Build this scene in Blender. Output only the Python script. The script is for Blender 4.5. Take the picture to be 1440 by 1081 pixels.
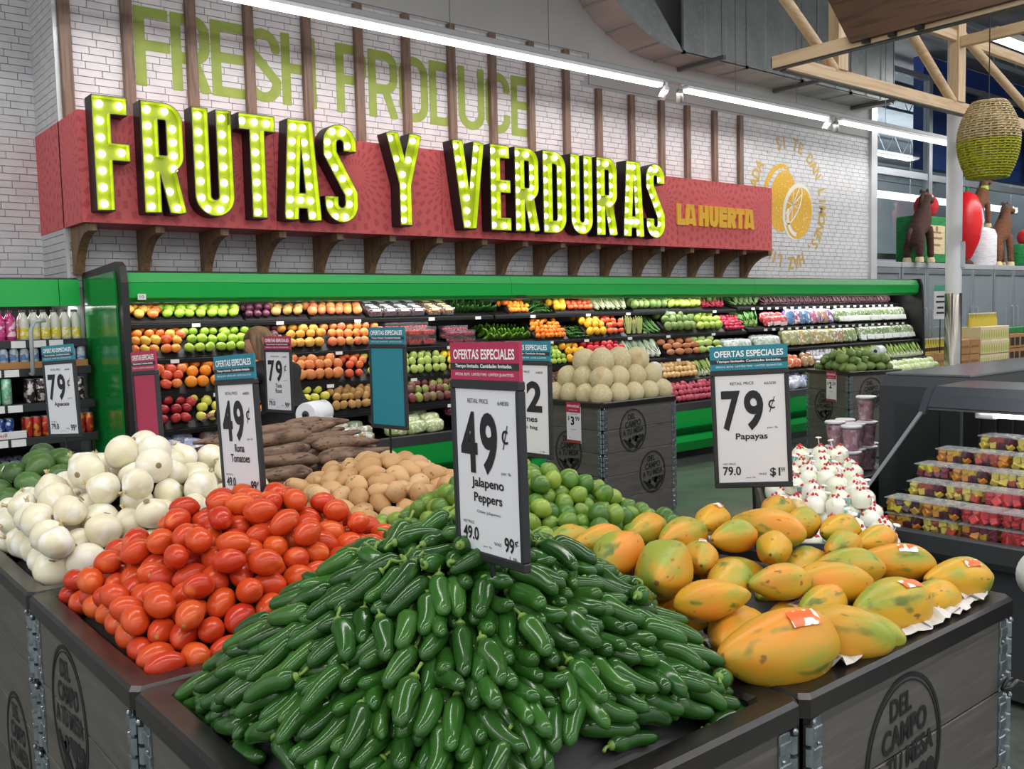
import bpy, math, random
import numpy as np
from mathutils import Vector, Matrix, Euler, noise

random.seed(11)
np.random.seed(11)
PI = math.pi
SC = bpy.context.scene
COL = SC.collection
for _o in list(bpy.data.objects):
    bpy.data.objects.remove(_o)

# ------------------------------------------------------------------ camera
CAM_Z = 1.52
cam_data = bpy.data.cameras.new('camera')
cam_data.sensor_fit = 'HORIZONTAL'
cam_data.sensor_width = 36.0
cam_data.lens = 36.0 * 1308.5 / 1440.0
cam_data.clip_start = 0.05
cam_data.clip_end = 200
cam = bpy.data.objects.new('camera', cam_data)
COL.objects.link(cam)


def _cam_matrix(yaw, pitch, roll):
    f = Vector((math.sin(yaw) * math.cos(pitch), math.cos(yaw) * math.cos(pitch), math.sin(pitch)))
    r = Vector((math.cos(yaw), -math.sin(yaw), 0))
    u = r.cross(f)
    c, s = math.cos(roll), math.sin(roll)
    r2 = c * r + s * u
    u2 = -s * r + c * u
    return Matrix(((r2.x, u2.x, -f.x, 0), (r2.y, u2.y, -f.y, 0), (r2.z, u2.z, -f.z, CAM_Z), (0, 0, 0, 1)))


cam.matrix_world = _cam_matrix(math.radians(39.367), math.radians(-4.255), math.radians(-1.405))
SC.camera = cam

# ------------------------------------------------------------------ world, view, lamps
SC.view_settings.view_transform = 'Standard'
SC.view_settings.look = 'None'
SC.view_settings.gamma = 1.0
SC.view_settings.use_curve_mapping = False
SC.view_settings.exposure = 0.30
world = bpy.data.worlds.new('store_air')
SC.world = world
world.use_nodes = True
world.node_tree.nodes['Background'].inputs[0].default_value = (0.86, 0.885, 0.90, 1)
world.node_tree.nodes['Background'].inputs[1].default_value = 0.88


def area(name, loc, size_x, size_y, power, rot=(0, 0, 0), col=(1, 0.985, 0.96), spread=180):
    d = bpy.data.lights.new(name, 'AREA')
    d.shape = 'RECTANGLE'
    d.size, d.size_y = size_x, size_y
    d.energy = power
    d.color = col
    d.spread = math.radians(spread)
    o = bpy.data.objects.new(name, d)
    o.location = loc
    o.rotation_euler = rot
    COL.objects.link(o)
    return o


CEIL_ROWS = [(-4.4, 4.0, 5.16), (-1.0, 4.0, 5.16), (2.4, 4.0, 5.16), (5.8, 14.5, 5.16)]   # (y, first x, z) of the ceiling lamp rows
for _y, _x, _z in CEIL_ROWS[:3]:
    area('ceiling_row_light', (4.0, _y, _z - 0.07), 22, 0.16, 290)
area('ceiling_row_light', (18.5, 5.8, 5.09), 8, 0.16, 330)
area('ceiling_row_light', (20.0, 13.0, 4.4), 20, 0.16, 1100)
area('wall_washer_light', (7.6, 6.70, 3.855), 13.0, 0.09, 62, rot=(math.radians(10), 0, 0), spread=150)
area('case_canopy_light', (7.35, 6.66, 1.69), 10.6, 0.05, 27, rot=(math.radians(12), 0, 0), spread=170)
area('added_ceiling_fill', (21.0, 12.6, 4.75), 22, 0.3, 900, rot=(PI, 0, 0))  # added upward fill without a fixture, brightens the far ceiling
area('added_far_wall_fill', (21.0, 11.5, 5.6), 22, 0.16, 900, rot=(math.radians(50), 0, 0))  # no lamp hangs here; added to lighten the far wall
area('drinks_canopy_light', (1.1, 7.40, 1.66), 1.6, 0.05, 7)
area('cooler_hood_light', (4.20, 0.9, 1.045), 0.05, 1.9, 4)


# ------------------------------------------------------------------ helpers: colours, materials
def lin(h):
    h = h.lstrip('#')
    o = []
    for i in (0, 2, 4):
        c = int(h[i:i + 2], 16) / 255
        o.append(c / 12.92 if c <= 0.04045 else ((c + 0.055) / 1.055) ** 2.4)
    return (o[0], o[1], o[2], 1.0)


MATS = {}


def mat(name, col='#888888', rough=0.5, metal=0.0, spec=0.5, noises=(), rnd=None, bump=None, emit=None, alpha=1.0,
        trans=0.0, coat=0.0, stretch=(1, 1, 1), world=False, sss=0.0):
    """noises: list of (scale, colour, low, high, detail); rnd: list of colours chosen smoothly per object; bump: (scale, strength)."""
    if name in MATS:
        return MATS[name]
    m = bpy.data.materials.new(name)
    m.use_nodes = True
    nt = m.node_tree
    N, L = nt.nodes, nt.links
    b = N['Principled BSDF']
    b.inputs['Roughness'].default_value = rough
    b.inputs['Metallic'].default_value = metal
    b.inputs['Specular IOR Level'].default_value = spec
    b.inputs['Coat Weight'].default_value = coat
    b.inputs['Alpha'].default_value = alpha
    b.inputs['Transmission Weight'].default_value = trans
    if sss:
        b.inputs['Subsurface Weight'].default_value = sss
        b.inputs['Subsurface Radius'].default_value = (0.02, 0.01, 0.005)
    b.inputs['Base Color'].default_value = lin(col)
    m.diffuse_color = lin(col)
    if emit:
        b.inputs['Emission Color'].default_value = lin(emit[0])
        b.inputs['Emission Strength'].default_value = emit[1]
    src = None
    vec = None
    if noises or bump or rnd:
        info = N.new('ShaderNodeObjectInfo')
        tc = N.new('ShaderNodeTexCoord')
        geo = N.new('ShaderNodeNewGeometry')
        base = geo.outputs['Position'] if world else tc.outputs['Object']
        mul = N.new('ShaderNodeVectorMath')
        mul.operation = 'MULTIPLY'
        mul.inputs[1].default_value = stretch
        L.new(base, mul.inputs[0])
        vec = mul.outputs[0]
        if not world:
            off = N.new('ShaderNodeVectorMath')
            off.operation = 'ADD'
            sc = N.new('ShaderNodeMath')
            sc.operation = 'MULTIPLY'
            sc.inputs[1].default_value = 37.0
            L.new(info.outputs['Random'], sc.inputs[0])
            L.new(vec, off.inputs[0])
            L.new(sc.outputs[0], off.inputs[1])
            vec = off.outputs[0]
        if rnd:
            cr = N.new('ShaderNodeValToRGB')
            el = cr.color_ramp.elements
            n = len(rnd)
            el[0].position, el[0].color = 0.0, lin(rnd[0])
            el[1].position, el[1].color = 1.0, lin(rnd[-1])
            for i in range(1, n - 1):
                e = el.new(i / (n - 1))
                e.color = lin(rnd[i])
            L.new(info.outputs['Random'], cr.inputs[0])
            src = cr.outputs[0]
    for nz in noises:
        scale, c2, lo, hi = nz[:4]
        det = nz[4] if len(nz) > 4 else 3
        t = N.new('ShaderNodeTexNoise')
        t.inputs['Scale'].default_value = scale
        t.inputs['Detail'].default_value = det
        L.new(vec, t.inputs['Vector'])
        mr = N.new('ShaderNodeMapRange')
        mr.inputs['From Min'].default_value = lo
        mr.inputs['From Max'].default_value = hi
        L.new(t.outputs['Fac'], mr.inputs['Value'])
        mx = N.new('ShaderNodeMix')
        mx.data_type = 'RGBA'
        L.new(mr.outputs[0], mx.inputs['Factor'])
        if src is None:
            mx.inputs['A'].default_value = lin(col)
        else:
            L.new(src, mx.inputs['A'])
        mx.inputs['B'].default_value = lin(c2)
        src = mx.outputs['Result']
    if src is not None:
        L.new(src, b.inputs['Base Color'])
    if bump:
        t = N.new('ShaderNodeTexNoise')
        t.inputs['Scale'].default_value = bump[0]
        t.inputs['Detail'].default_value = 4
        L.new(vec, t.inputs['Vector'])
        bp = N.new('ShaderNodeBump')
        bp.inputs['Strength'].default_value = bump[1]
        bp.inputs['Distance'].default_value = bump[2] if len(bump) > 2 else 0.01
        L.new(t.outputs['Fac'], bp.inputs['Height'])
        L.new(bp.outputs[0], b.inputs['Normal'])
    MATS[name] = m
    return m


def wood(name, c1, c2, axis='z', rough=0.55, ring=9.0):
    if name in MATS:
        return MATS[name]
    m = bpy.data.materials.new(name)
    m.use_nodes = True
    N, L = m.node_tree.nodes, m.node_tree.links
    b = N['Principled BSDF']
    b.inputs['Roughness'].default_value = rough
    tc = N.new('ShaderNodeNewGeometry')
    mp = N.new('ShaderNodeMapping')
    s = {'z': (ring * 3, ring * 3, ring * 0.22), 'x': (ring * 0.22, ring * 3, ring * 3), 'y': (ring * 3, ring * 0.22, ring * 3)}[axis]
    mp.inputs['Scale'].default_value = s
    L.new(tc.outputs['Position'], mp.inputs['Vector'])
    t = N.new('ShaderNodeTexNoise')
    t.inputs['Scale'].default_value = 1.0
    t.inputs['Detail'].default_value = 5
    t.inputs['Distortion'].default_value = 1.2
    L.new(mp.outputs[0], t.inputs['Vector'])
    w = N.new('ShaderNodeMath')
    w.operation = 'MULTIPLY'
    w.inputs[1].default_value = 14
    L.new(t.outputs['Fac'], w.inputs[0])
    sn = N.new('ShaderNodeMath')
    sn.operation = 'SINE'
    L.new(w.outputs[0], sn.inputs[0])
    mr = N.new('ShaderNodeMapRange')
    mr.inputs['From Min'].default_value = -1.2
    mr.inputs['From Max'].default_value = 1.0
    L.new(sn.outputs[0], mr.inputs['Value'])
    mx = N.new('ShaderNodeMix')
    mx.data_type = 'RGBA'
    mx.inputs['A'].default_value = lin(c1)
    mx.inputs['B'].default_value = lin(c2)
    L.new(mr.outputs[0], mx.inputs['Factor'])
    L.new(mx.outputs['Result'], b.inputs['Base Color'])
    MATS[name] = m
    return m


def clear(name, tint='#ffffff', fac=0.86, rough=0.06, milky=0.0):
    """thin clear plastic or glass: mostly see-through with a glossy film; milky adds a faint white body."""
    if name in MATS:
        return MATS[name]
    m = bpy.data.materials.new(name)
    m.use_nodes = True
    N, L = m.node_tree.nodes, m.node_tree.links
    N.remove(N['Principled BSDF'])
    t = N.new('ShaderNodeBsdfTransparent')
    t.inputs[0].default_value = lin(tint)
    g = N.new('ShaderNodeBsdfGlossy')
    g.inputs['Roughness'].default_value = rough
    fr = N.new('ShaderNodeFresnel')
    fr.inputs['IOR'].default_value = 1.38
    ad = N.new('ShaderNodeMath')
    ad.operation = 'ADD'
    ad.use_clamp = True
    ad.inputs[1].default_value = (1.0 - fac) * .5
    gm = N.new('ShaderNodeNewGeometry')
    fb = N.new('ShaderNodeMath')               # no mirror on the way out of a thin sheet
    fb.operation = 'SUBTRACT'
    fb.use_clamp = True
    L.new(fr.outputs[0], fb.inputs[0])
    L.new(gm.outputs['Backfacing'], fb.inputs[1])
    L.new(fb.outputs[0], ad.inputs[0])
    mix = N.new('ShaderNodeMixShader')
    L.new(ad.outputs[0], mix.inputs[0])
    L.new(t.outputs[0], mix.inputs[1])
    L.new(g.outputs[0], mix.inputs[2])
    out = mix
    if milky:
        d = N.new('ShaderNodeBsdfDiffuse')
        d.inputs[0].default_value = (.85, .87, .88, 1)
        out = N.new('ShaderNodeMixShader')
        out.inputs[0].default_value = milky
        L.new(mix.outputs[0], out.inputs[1])
        L.new(d.outputs[0], out.inputs[2])
    L.new(out.outputs[0], N['Material Output'].inputs['Surface'])
    MATS[name] = m
    return m


# ------------------------------------------------------------------ helpers: meshes
class MB:
    def __init__(s):
        s.v, s.f, s.m = [], [], []

    def add(s, vs, fs, M=None, mi=0):
        o = len(s.v)
        if M is not None:
            vs = [tuple(M @ Vector(p)) for p in vs]
        s.v.extend([tuple(p) for p in vs])
        s.f.extend([tuple(i + o for i in f) for f in fs])
        s.m.extend([mi] * len(fs))
        return s

    def box(s, lo, hi, M=None, mi=0):
        (a, b, c), (d, e, f) = lo, hi
        vs = [(a, b, c), (d, b, c), (d, e, c), (a, e, c), (a, b, f), (d, b, f), (d, e, f), (a, e, f)]
        fs = [(3, 2, 1, 0), (4, 5, 6, 7), (0, 1, 5, 4), (1, 2, 6, 5), (2, 3, 7, 6), (3, 0, 4, 7)]
        return s.add(vs, fs, M, mi)

    def cbox(s, lo, hi, c, M=None, mi=0):
        """box with chamfered edges"""
        lo, hi = Vector(lo), Vector(hi)
        vs, idx = [], {}
        for i in range(8):
            sg = [(i >> k) & 1 for k in range(3)]
            P = [hi[k] if sg[k] else lo[k] for k in range(3)]
            for ax in range(3):
                q = list(P)
                for k in range(3):
                    if k != ax:
                        q[k] += -c if sg[k] else c
                idx[(i, ax)] = len(vs)
                vs.append(tuple(q))
        fs = []

        def quad(ids, n):
            p = [Vector(vs[k]) for k in ids]
            nn = (p[1] - p[0]).cross(p[2] - p[0])
            fs.append(tuple(ids) if nn.dot(n) > 0 else tuple(reversed(ids)))
        mid = (lo + hi) / 2
        for ax in range(3):
            u, w = (ax + 1) % 3, (ax + 2) % 3
            for sd in (0, 1):
                cs = [(sd << ax) | (a << u) | (b << w) for a, b in ((0, 0), (1, 0), (1, 1), (0, 1))]
                n = Vector((0, 0, 0))
                n[ax] = 1 if sd else -1
                quad([idx[(k, ax)] for k in cs], n)
            for a in (0, 1):
                for b in (0, 1):
                    k0 = (a << u) | (b << w)
                    k1 = k0 | (1 << ax)
                    n = Vector((0, 0, 0))
                    n[u] = 1 if a else -1
                    n[w] = 1 if b else -1
                    quad([idx[(k0, u)], idx[(k0, w)], idx[(k1, w)], idx[(k1, u)]], n)
        for i in range(8):
            ids = [idx[(i, k)] for k in range(3)]
            n = Vector([1 if (i >> k) & 1 else -1 for k in range(3)])
            quad(ids, n)
        return s.add(vs, fs, M, mi)

    def tube(s, pts, r, n=10, cap=True, M=None, mi=0):
        pts = [Vector(p) for p in pts]
        rs = r if isinstance(r, (list, tuple)) else [r] * len(pts)
        vs, fs = [], []
        t0 = (pts[1] - pts[0]).normalized()
        up = Vector((0, 0, 1)) if abs(t0.z) < 0.9 else Vector((1, 0, 0))
        x = t0.cross(up).normalized()
        for i, p in enumerate(pts):
            t = (pts[min(i + 1, len(pts) - 1)] - pts[max(i - 1, 0)]).normalized()
            x = (x - t * x.dot(t)).normalized()
            y = t.cross(x)
            for k in range(n):
                a = 2 * PI * k / n
                vs.append(tuple(p + (x * math.cos(a) + y * math.sin(a)) * rs[i]))
        for i in range(len(pts) - 1):
            for k in range(n):
                k2 = (k + 1) % n
                fs.append((i * n + k, i * n + k2, (i + 1) * n + k2, (i + 1) * n + k))
        if cap:
            fs.append(tuple(reversed(range(n))))
            fs.append(tuple(range((len(pts) - 1) * n, len(pts) * n)))
        return s.add(vs, fs, M, mi)

    def lathe(s, prof, n=24, M=None, mi=0, capb=True, capt=True):
        vs, fs = [], []
        for r, z in prof:
            for k in range(n):
                a = 2 * PI * k / n
                vs.append((r * math.cos(a), r * math.sin(a), z))
        for i in range(len(prof) - 1):
            for k in range(n):
                k2 = (k + 1) % n
                fs.append((i * n + k, i * n + k2, (i + 1) * n + k2, (i + 1) * n + k))
        if capb:
            fs.append(tuple(reversed(range(n))))
        if capt:
            fs.append(tuple(range((len(prof) - 1) * n, len(prof) * n)))
        return s.add(vs, fs, M, mi)

    def prism(s, poly, a, b, axis='y', M=None, mi=0):
        """poly: 2D outline; extruded along axis from a to b. axis y -> (x,z) outline; x -> (y,z); z -> (x,y)."""
        def P(p, t):
            return {'y': (p[0], t, p[1]), 'x': (t, p[0], p[1]), 'z': (p[0], p[1], t)}[axis]
        n = len(poly)
        vs = [P(p, a) for p in poly] + [P(p, b) for p in poly]
        fs = [tuple(range(n)), tuple(reversed(range(n, 2 * n)))]
        fs += [(i, n + i, n + (i + 1) % n, (i + 1) % n) for i in range(n)]
        return s.add(vs, fs, M, mi)

    def ball(s, r=(1, 1, 1), n=16, m=10, fn=None, M=None, mi=0):
        vs, fs = [(0, 0, -1)], []
        for j in range(1, m):
            th = PI * j / m
            for k in range(n):
                a = 2 * PI * k / n
                vs.append((math.sin(th) * math.cos(a), math.sin(th) * math.sin(a), -math.cos(th)))
        vs.append((0, 0, 1))
        for k in range(n):
            fs.append((0, 1 + (k + 1) % n, 1 + k))
            fs.append((len(vs) - 1, 1 + (m - 2) * n + k, 1 + (m - 2) * n + (k + 1) % n))
        for j in range(m - 2):
            for k in range(n):
                a, b = 1 + j * n + k, 1 + j * n + (k + 1) % n
                fs.append((a, b, b + n, a + n))
        if fn:
            vs = [fn(Vector(p)) for p in vs]
        vs = [(p[0] * r[0], p[1] * r[1], p[2] * r[2]) for p in vs]
        return s.add(vs, fs, M, mi)

    def mesh(s, name, mats, smooth=False):
        me = bpy.data.meshes.new(name)
        me.from_pydata(s.v, [], s.f)
        for m in (mats if isinstance(mats, (list, tuple)) else [mats]):
            me.materials.append(m)
        if any(s.m):
            me.polygons.foreach_set('material_index', s.m)
        if smooth:
            me.polygons.foreach_set('use_smooth', [True] * len(me.polygons))
            if smooth != 'all':
                try:
                    me.set_sharp_from_angle(angle=math.radians(smooth if smooth is not True else 40))
                except Exception:
                    pass
        me.update()
        return me

    def obj(s, name, mats, parent=None, smooth=False, loc=None, rot=None):
        return link(name, s.mesh(name, mats, smooth), parent, loc, rot)


def link(name, me, parent=None, loc=None, rot=None):
    o = bpy.data.objects.new(name, me)
    COL.objects.link(o)
    if parent is not None:
        o.parent = parent
    if loc is not None:
        o.location = loc
    if rot is not None:
        o.rotation_euler = rot
    return o


def tag(o, label, cat, group=None, kind=None):
    o['label'] = label
    o['category'] = cat
    if group:
        o['group'] = group
    if kind:
        o['kind'] = kind
    return o


def thing(name, label, cat, loc=(0, 0, 0), rot=(0, 0, 0), group=None):
    o = bpy.data.objects.new(name, None)
    o.empty_display_size = 0.05
    COL.objects.link(o)
    o.location, o.rotation_euler = loc, rot
    return tag(o, label, cat, group)


ORD = ['first', 'second', 'third', 'fourth', 'fifth', 'sixth', 'seventh', 'eighth', 'ninth', 'tenth', 'eleventh', 'twelfth', 'thirteenth', 'fourteenth', 'fifteenth', 'sixteenth',
       'seventeenth', 'eighteenth', 'nineteenth', 'twentieth']


def placed(label, row, i, rows=('front', 'second', 'third')):
    """a label with its row and its place along the row, where that stays within the word limit"""
    if row < len(rows) and i < len(ORD):
        q = '%s, %s row, %s from the left' % (label, rows[row], ORD[i])
        if len(q.split()) <= 16:
            return q
    return label


def single_out(objs, top, near):
    """own labels for the topmost thing of a heap and for the one nearest the viewer"""
    a = max(objs, key=lambda o: o.matrix_basis.translation.z)
    rest = [o for o in objs if o is not a]
    b = min(rest, key=lambda o: (o.matrix_basis.translation - Vector((0, 0, CAM_Z))).length)
    a['label'], b['label'] = top, near


def structure(o):
    o['kind'] = 'structure'
    return o


def clone(root, kids, loc, rot=(0, 0, 0), scale=None, label=None, group=None):
    c = root.copy()
    COL.objects.link(c)
    c.location, c.rotation_euler = loc, rot
    if scale is not None:
        c.scale = scale if isinstance(scale, (list, tuple)) else (scale,) * 3
    if label:
        c['label'] = label
    if group:
        c['group'] = group
    for k in kids:
        d = k.copy()
        COL.objects.link(d)
        d.parent = c
    return c


def T(x=0, y=0, z=0):
    return Matrix.Translation((x, y, z))


def RZ(a):
    return Matrix.Rotation(a, 4, 'Z')


def RX(a):
    return Matrix.Rotation(a, 4, 'X')


def RY(a):
    return Matrix.Rotation(a, 4, 'Y')


def SCL(x, y, z):
    return Matrix.Diagonal((x, y, z, 1))


def align_z(d):
    return Vector(d).to_track_quat('Z', 'Y').to_matrix().to_4x4()


# ------------------------------------------------------------------ helpers: lettering
_TX = {}


def text_raw(s, bold=0.0):
    """flat glyph outlines of the built-in font as (verts, faces), normalised: baseline at 0, real proportions for size 1."""
    key = (s, bold)
    if key not in _TX:
        cu = bpy.data.curves.new('lettering', 'FONT')
        cu.body = s
        cu.size = 1.0
        cu.offset = bold
        cu.resolution_u = 4
        ob = bpy.data.objects.new('lettering', cu)
        me = bpy.data.meshes.new_from_object(ob)
        vs = [tuple(v.co) for v in me.vertices]
        fs = [tuple(p.vertices) for p in me.polygons]
        bpy.data.meshes.remove(me)
        bpy.data.objects.remove(ob)
        bpy.data.curves.remove(cu)
        _TX[key] = (vs, fs)
    return _TX[key]


def put_text(mb, s, cx, cz, w, h, y=0.0, bold=0.0, mi=0, shear=0.0, M=None):
    """lettering fitted to a w x h box centred on (cx, cz) in the local x-z plane, facing -y."""
    vs, fs = text_raw(s, bold)
    if not vs:
        return
    x0, x1 = min(v[0] for v in vs), max(v[0] for v in vs)
    y0, y1 = min(v[1] for v in vs), max(v[1] for v in vs)
    sx = w / max(1e-6, x1 - x0) if w else h / max(1e-6, y1 - y0)
    sy = h / max(1e-6, y1 - y0)
    out = []
    for v in vs:
        X = (v[0] - (x0 + x1) / 2) * sx
        Z = (v[1] - (y0 + y1) / 2) * sy
        out.append((cx + X, y, cz + Z + shear * X))
    mb.add(out, fs, M, mi)


# stroke letters: union of strokes -> distance field -> outlines at any level
def _seg_d(P, a, b, hw):
    """distance to a flat-ended bar"""
    a, b = np.array(a, float), np.array(b, float)
    d = b - a
    L_ = np.hypot(*d)
    d /= L_
    n = np.array([-d[1], d[0]])
    q = P - (a + b) / 2
    u = np.abs(q @ d) - L_ / 2
    v = np.abs(q @ n) - hw
    return np.maximum(u, v)


def _arc_d(P, c, rx, ry, a0, a1, hw):
    k = 40
    ang = np.linspace(math.radians(a0), math.radians(a1), k)
    pts = np.stack([c[0] + rx * np.cos(ang), c[1] + ry * np.sin(ang)], 1)
    best = np.full(P.shape[:-1], 9.0)
    for i in range(k - 1):
        a, b = pts[i], pts[i + 1]
        ab = b - a
        t = np.clip(((P - a) @ ab) / (ab @ ab), 0, 1)
        q = P - (a + t[..., None] * ab)
        best = np.minimum(best, np.hypot(q[..., 0], q[..., 1]))
    return best - hw


def letter_strokes(ch, W, H, w):
    """strokes of a condensed capital in [0,W]x[0,H] with stroke width w: ('s', a, b) bars and ('a', c, rx, ry, a0, a1) arcs."""
    h = w / 2
    S = []

    def s(ax, ay, bx, by):
        S.append(('s', (ax, ay), (bx, by)))
    r = min(W / 2 - h, 0.5 * W)
    if ch in 'FEL':
        s(h, 0, h, H)
        if ch in 'FE':
            s(0, H - h, W * 0.97, H - h)
            s(0, H * 0.52, W, H * 0.52)
        if ch in 'EL':
            s(0, h, W, h)
    elif ch in 'RP':
        mid = H * 0.37 if ch == 'R' else H * 0.42
        s(h, 0, h, H)
        s(0, H - h, W - h - r * 0.8, H - h)
        s(0, mid - h + w, W - h - r * 0.8, mid - h + w)
        rr = r * 0.8
        S.append(('a', (W - h - rr, H - h - rr), rr, rr, 0, 90))
        S.append(('a', (W - h - rr, mid + h + rr), rr, rr, -90, 0))
        if H - h - rr > mid + h + rr:
            s(W - h, mid + h + rr, W - h, H - h - rr)
        if ch == 'R':
            s(W * 0.56, mid + h, W - h * 0.9, 0)
    elif ch == 'U':
        s(h, r + h, h, H)
        s(W - h, r + h, W - h, H)
        S.append(('a', (W / 2, r + h), r, r, 180, 360))
    elif ch == 'T':
        s(0, H - h, W, H - h)
        s(W / 2, 0, W / 2, H)
    elif ch == 'A':
        s(W * 0.36, H, h * 0.95, 0)
        s(W * 0.64, H, W - h * 0.95, 0)
        s(W * 0.2, H * 0.2, W * 0.8, H * 0.2)
        s(W * 0.26, H - h * 0.9, W * 0.74, H - h * 0.9)
    elif ch == 'Y':
        s(W / 2, 0, W / 2, H * 0.5)
        s(h * 0.95, H, W / 2, H * 0.45)
        s(W - h * 0.95, H, W / 2, H * 0.45)
    elif ch == 'V':
        s(h * 0.95, H, W * 0.47, 0)
        s(W - h * 0.95, H, W * 0.53, 0)
    elif ch == 'D':
        s(h, 0, h, H)
        s(0, H - h, W - h - r, H - h)
        s(0, h, W - h - r, h)
        S.append(('a', (W - h - r, H - h - r), r, r, 0, 90))
        S.append(('a', (W - h - r, h + r), r, r, -90, 0))
        s(W - h, h + r, W - h, H - h - r)
    elif ch in 'OC':
        S.append(('a', (W / 2, H - h - r), r, r, 0, 180))
        S.append(('a', (W / 2, h + r), r, r, 180, 360))
        s(h, h + r, h, H - h - r)
        if ch == 'O':
            s(W - h, h + r, W - h, H - h - r)
        else:
            s(W - h, H * 0.68, W - h, H - h - r)
            s(W - h, h + r, W - h, H * 0.32)
    elif ch == 'H':
        s(h, 0, h, H)
        s(W - h, 0, W - h, H)
        s(0, H * 0.52, W, H * 0.52)
    elif ch == 'S':
        S.append(('a', (W / 2, H - h - r), r, r, 0, 180))
        S.append(('a', (W / 2, h + r), r, r, 180, 360))
        s(W - h, H * 0.73, W - h, H - h - r)
        s(h, h + r, h, H * 0.27)
        s(h, H * 0.70, h, H - h - r)
        s(W - h, h + r, W - h, H * 0.30)
        S.append(('a', (h, H * 0.70), 0.001, 0.001, 0, 180))
        S.append(('a', (W - h, H * 0.30), 0.001, 0.001, 0, 180))
        s(h, H * 0.70, W - h, H * 0.30)
    return S


def letter_field(ch, W, H, w, res=0.006, pad=0.03):
    xs = np.arange(-pad, W + pad, res)
    ys = np.arange(-pad, H + pad, res)
    X, Y = np.meshgrid(xs, ys, indexing='ij')
    P = np.stack([X, Y], -1)
    D = np.full(X.shape, 9.0)
    for st in letter_strokes(ch, W, H, w):
        if st[0] == 's':
            D = np.minimum(D, _seg_d(P, st[1], st[2], w / 2))
        else:
            D = np.minimum(D, _arc_d(P, *st[1:], w / 2))
    D = np.maximum(D, np.maximum(np.abs(X - W / 2) - W / 2, np.abs(Y - H / 2) - H / 2))
    return xs, ys, D


def contours(xs, ys, D, level=0.0):
    """marching squares; closed loops of points"""
    F = D - level
    nx, ny = F.shape
    segs = {}

    def ip(i, j, k):
        if k == 'h':
            t = F[i, j] / (F[i, j] - F[i + 1, j])
            return (xs[i] + t * (xs[i + 1] - xs[i]), ys[j])
        t = F[i, j] / (F[i, j] - F[i, j + 1])
        return (xs[i], ys[j] + t * (ys[j + 1] - ys[j]))
    sg = F < 0
    cnt = sg[:-1, :-1].astype(int) + sg[1:, :-1] + sg[:-1, 1:] + sg[1:, 1:]
    for i, j in zip(*np.nonzero((cnt > 0) & (cnt < 4))):
        c = (sg[i, j], sg[i + 1, j], sg[i + 1, j + 1], sg[i, j + 1])
        e = [(i, j, 'h'), (i + 1, j, 'v'), (i, j + 1, 'h'), (i, j, 'v')]
        cr = [e[k] for k in range(4) if c[k] != c[(k + 1) % 4]]
        if len(cr) == 2:
            prs = [cr]
        else:
            prs = [[e[0], e[3]], [e[1], e[2]]] if c[0] else [[e[0], e[1]], [e[2], e[3]]]
        for a, b in prs:
            segs.setdefault(a, []).append(b)
            segs.setdefault(b, []).append(a)
    loops, seen = [], set()
    for k in segs:
        if k in seen:
            continue
        lp, cur, prev = [], k, None
        while cur is not None and cur not in seen:
            seen.add(cur)
            lp.append(ip(*cur))
            nxt = [q for q in segs[cur] if q not in seen]
            cur = nxt[0] if nxt else None
        if len(lp) > 5:
            # drop points on straight runs
            out, n = [], len(lp)
            for q in range(n):
                a, b, c = lp[q - 1], lp[q], lp[(q + 1) % n]
                cr_ = (b[0] - a[0]) * (c[1] - b[1]) - (b[1] - a[1]) * (c[0] - b[0])
                if abs(cr_) > 1e-7:
                    out.append(b)
            if len(out) > 2:
                loops.append(out)
    return loops


def fill_loops(loops, depth, name='outline'):
    """closed 2-D loops (even-odd) -> mesh data (verts, faces) of a solid plate of the given depth, in the x-z plane, front at y=0, back at y=depth"""
    cu = bpy.data.curves.new(name, 'CURVE')
    cu.dimensions = '2D'
    cu.fill_mode = 'BOTH'
    cu.extrude = depth / 2
    for lp in loops:
        sp = cu.splines.new('POLY')
        sp.points.add(len(lp) - 1)
        sp.points.foreach_set('co', [q for p in lp for q in (p[0], p[1], 0, 1)])
        sp.use_cyclic_u = True
    ob = bpy.data.objects.new(name, cu)
    me = bpy.data.meshes.new_from_object(ob)
    vs = [(v.co.x, depth / 2 - v.co.z, v.co.y) for v in me.vertices]
    fs = [tuple(p.vertices) for p in me.polygons]
    bpy.data.meshes.remove(me)
    bpy.data.objects.remove(ob)
    bpy.data.curves.remove(cu)
    return vs, fs
# ================================================================== THE ROOM
# polished concrete floor
m_floor = mat('polished_concrete', '#5d615d', rough=0.16, spec=0.5, noises=[(1.1, '#6d716b', .35, .7, 5), (9, '#4f5450', .45, .75, 4)], world=True)
structure(MB().box((-6, -9, -0.1), (34, 17, 0)).obj('floor', m_floor))
m_dark = mat('deck_grey', '#70747a', rough=.7, noises=[(2, '#5f636a', .4, .7)], world=True)
structure(MB().box((-6, -9, 6.3), (34, 17, 6.4)).obj('ceiling', m_dark))
m_joist = mat('joist_grey', '#8b9096', rough=.5, metal=.3)
for i in range(9):
    y = -7.5 + i * 3
    b = MB()
    b.box((-6, y - .03, 6.22), (34, y + .03, 6.3)).box((-6, y - .03, 5.72), (34, y + .03, 5.78))
    for k in range(44):
        x = -6 + k * .9
        b.tube([(x, y, 5.75), (x + .45, y, 6.25), (x + .9, y, 5.75)], .012, 5)
    structure(b.obj('ceiling_joist', m_joist))

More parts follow.
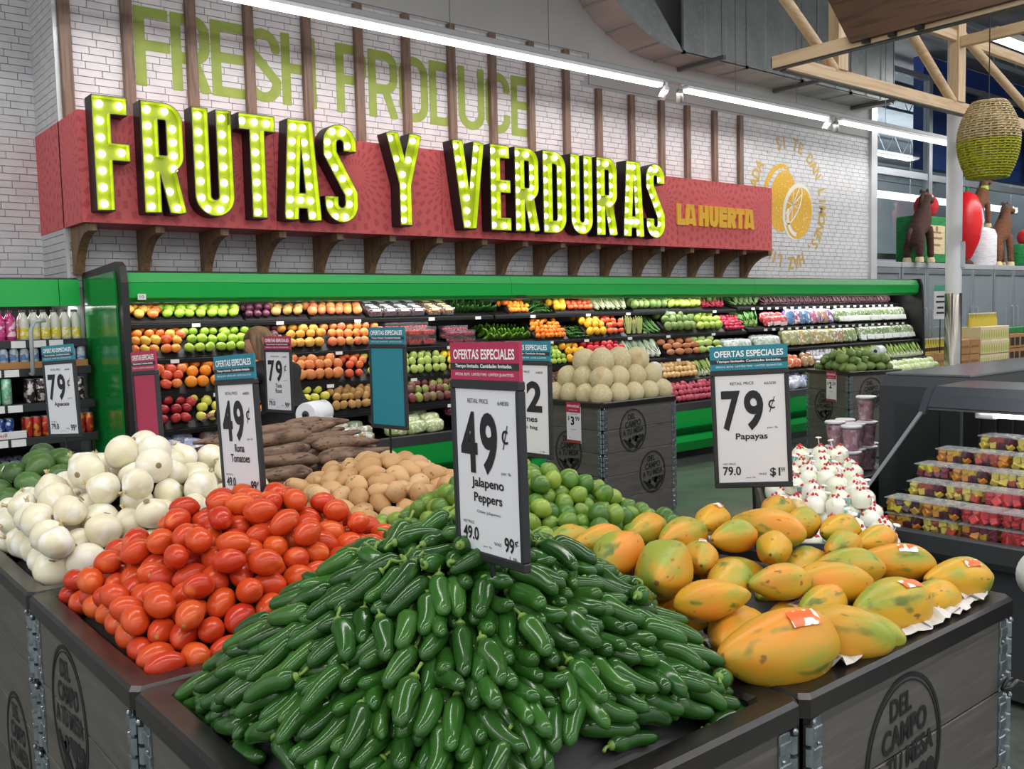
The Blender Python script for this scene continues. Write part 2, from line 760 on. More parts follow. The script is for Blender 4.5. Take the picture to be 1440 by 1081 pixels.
# walls: plain grey board behind, bricks proud of it
m_mortar = mat('mortar_grey', '#aeaeb0', rough=.8)
m_upper = mat('upper_wall_paint', '#b4b4b2', rough=.75, noises=[(.6, '#a9a9a7', .4, .7)], world=True)
m_brick = mat('white_glazed_brick', '#d2d1d2', rough=.48, noises=[(7, '#c6c6c9', .42, .7, 4)], rnd=None, world=True, bump=(60, .12, .002))
YW, YL, XB = 7.4, 8.1, 1.874
wb = structure(MB().box((XB + .01, YW + .004, 0), (13.0, YW + .5, 6.3)).box((XB + .01, YW + .5, 0), (3, YL + .3, 6.3)).obj('wall_back', m_mortar))
wl = structure(MB().box((-6, YL + .004, 0), (XB + .3, YL + .4, 6.3)).obj('wall_left', m_mortar))
structure(MB().box((XB - .002, YW - .012, 4.325), (7.25, YW + .1, 6.3)).box((7.25, YW - .012, 4.0), (13.0, YW + .1, 6.3)).box((XB - .004, YW, 4.325), (XB + .1, YL, 6.3)).box((-6, YL - .012, 4.325), (XB, YL + .1, 6.3)).obj('wall_upper', m_upper))

BW, BH, MG, BD = 0.172, 0.0555, 0.0027, 0.010


def brick_mesh(w):
    return MB().add([(0, 0, 0), (w, 0, 0), (w, 0, BH - MG), (0, 0, BH - MG), (.0015, -BD, .0015), (w - .0015, -BD, .0015), (w - .0015, -BD, BH - MG - .0015), (.0015, -BD, BH - MG - .0015)],
                    [(4, 5, 6, 7), (0, 1, 5, 4), (1, 2, 6, 5), (2, 3, 7, 6), (3, 0, 4, 7)])


BRICK = brick_mesh(BW - MG).mesh('brick', m_brick)


def lay_bricks(wall, x0, x1, z0, ztop, place, near_n):
    """running-bond courses: near bricks one by one (children), the rest joined. place(u, z) -> matrix."""
    full, cut = [], []
    row = 0
    z = z0
    while z < 4.32:
        u = x0 - (BW / 2 if row % 2 else 0) - (.031 * (row % 3))
        while u < x1:
            a, b = max(u, x0), min(u + BW - MG, x1)
            if b - a > .02 and z + BH <= ztop(b) + .01:
                (full if b - a > BW - MG - 1e-4 else cut).append((a, z, b - a))
            u += BW
        z += BH
        row += 1
    full.sort(key=lambda q: q[0])
    # nearest to the camera first (those that show largest)
    def dist(q):
        p = place(q[0], q[1]).translation
        return (p - Vector((0, 0, CAM_Z))).length + (3 if p.z > 3.95 or p.z < 1.9 else 0)
    full.sort(key=dist)
    for a, z, w in full[:near_n]:
        o = link('brick', BRICK, wall)
        o.matrix_world = place(a, z)
    rest = MB()
    for a, z, w in full[near_n:] + cut:
        bm = brick_mesh(w)
        rest.add(bm.v, bm.f, place(a, z))
    if rest.v:
        o = rest.obj('brick_courses', m_brick, wall)
        o['kind'] = 'stuff'


lay_bricks(wb, XB, 13.0, 1.80, lambda x: 4.325 if x < 7.25 else 4.0, lambda u, z: T(u, YW, z), 290)
lay_bricks(wl, .3, XB, 1.60, lambda x: 4.325, lambda u, z: T(u, YL, z), 60)
# the short return wall between the two
wr = structure(MB().box((XB + .004, YW + .02, 0), (XB + .2, YL, 6.3)).obj('wall_return', m_mortar))
lay_bricks(wr, 0.0, YL - YW, 1.70, lambda x: 4.325, lambda u, z: T(XB, YL - u, z) @ RZ(-PI / 2), 40)
m_trimmetal = mat('pale_trim', '#c9cccd', rough=.35, metal=.2)
structure(MB().box((XB - .016, YW - .016, 1.6), (XB + .01, YW + .012, 4.33)).obj('trim_1', m_trimmetal))
structure(MB().box((13.0, YW - .05, 0), (13.16, YW + .5, 5.9)).obj('trim_2', m_trimmetal))

# far walls
m_far = mat('far_wall_grey', '#868b90', rough=.7, noises=[(.5, '#7b8085', .4, .7)], world=True)
structure(MB().box((-6, 16.6, 0), (34, 16.9, 6.3)).obj('wall_far', m_far))
structure(MB().box((33.5, -9, 0), (33.8, 16.9, 6.3)).obj('wall_right', m_far))
m_blue = mat('blue_wall_panel', '#123a86', rough=.55)
bp_ = structure(MB().box((17.6, 8.9, 4.15), (33, 9.1, 6.25)).obj('wall_panel', m_blue))

# glazed screen beyond the brick wall: frame, mullions, panes
m_alu = mat('brushed_aluminium', '#a9afb5', rough=.35, metal=.75)
m_glass = clear('window_glass', '#e6eef0', .9, .03)
win = structure(MB().box((13.16, 8.7, 2.36), (33, 8.78, 2.46)).box((13.16, 8.7, 3.86), (33, 8.78, 3.98)).box((13.16, 8.7, 5.7), (33, 8.78, 5.8)).obj('window_1', m_alu))
for i, x in enumerate((13.2, 15.25, 17.4, 19.6, 22, 24.5, 27, 30)):
    MB().box((x, 8.68, 0), (x + .13, 8.8, 5.8)).obj('mullion', m_alu, win)
    if i < 7:
        x2 = (13.2, 15.25, 17.4, 19.6, 22, 24.5, 27, 30)[i + 1]
        for z0, z1 in ((2.46, 3.86), (3.98, 5.7)):
            MB().box((x + .13, 8.735, z0), (x2, 8.745, z1)).obj('pane', m_glass, win)

# ------------------------------------------------------------------ galvanised duct with a radius elbow
m_galv = mat('galvanised_sheet', '#a3a8a8', rough=.5, metal=.35, noises=[(3.5, '#949a9a', .4, .65, 5), (30, '#adb2b2', .5, .8)], world=True)
m_galv2 = mat('galvanised_lit_underside', '#c2c3bc', rough=.42, metal=.35, noises=[(2.2, '#8f9590', .4, .7, 4)], world=True, stretch=(1, .25, 1))  # same sheet made paler: light on the underside put into the colour
DY0, DY1, DZ = 6.95, 7.386, 4.40
duct = thing('air_duct', 'huge galvanised air duct with a curved elbow hanging below the ceiling', 'duct', (6.9, DY0, DZ))
R = 1.8
XE = 8.3                                        # straight part starts here
arc = [(XE - R * math.sin(a), DZ + R - R * math.cos(a)) for a in [PI / 2 * k / 14 for k in range(15)]]


def duct_child(b, n, m, smooth=False):
    o = b.obj(n, m, duct, smooth)
    o.matrix_parent_inverse = Matrix.Translation((-6.9, -DY0, -DZ))
    return o


for k in range(0, 14, 2):                         # gored heel of the elbow
    b = MB()
    for q in (k, k + 1):
        (xa, za), (xb, zb) = arc[q], arc[q + 1]
        b.add([(xa, DY0, za), (xb, DY0, zb), (xb, DY1, zb), (xa, DY1, za)], [(0, 1, 2, 3)])
    duct_child(b, 'elbow_gore', m_galv2)
    xa, za = arc[k]
    a = PI / 2 * k / 14
    if k:
        duct_child(MB().box((-.012, DY0, -.012), (.012, DY1, .012), T(xa, 0, za) @ RY(a)), 'standing_seam', m_galv)
b = MB()
b.add([(p[0], DY0, p[1]) for p in arc] + [(XE, DY0, 6.2), (arc[-1][0], DY0, 6.2)], [tuple(range(17))])
duct_child(b, 'elbow_cheek', m_galv)
segs = [XE, 9.45, 10.6, 11.75, 12.9]
for i in range(len(segs) - 1):
    x0, x1 = segs[i], segs[i + 1]
    duct_child(MB().box((x0 + .004, DY0, DZ), (x1 - .004, DY0 + .02, DZ + 1.5)), 'side_panel', m_galv)
    duct_child(MB().box((x0 + .004, DY0, DZ - .005), (x1 - .004, DY1, DZ + .012)), 'bottom_panel', m_galv2)
    duct_child(MB().box((x0 - .014, DY0 - .016, DZ - .016), (x0 + .014, DY1, DZ + .02)).box((x0 - .014, DY0 - .016, DZ - .016), (x0 + .014, DY0 + .02, DZ + 1.5)), 'flange', m_galv)
    for q in (1, 2):
        xm = x0 + (x1 - x0) * q / 3
        duct_child(MB().prism([(xm - .03, DZ - .006), (xm, DZ - .014), (xm + .03, DZ - .006)], DY0 + .03, DY1), 'stiffener_rib', m_galv2)
        duct_child(MB().prism([(xm - .02, DY0 + .001), (xm, DY0 - .012), (xm + .02, DY0 + .001)], DZ + .02, DZ + 1.48, 'z'), 'stiffener_rib', m_galv)
m_strut = mat('strut_channel', '#77797a', rough=.4, metal=.7)
for x in (8.72, 10.62, 12.5):
    t = thing('duct_trapeze', 'perforated steel hanger rail under the air duct, %s' % {8.72: 'beside the curved elbow', 10.62: 'mid way along it', 12.5: 'at its far end'}[x], 'hanger', (x, DY0, DZ - .06), group=None)
    MB().box((-.025, -.24, 0), (.025, DY1 - DY0, .042)).obj('rail', m_strut, t)
    for yy in (-.2,):
        MB().tube([(0, yy, -.03), (0, yy, 1.2)], .006, 6).obj('hanger_wire', m_strut, t)

# ================================================================== WALL DRESSING
m_batten = wood('batten_wood', '#5a4539', '#7b6453', 'z')
m_bracket = wood('bracket_wood', '#62492f', '#85684a', 'z')
SX = [1.93, 2.37, 2.86, 3.34, 3.86, 4.37, 4.87, 5.385, 5.885, 6.385, 6.88, 7.36, 7.88, 8.385, 8.845, 9.36, 9.87]
for i, x in enumerate(SX):
    top = 4.30 if x < 7.25 else 3.96
    b = MB().cbox((x - .04, YW - .062, 3.0), (x + .04, YW - .0125, top), .004)
    if x < 7.25:
        g, l = 'tall wooden battens', 'tall brown wooden batten above the FRUTAS Y VERDURAS letters, %s from the wall corner' % ORD[i]
        if i == 0:
            g, l = None, 'brown wooden batten at the outer corner of the white brick wall'
    else:
        g, l = 'shorter wooden battens', 'shorter brown wooden batten left of the lemon emblem, %s counting towards it' % ORD[i - 11]
    tag(b.obj('wood_batten', m_batten), l, 'batten', g)

# painted words on the brick
m_paint = mat('olive_paint', '#94a947', rough=.6, alpha=.86, noises=[(8, '#a1b257', .4, .7)], world=True)
pw = thing('painted_words', 'tall olive green words FRESH PRODUCE painted on the white brick wall', 'lettering', (2.43, YW, 3.34))
x = 2.43
LW = {'F': .27, 'R': .31, 'E': .28, 'S': .31, 'H': .32, 'P': .31, 'O': .32, 'D': .32, 'U': .32, 'C': .31}
for word, x0, x1 in (('FRESH', 2.43, 3.955), ('PRODUCE', 4.15, 6.42)):
    n = len(word)
    tot = sum(LW[c] for c in word)
    gap = (x1 - x0 - tot) / (n - 1)
    x = x0
    for c in word:
        xs, ys, D = letter_field(c, LW[c], .60, .082, res=.009)
        vs, fs = fill_loops(contours(xs, ys, D, 0), .001)
        MB().add(vs, fs).obj('painted_letter', m_paint, pw, loc=(x - 2.43, -BD - .0018, 0))
        x += LW[c] + gap

# red sign box on curved brackets
m_red = bpy.data.materials.new('red_pattern_board')
m_red.use_nodes = True
_N, _L = m_red.node_tree.nodes, m_red.node_tree.links
_b = _N['Principled BSDF']
_b.inputs['Roughness'].default_value = .55


def _math(op, a, b=None):
    n = _N.new('ShaderNodeMath')
    n.operation = op
    for i, q in enumerate((a, b)):
        if q is None:
            continue
        if isinstance(q, (int, float)):
            n.inputs[i].default_value = q
        else:
            _L.new(q, n.inputs[i])
    return n.outputs[0]


_g = _N.new('ShaderNodeNewGeometry')
_s = _N.new('ShaderNodeSeparateXYZ')
_L.new(_g.outputs['Position'], _s.inputs[0])
_u = _math('ADD', _s.outputs['X'], _s.outputs['Y'])
_cx = _math('SUBTRACT', _math('FRACT', _math('DIVIDE', _u, .95)), .5)
_cz = _math('SUBTRACT', _math('FRACT', _math('DIVIDE', _math('SUBTRACT', _s.outputs['Z'], 2.24), .95)), .5)
_ang = _math('ARCTAN2', _cz, _cx)
_rad = _math('SQRT', _math('ADD', _math('MULTIPLY', _cx, _cx), _math('MULTIPLY', _cz, _cz)))
_ring = _math('FLOOR', _math('MULTIPLY', _rad, 12))
_spk = _math('GREATER_THAN', _math('SINE', _math('ADD', _math('MULTIPLY', _ang, 24), _math('MULTIPLY', _ring, 3.14159))), .45)
_dash = _math('LESS_THAN', _math('FRACT', _math('MULTIPLY', _rad, 12)), .72)
_msk = _math('MULTIPLY', _math('MULTIPLY', _spk, _dash), _math('GREATER_THAN', _rad, .1))
_mx = _N.new('ShaderNodeMix')
_mx.data_type = 'RGBA'
_mx.inputs['A'].default_value = lin('#da5f5f')
_mx.inputs['B'].default_value = lin('#c24c52')
_L.new(_msk, _mx.inputs['Factor'])
_L.new(_mx.outputs['Result'], _b.inputs['Base Color'])

YF = 6.90
SX0, SX1, SZ0, SZ1 = 1.858, 9.875, 2.237, 3.003
sb = thing('sign_box', 'long red sign box with a dash pattern mounted on brackets above the green case', 'sign', (SX0, YF, SZ0))
px = [SX0, 3.3, 4.9, 6.5, 8.1, SX1]
for i in range(5):
    MB().box((px[i] - SX0 + .0015, 0, 0), (px[i + 1] - SX0 - .0015, .012, SZ1 - SZ0)).obj('face_panel', m_red, sb)
MB().box((0, .012, 0), (.012, 1.19, SZ1 - SZ0)).obj('side_panel', m_red, sb)
MB().box((SX1 - SX0 - .012, .012, 0), (SX1 - SX0, .485, SZ1 - SZ0)).obj('side_panel', m_red, sb)
MB().box((.012, .012, .002), (SX1 - SX0 - .012, .488, .014)).obj('bottom_panel', m_red, sb)
MB().box((.012, .012, SZ1 - SZ0 - .014), (SX1 - SX0 - .012, .488, SZ1 - SZ0 - .002)).obj('top_panel', m_red, sb)
for i, x in enumerate(SX):
    x2 = x + (.03 if i else .0)
    prof = [(YW - .0125, 1.895), (YW - .0125, 2.236), (YF + .05, 2.236), (YF + .05, 2.185)]
    for k in range(12):
        a = PI / 2 * (1 - k / 11)
        prof.append((YF + .06 + .385 * math.cos(a), 1.76 + .42 * math.sin(a)))
    prof = [q for q in prof if q[1] >= 1.895] + [(YF + .431, 1.895)]
    o = MB().prism(prof, x2 - .032, x2 + .032, 'x').obj('sign_bracket', m_bracket)
    if i == 0:
        tag(o, 'curved brown wooden bracket at the outer corner under the red sign box', 'bracket')
    else:
        tag(o, 'curved brown wooden bracket under the red sign box, %s from its outer corner' % ORD[i], 'bracket', 'curved wooden brackets')

# marquee letters with bulbs
m_lime = mat('lime_channel_paint', '#a8b81a', rough=.35, spec=.5)
m_limeedge = mat('lime_edge', '#b8cc22', rough=.3)
m_black = mat('black_return', '#16161a', rough=.45)
m_bulb = mat('lit_bulb', '#fffdf2', rough=.4, emit=('#fff8e6', 4.0))
LET = [('F', 1.913, .245), ('R', 2.234, .30), ('U', 2.60, .304), ('T', 2.95, .30), ('A', 3.30, .322), ('S', 3.655, .306), ('Y', 4.245, .36),
       ('V', 4.925, .358), ('E', 5.345, .243), ('R', 5.636, .30), ('D', 5.988, .302), ('U', 6.351, .30), ('R', 6.704, .30), ('A', 7.09, .315), ('S', 7.44, .295)]
WORD = ['FRUTAS'] * 6 + ['Y'] + ['VERDURAS'] * 8
DETAIL = {1: 'in FRUTAS', 2: 'in FRUTAS', 4: 'in FRUTAS', 5: 'that ends FRUTAS', 9: 'between E and D in VERDURAS', 11: 'in VERDURAS', 12: 'between U and A in VERDURAS', 13: 'in VERDURAS', 14: 'that ends VERDURAS',
          0: 'that starts FRUTAS', 3: 'in FRUTAS', 6: 'standing alone between the two words', 7: 'that starts VERDURAS', 8: 'in VERDURAS', 10: 'in VERDURAS'}
LH, LS, LD = .785, .125, .14
BULB = MB().ball((.026, .024, .026), 12, 8).mesh('bulb', m_bulb, 'all')


def bulb_spots(ch, W, H, w):
    h = w / 2
    pts = []

    def run(a, b, n, skip0=False, skip1=False):
        for i in range(n):
            if (i == 0 and skip0) or (i == n - 1 and skip1):
                continue
            t = i / (n - 1)
            pts.append((a[0] + (b[0] - a[0]) * t, a[1] + (b[1] - a[1]) * t))
    lo, hi = h * .85, H - h * .85
    if ch in 'FE':
        run((h, lo), (h, hi), 7)
        pts.append((W - h * .8, hi))
        pts.append((W - h * .8, lo + (hi - lo) * 3 / 6 + .02))
        if ch == 'E':
            pts.append((W - h * .8, lo))
    elif ch == 'R':
        run((h, lo), (h, hi), 7)
        run((W - h, H * .42), (W - h * 1.0, H * .78), 4)
        pts.append((W * .62, hi))
        pts.append((W * .66, lo + (hi - lo) / 6))
        pts.append((W - h * .9, lo))
    elif ch == 'U':
        run((h, h * 2.2), (h, hi), 6)
        run((W - h, h * 2.2), (W - h, hi), 6)
        pts += [(W * .34, h * .95), (W * .66, h * .95)]
    elif ch == 'T':
        run((h * .8, hi), (W - h * .8, hi), 3)
        run((W / 2, lo), (W / 2, hi), 7, skip1=True)
    elif ch == 'A':
        for i in range(7):
            t = i / 6
            z = lo + (hi - lo) * t
            pts.append((h + (W * .37 - h) * t, z))
            pts.append((W - h - (W * .37 - h) * t, z))
        pts.append((W / 2, lo + (hi - lo) / 6))
    elif ch == 'Y':
        run((W / 2, lo), (W / 2, H * .56), 5)
        run((W / 2 - .062, H * .72), (h * 1.05, hi), 2)
        run((W / 2 + .062, H * .72), (W - h * 1.05, hi), 2)
    elif ch == 'V':
        run((W / 2, lo), (W / 2, H * .36), 3)
        for s in (-1, 1):
            run((W / 2 + s * .048, H * .51), (W / 2 + s * (W / 2 - h * 1.05), hi), 4)
    elif ch == 'D':
        run((h, lo), (h, hi), 7)
        run((W - h, H * .2), (W - h, H * .8), 5)
        pts += [(W * .66, hi), (W * .66, lo)]
    elif ch == 'S':
        pts += [(W * .36, hi), (W * .66, hi), (W - h, H * .80), (h, H * .82), (h * 1.05, H * .69), (W * .40, H * .565), (W * .62, H * .46), (W - h, H * .33), (W - h, H * .2),
                (W * .66, lo), (W * .36, lo), (h, H * .19)]
    return pts


for i, (c, x, W) in enumerate(LET):
    xs, ys, D = letter_field(c, W, LH, LS, res=.007)
    c0, c1, c2 = contours(xs, ys, D, 0), contours(xs, ys, D, -.005), contours(xs, ys, D, -.011)
    t = thing('marquee_letter', 'lime green marquee letter %s with white bulbs, %s' % (c, DETAIL[i]), 'letter', (x, YF - LD, 2.302))
    vs, fs = fill_loops(c0 + c1, LD - .003)
    MB().add(vs, fs).obj('black_return', m_black, t, loc=(0, .001, 0))
    vs, fs = fill_loops(c1 + c2, LD - .008)
    MB().add(vs, fs).obj('lime_lining', m_limeedge, t, loc=(0, -.004, 0))
    vs, fs = fill_loops(c1, .012)
    MB().add(vs, fs).obj('back_plate', m_lime, t, loc=(0, .052, 0))
    for bx, bz in bulb_spots(c, W, LH, LS):
        link('bulb', BULB, t, (bx, .036, bz))

# LA HUERTA in raised yellow letters
m_yel = mat('yellow_letter', '#edb62c', rough=.4)
x = 8.08
for i, (c, x0, W) in enumerate([('L', 8.08, .135), ('A', 8.215, .19), ('H', 8.46, .165), ('U', 8.64, .165), ('E', 8.82, .145), ('R', 8.975, .16), ('T', 9.135, .165), ('A', 9.30, .19)]):
    xs, ys, D = letter_field(c, W, .235, .066 if c != 'A' else .06, res=.005, pad=.02)
    vs, fs = fill_loops(contours(xs, ys, D, 0), .02)
    tag(MB().add(vs, fs).obj('raised_letter', m_yel, loc=(x0, YF - .0205, 2.478)),
        'raised yellow letter %s near the far end of the red sign box%s' % (c, {1: ', beside the L', 7: ', the last'}.get(i, '')), 'letter')

# lemon emblem painted on the brick
m_lem = mat('lemon_paint', '#dba826', rough=.6, noises=[(38, '#e8cf85', .60, .68, 2)], world=True)
m_lem2 = mat('lemon_white', '#e6e2d8', rough=.6)
le = thing('lemon_emblem', 'yellow lemon emblem in a ring of words painted on the white brick wall', 'emblem', (10.96, YW, 2.93))
yb = -BD - .0016


def ell(cx, cz, rx, rz, rot, n=40, a0=0, a1=360):
    out = []
    for k in range(n + (0 if a1 - a0 == 360 else 1)):
        a = math.radians(a0 + (a1 - a0) * k / n)
        p = (rx * math.cos(a), rz * math.sin(a))
        r = math.radians(rot)
        out.append((cx + p[0] * math.cos(r) - p[1] * math.sin(r), cz + p[0] * math.sin(r) + p[1] * math.cos(r)))
    return out


def flat(loops, d=.0012):
    vs, fs = fill_loops(loops, d)
    return MB().add(vs, fs)


flat([ell(-.14, .02, .30, .42, -18)]).obj('lemon_body', m_lem, le, loc=(0, yb, 0))
flat([ell(-.20, .06, .38, .46, -18, 30, 80, 215) + list(reversed(ell(-.185, .04, .325, .42, -18, 30, 80, 215)))]).obj('lemon_outline', m_lem, le, loc=(0, yb, 0))
flat([ell(.20, -.10, .33, .40, -28)]).obj('lemon_gap', m_lem2, le, loc=(0, yb - .0013, 0))
flat([ell(.225, -.12, .30, .365, -28)]).obj('lemon_half', m_lem, le, loc=(0, yb - .0026, 0))
flat([ell(.08, -.02, .15, .325, -38), ell(.08, -.02, .13, .305, -38)]).obj('lemon_slice', m_lem2, le, loc=(0, yb - .004, 0))
b = MB()
for k in range(8):
    a = math.radians(k * 45 + 10)
    p = ell(.08, -.02, .135, .31, -38, 8, math.degrees(a), math.degrees(a) + 1)[0]
    d = Vector((p[0] - .08, p[1] + .02, 0)).normalized()
    nx, nz = -d.y * .008, d.x * .008
    b.add([(.08 - nx, 0, -.02 - nz), (p[0] - nx, 0, p[1] - nz), (p[0] + nx, 0, p[1] + nz), (.08 + nx, 0, -.02 + nz)], [(0, 1, 2, 3)])
b.obj('slice_spokes', m_lem2, le, loc=(0, yb - .0045, 0))
flat([ell(.225, -.12, .27, .335, -28, 20, 195, 290) + list(reversed(ell(.235, -.11, .225, .29, -28, 20, 195, 290)))]).obj('lemon_shine', m_lem2, le, loc=(0, yb - .004, 0))
m_ring = mat('ring_gold_paint', '#c2a050', rough=.6)
RING = 'SI TE DAN LIMONES, HAZ LIMONADA \u00b7'
for k, c in enumerate(RING):
    if c == ' ':
        continue
    a = math.radians(107 - 9.25 * k - (44 if k > 27 else 0))
    vs, fs = text_raw(c, .035)
    if not vs:
        continue
    wx = (max(v[0] for v in vs) + min(v[0] for v in vs)) / 2
    M_ = T(.80 * math.cos(a), 0, .80 * math.sin(a)) @ RY(-(a - PI / 2))
    MB().add([((v[0] - wx) * .185, 0, (v[1] - .34) * .225) for v in vs], fs, M_).obj('ring_letter', m_ring, le, loc=(0, yb - .001, 0))
# orange mark at the picture edge on the left wall
m_orange = mat('orange_paint', '#d07a3a', rough=.6)
om = thing('orange_wall_mark', 'small orange painted curl on the white brick left wall', 'emblem', (1.33, YL, 3.22))
flat([ell(0, 0, .14, .09, 25), ell(-.02, 0.02, .10, .055, 25)]).obj('curl', m_orange, om, loc=(0, yb, 0))

# linear wall-washer: three luminaires on one rail with spotlights between
m_lamp = mat('lamp_white', '#f2f3f4', rough=.35)
m_lit = mat('lit_diffuser', '#ffffff', rough=.5, emit=('#fdfdff', 3.2))
YLB, ZLB = 6.70, 3.90
rail = MB().cbox((1.0, YLB - .04, ZLB + .045), (14.0, YLB + .04, ZLB + .10), .008).obj('lighting_rail', mat('rail_grey', '#a9abae', rough=.4))
tag(rail, 'long white rail holding the linear lamps in front of the wall', 'rail')
for i, (x0, x1, l) in enumerate([(1.0, 7.62, 'long lit linear lamp above the FRUTAS Y VERDURAS letters'), (8.02, 10.75, 'shorter lit linear lamp between the two pairs of spotlights'), (11.05, 14.0, 'lit linear lamp running behind the white column')]):
    t = thing('linear_lamp', l, 'lamp', (x0, YLB, ZLB))
    MB().cbox((0, -.05, .012), (x1 - x0, .05, .045), .006).obj('housing', m_lamp, t)
    MB().prism([(-.045, .012), (-.032, -.022), (.032, -.022), (.045, .012)], .01, x1 - x0 - .01, 'x').obj('diffuser', m_lit, t)
for i, (x, l, col) in enumerate([(7.72, 'white', 0), (7.93, 'grey', 1), (10.82, 'white', 0), (10.98, 'grey', 1)]):
    t = thing('spotlight', '%s cylindrical spotlight on the lamp rail, %s' % (l, 'above the red sign box' if i < 2 else 'above the lemon emblem'), 'spotlight', (x, YLB, ZLB + .045))
    mm = m_lamp if not col else mat('grey_spot', '#9a9894', rough=.4, metal=.3)
    MB().tube([(0, 0, 0), (0, 0, -.06)], .012, 8).obj('stem', mm, t)
    q = MB()
    q.lathe([(.030, 0), (.036, .01), (.040, .13), (.037, .135), (.030, .11)], 18, align_z((-.45, .25, -1)) if not col else align_z((.3, .3, -1)))
    q.obj('housing', mm, t, True, loc=(0, 0, -.05))
for i, x in enumerate((4.9, 6.05, 8.9, 10.1, 12.2)):
    tag(MB().tube([(x, YLB, ZLB + .10), (x, YLB, 6.3)], .004, 5).obj('suspension_wire', m_strut), 'thin steel wire holding the linear lamp rail, %s from the left' % ORD[i], 'wire', 'lamp rail wires')

# ceiling lamp rows over the shop floor
for r, (y, x0, z) in enumerate(CEIL_ROWS):
    t = thing('ceiling_lamp_row', ['bright ceiling lamp row farthest behind the viewer', 'bright ceiling lamp row behind the viewer', 'bright ceiling lamp row above the produce bins', 'bright ceiling lamp row beyond the wooden truss at the upper right'][r], 'lamp', (x0 if r == 3 else -4, y, z))
    for k in range(3 if r == 3 else 6):
        xx = k * 3.2 + (-1.2 if r == 3 else 0)
        MB().tube([(xx + 1.5, 0, .09), (xx + 1.5, 0, 6.3 - z)], .005, 5).obj('hanger_wire', m_strut, t)
        MB().cbox((xx, -.10, 0), (xx + 3.05, .10, .09), .01).obj('housing', m_lamp, t)
        MB().prism([(-.09, 0), (-.06, -.045), (.06, -.045), (.09, 0)], xx + .02, xx + 3.03, 'x').obj('diffuser', m_lit, t)
t = thing('far_lamp_row', 'distant lit lamp row seen through the glazed screen', 'lamp', (12, 13.0, 4.45))
for k in range(7):
    MB().tube([(k * 3.2 + .2, 0, .1), (k * 3.2 + .2, 0, 1.87)], .006, 5).obj('hanger_wire', m_strut, t)
for k in range(6):
    MB().cbox((k * 3.3, -.1, 0), (k * 3.3 + 3.2, .1, .1), .01).obj('housing', m_lamp, t)
    MB().prism([(-.11, 0), (-.08, -.06), (.08, -.06), (.11, 0)], k * 3.3 + .02, k * 3.3 + 3.18, 'x').obj('diffuser', m_lit, t)
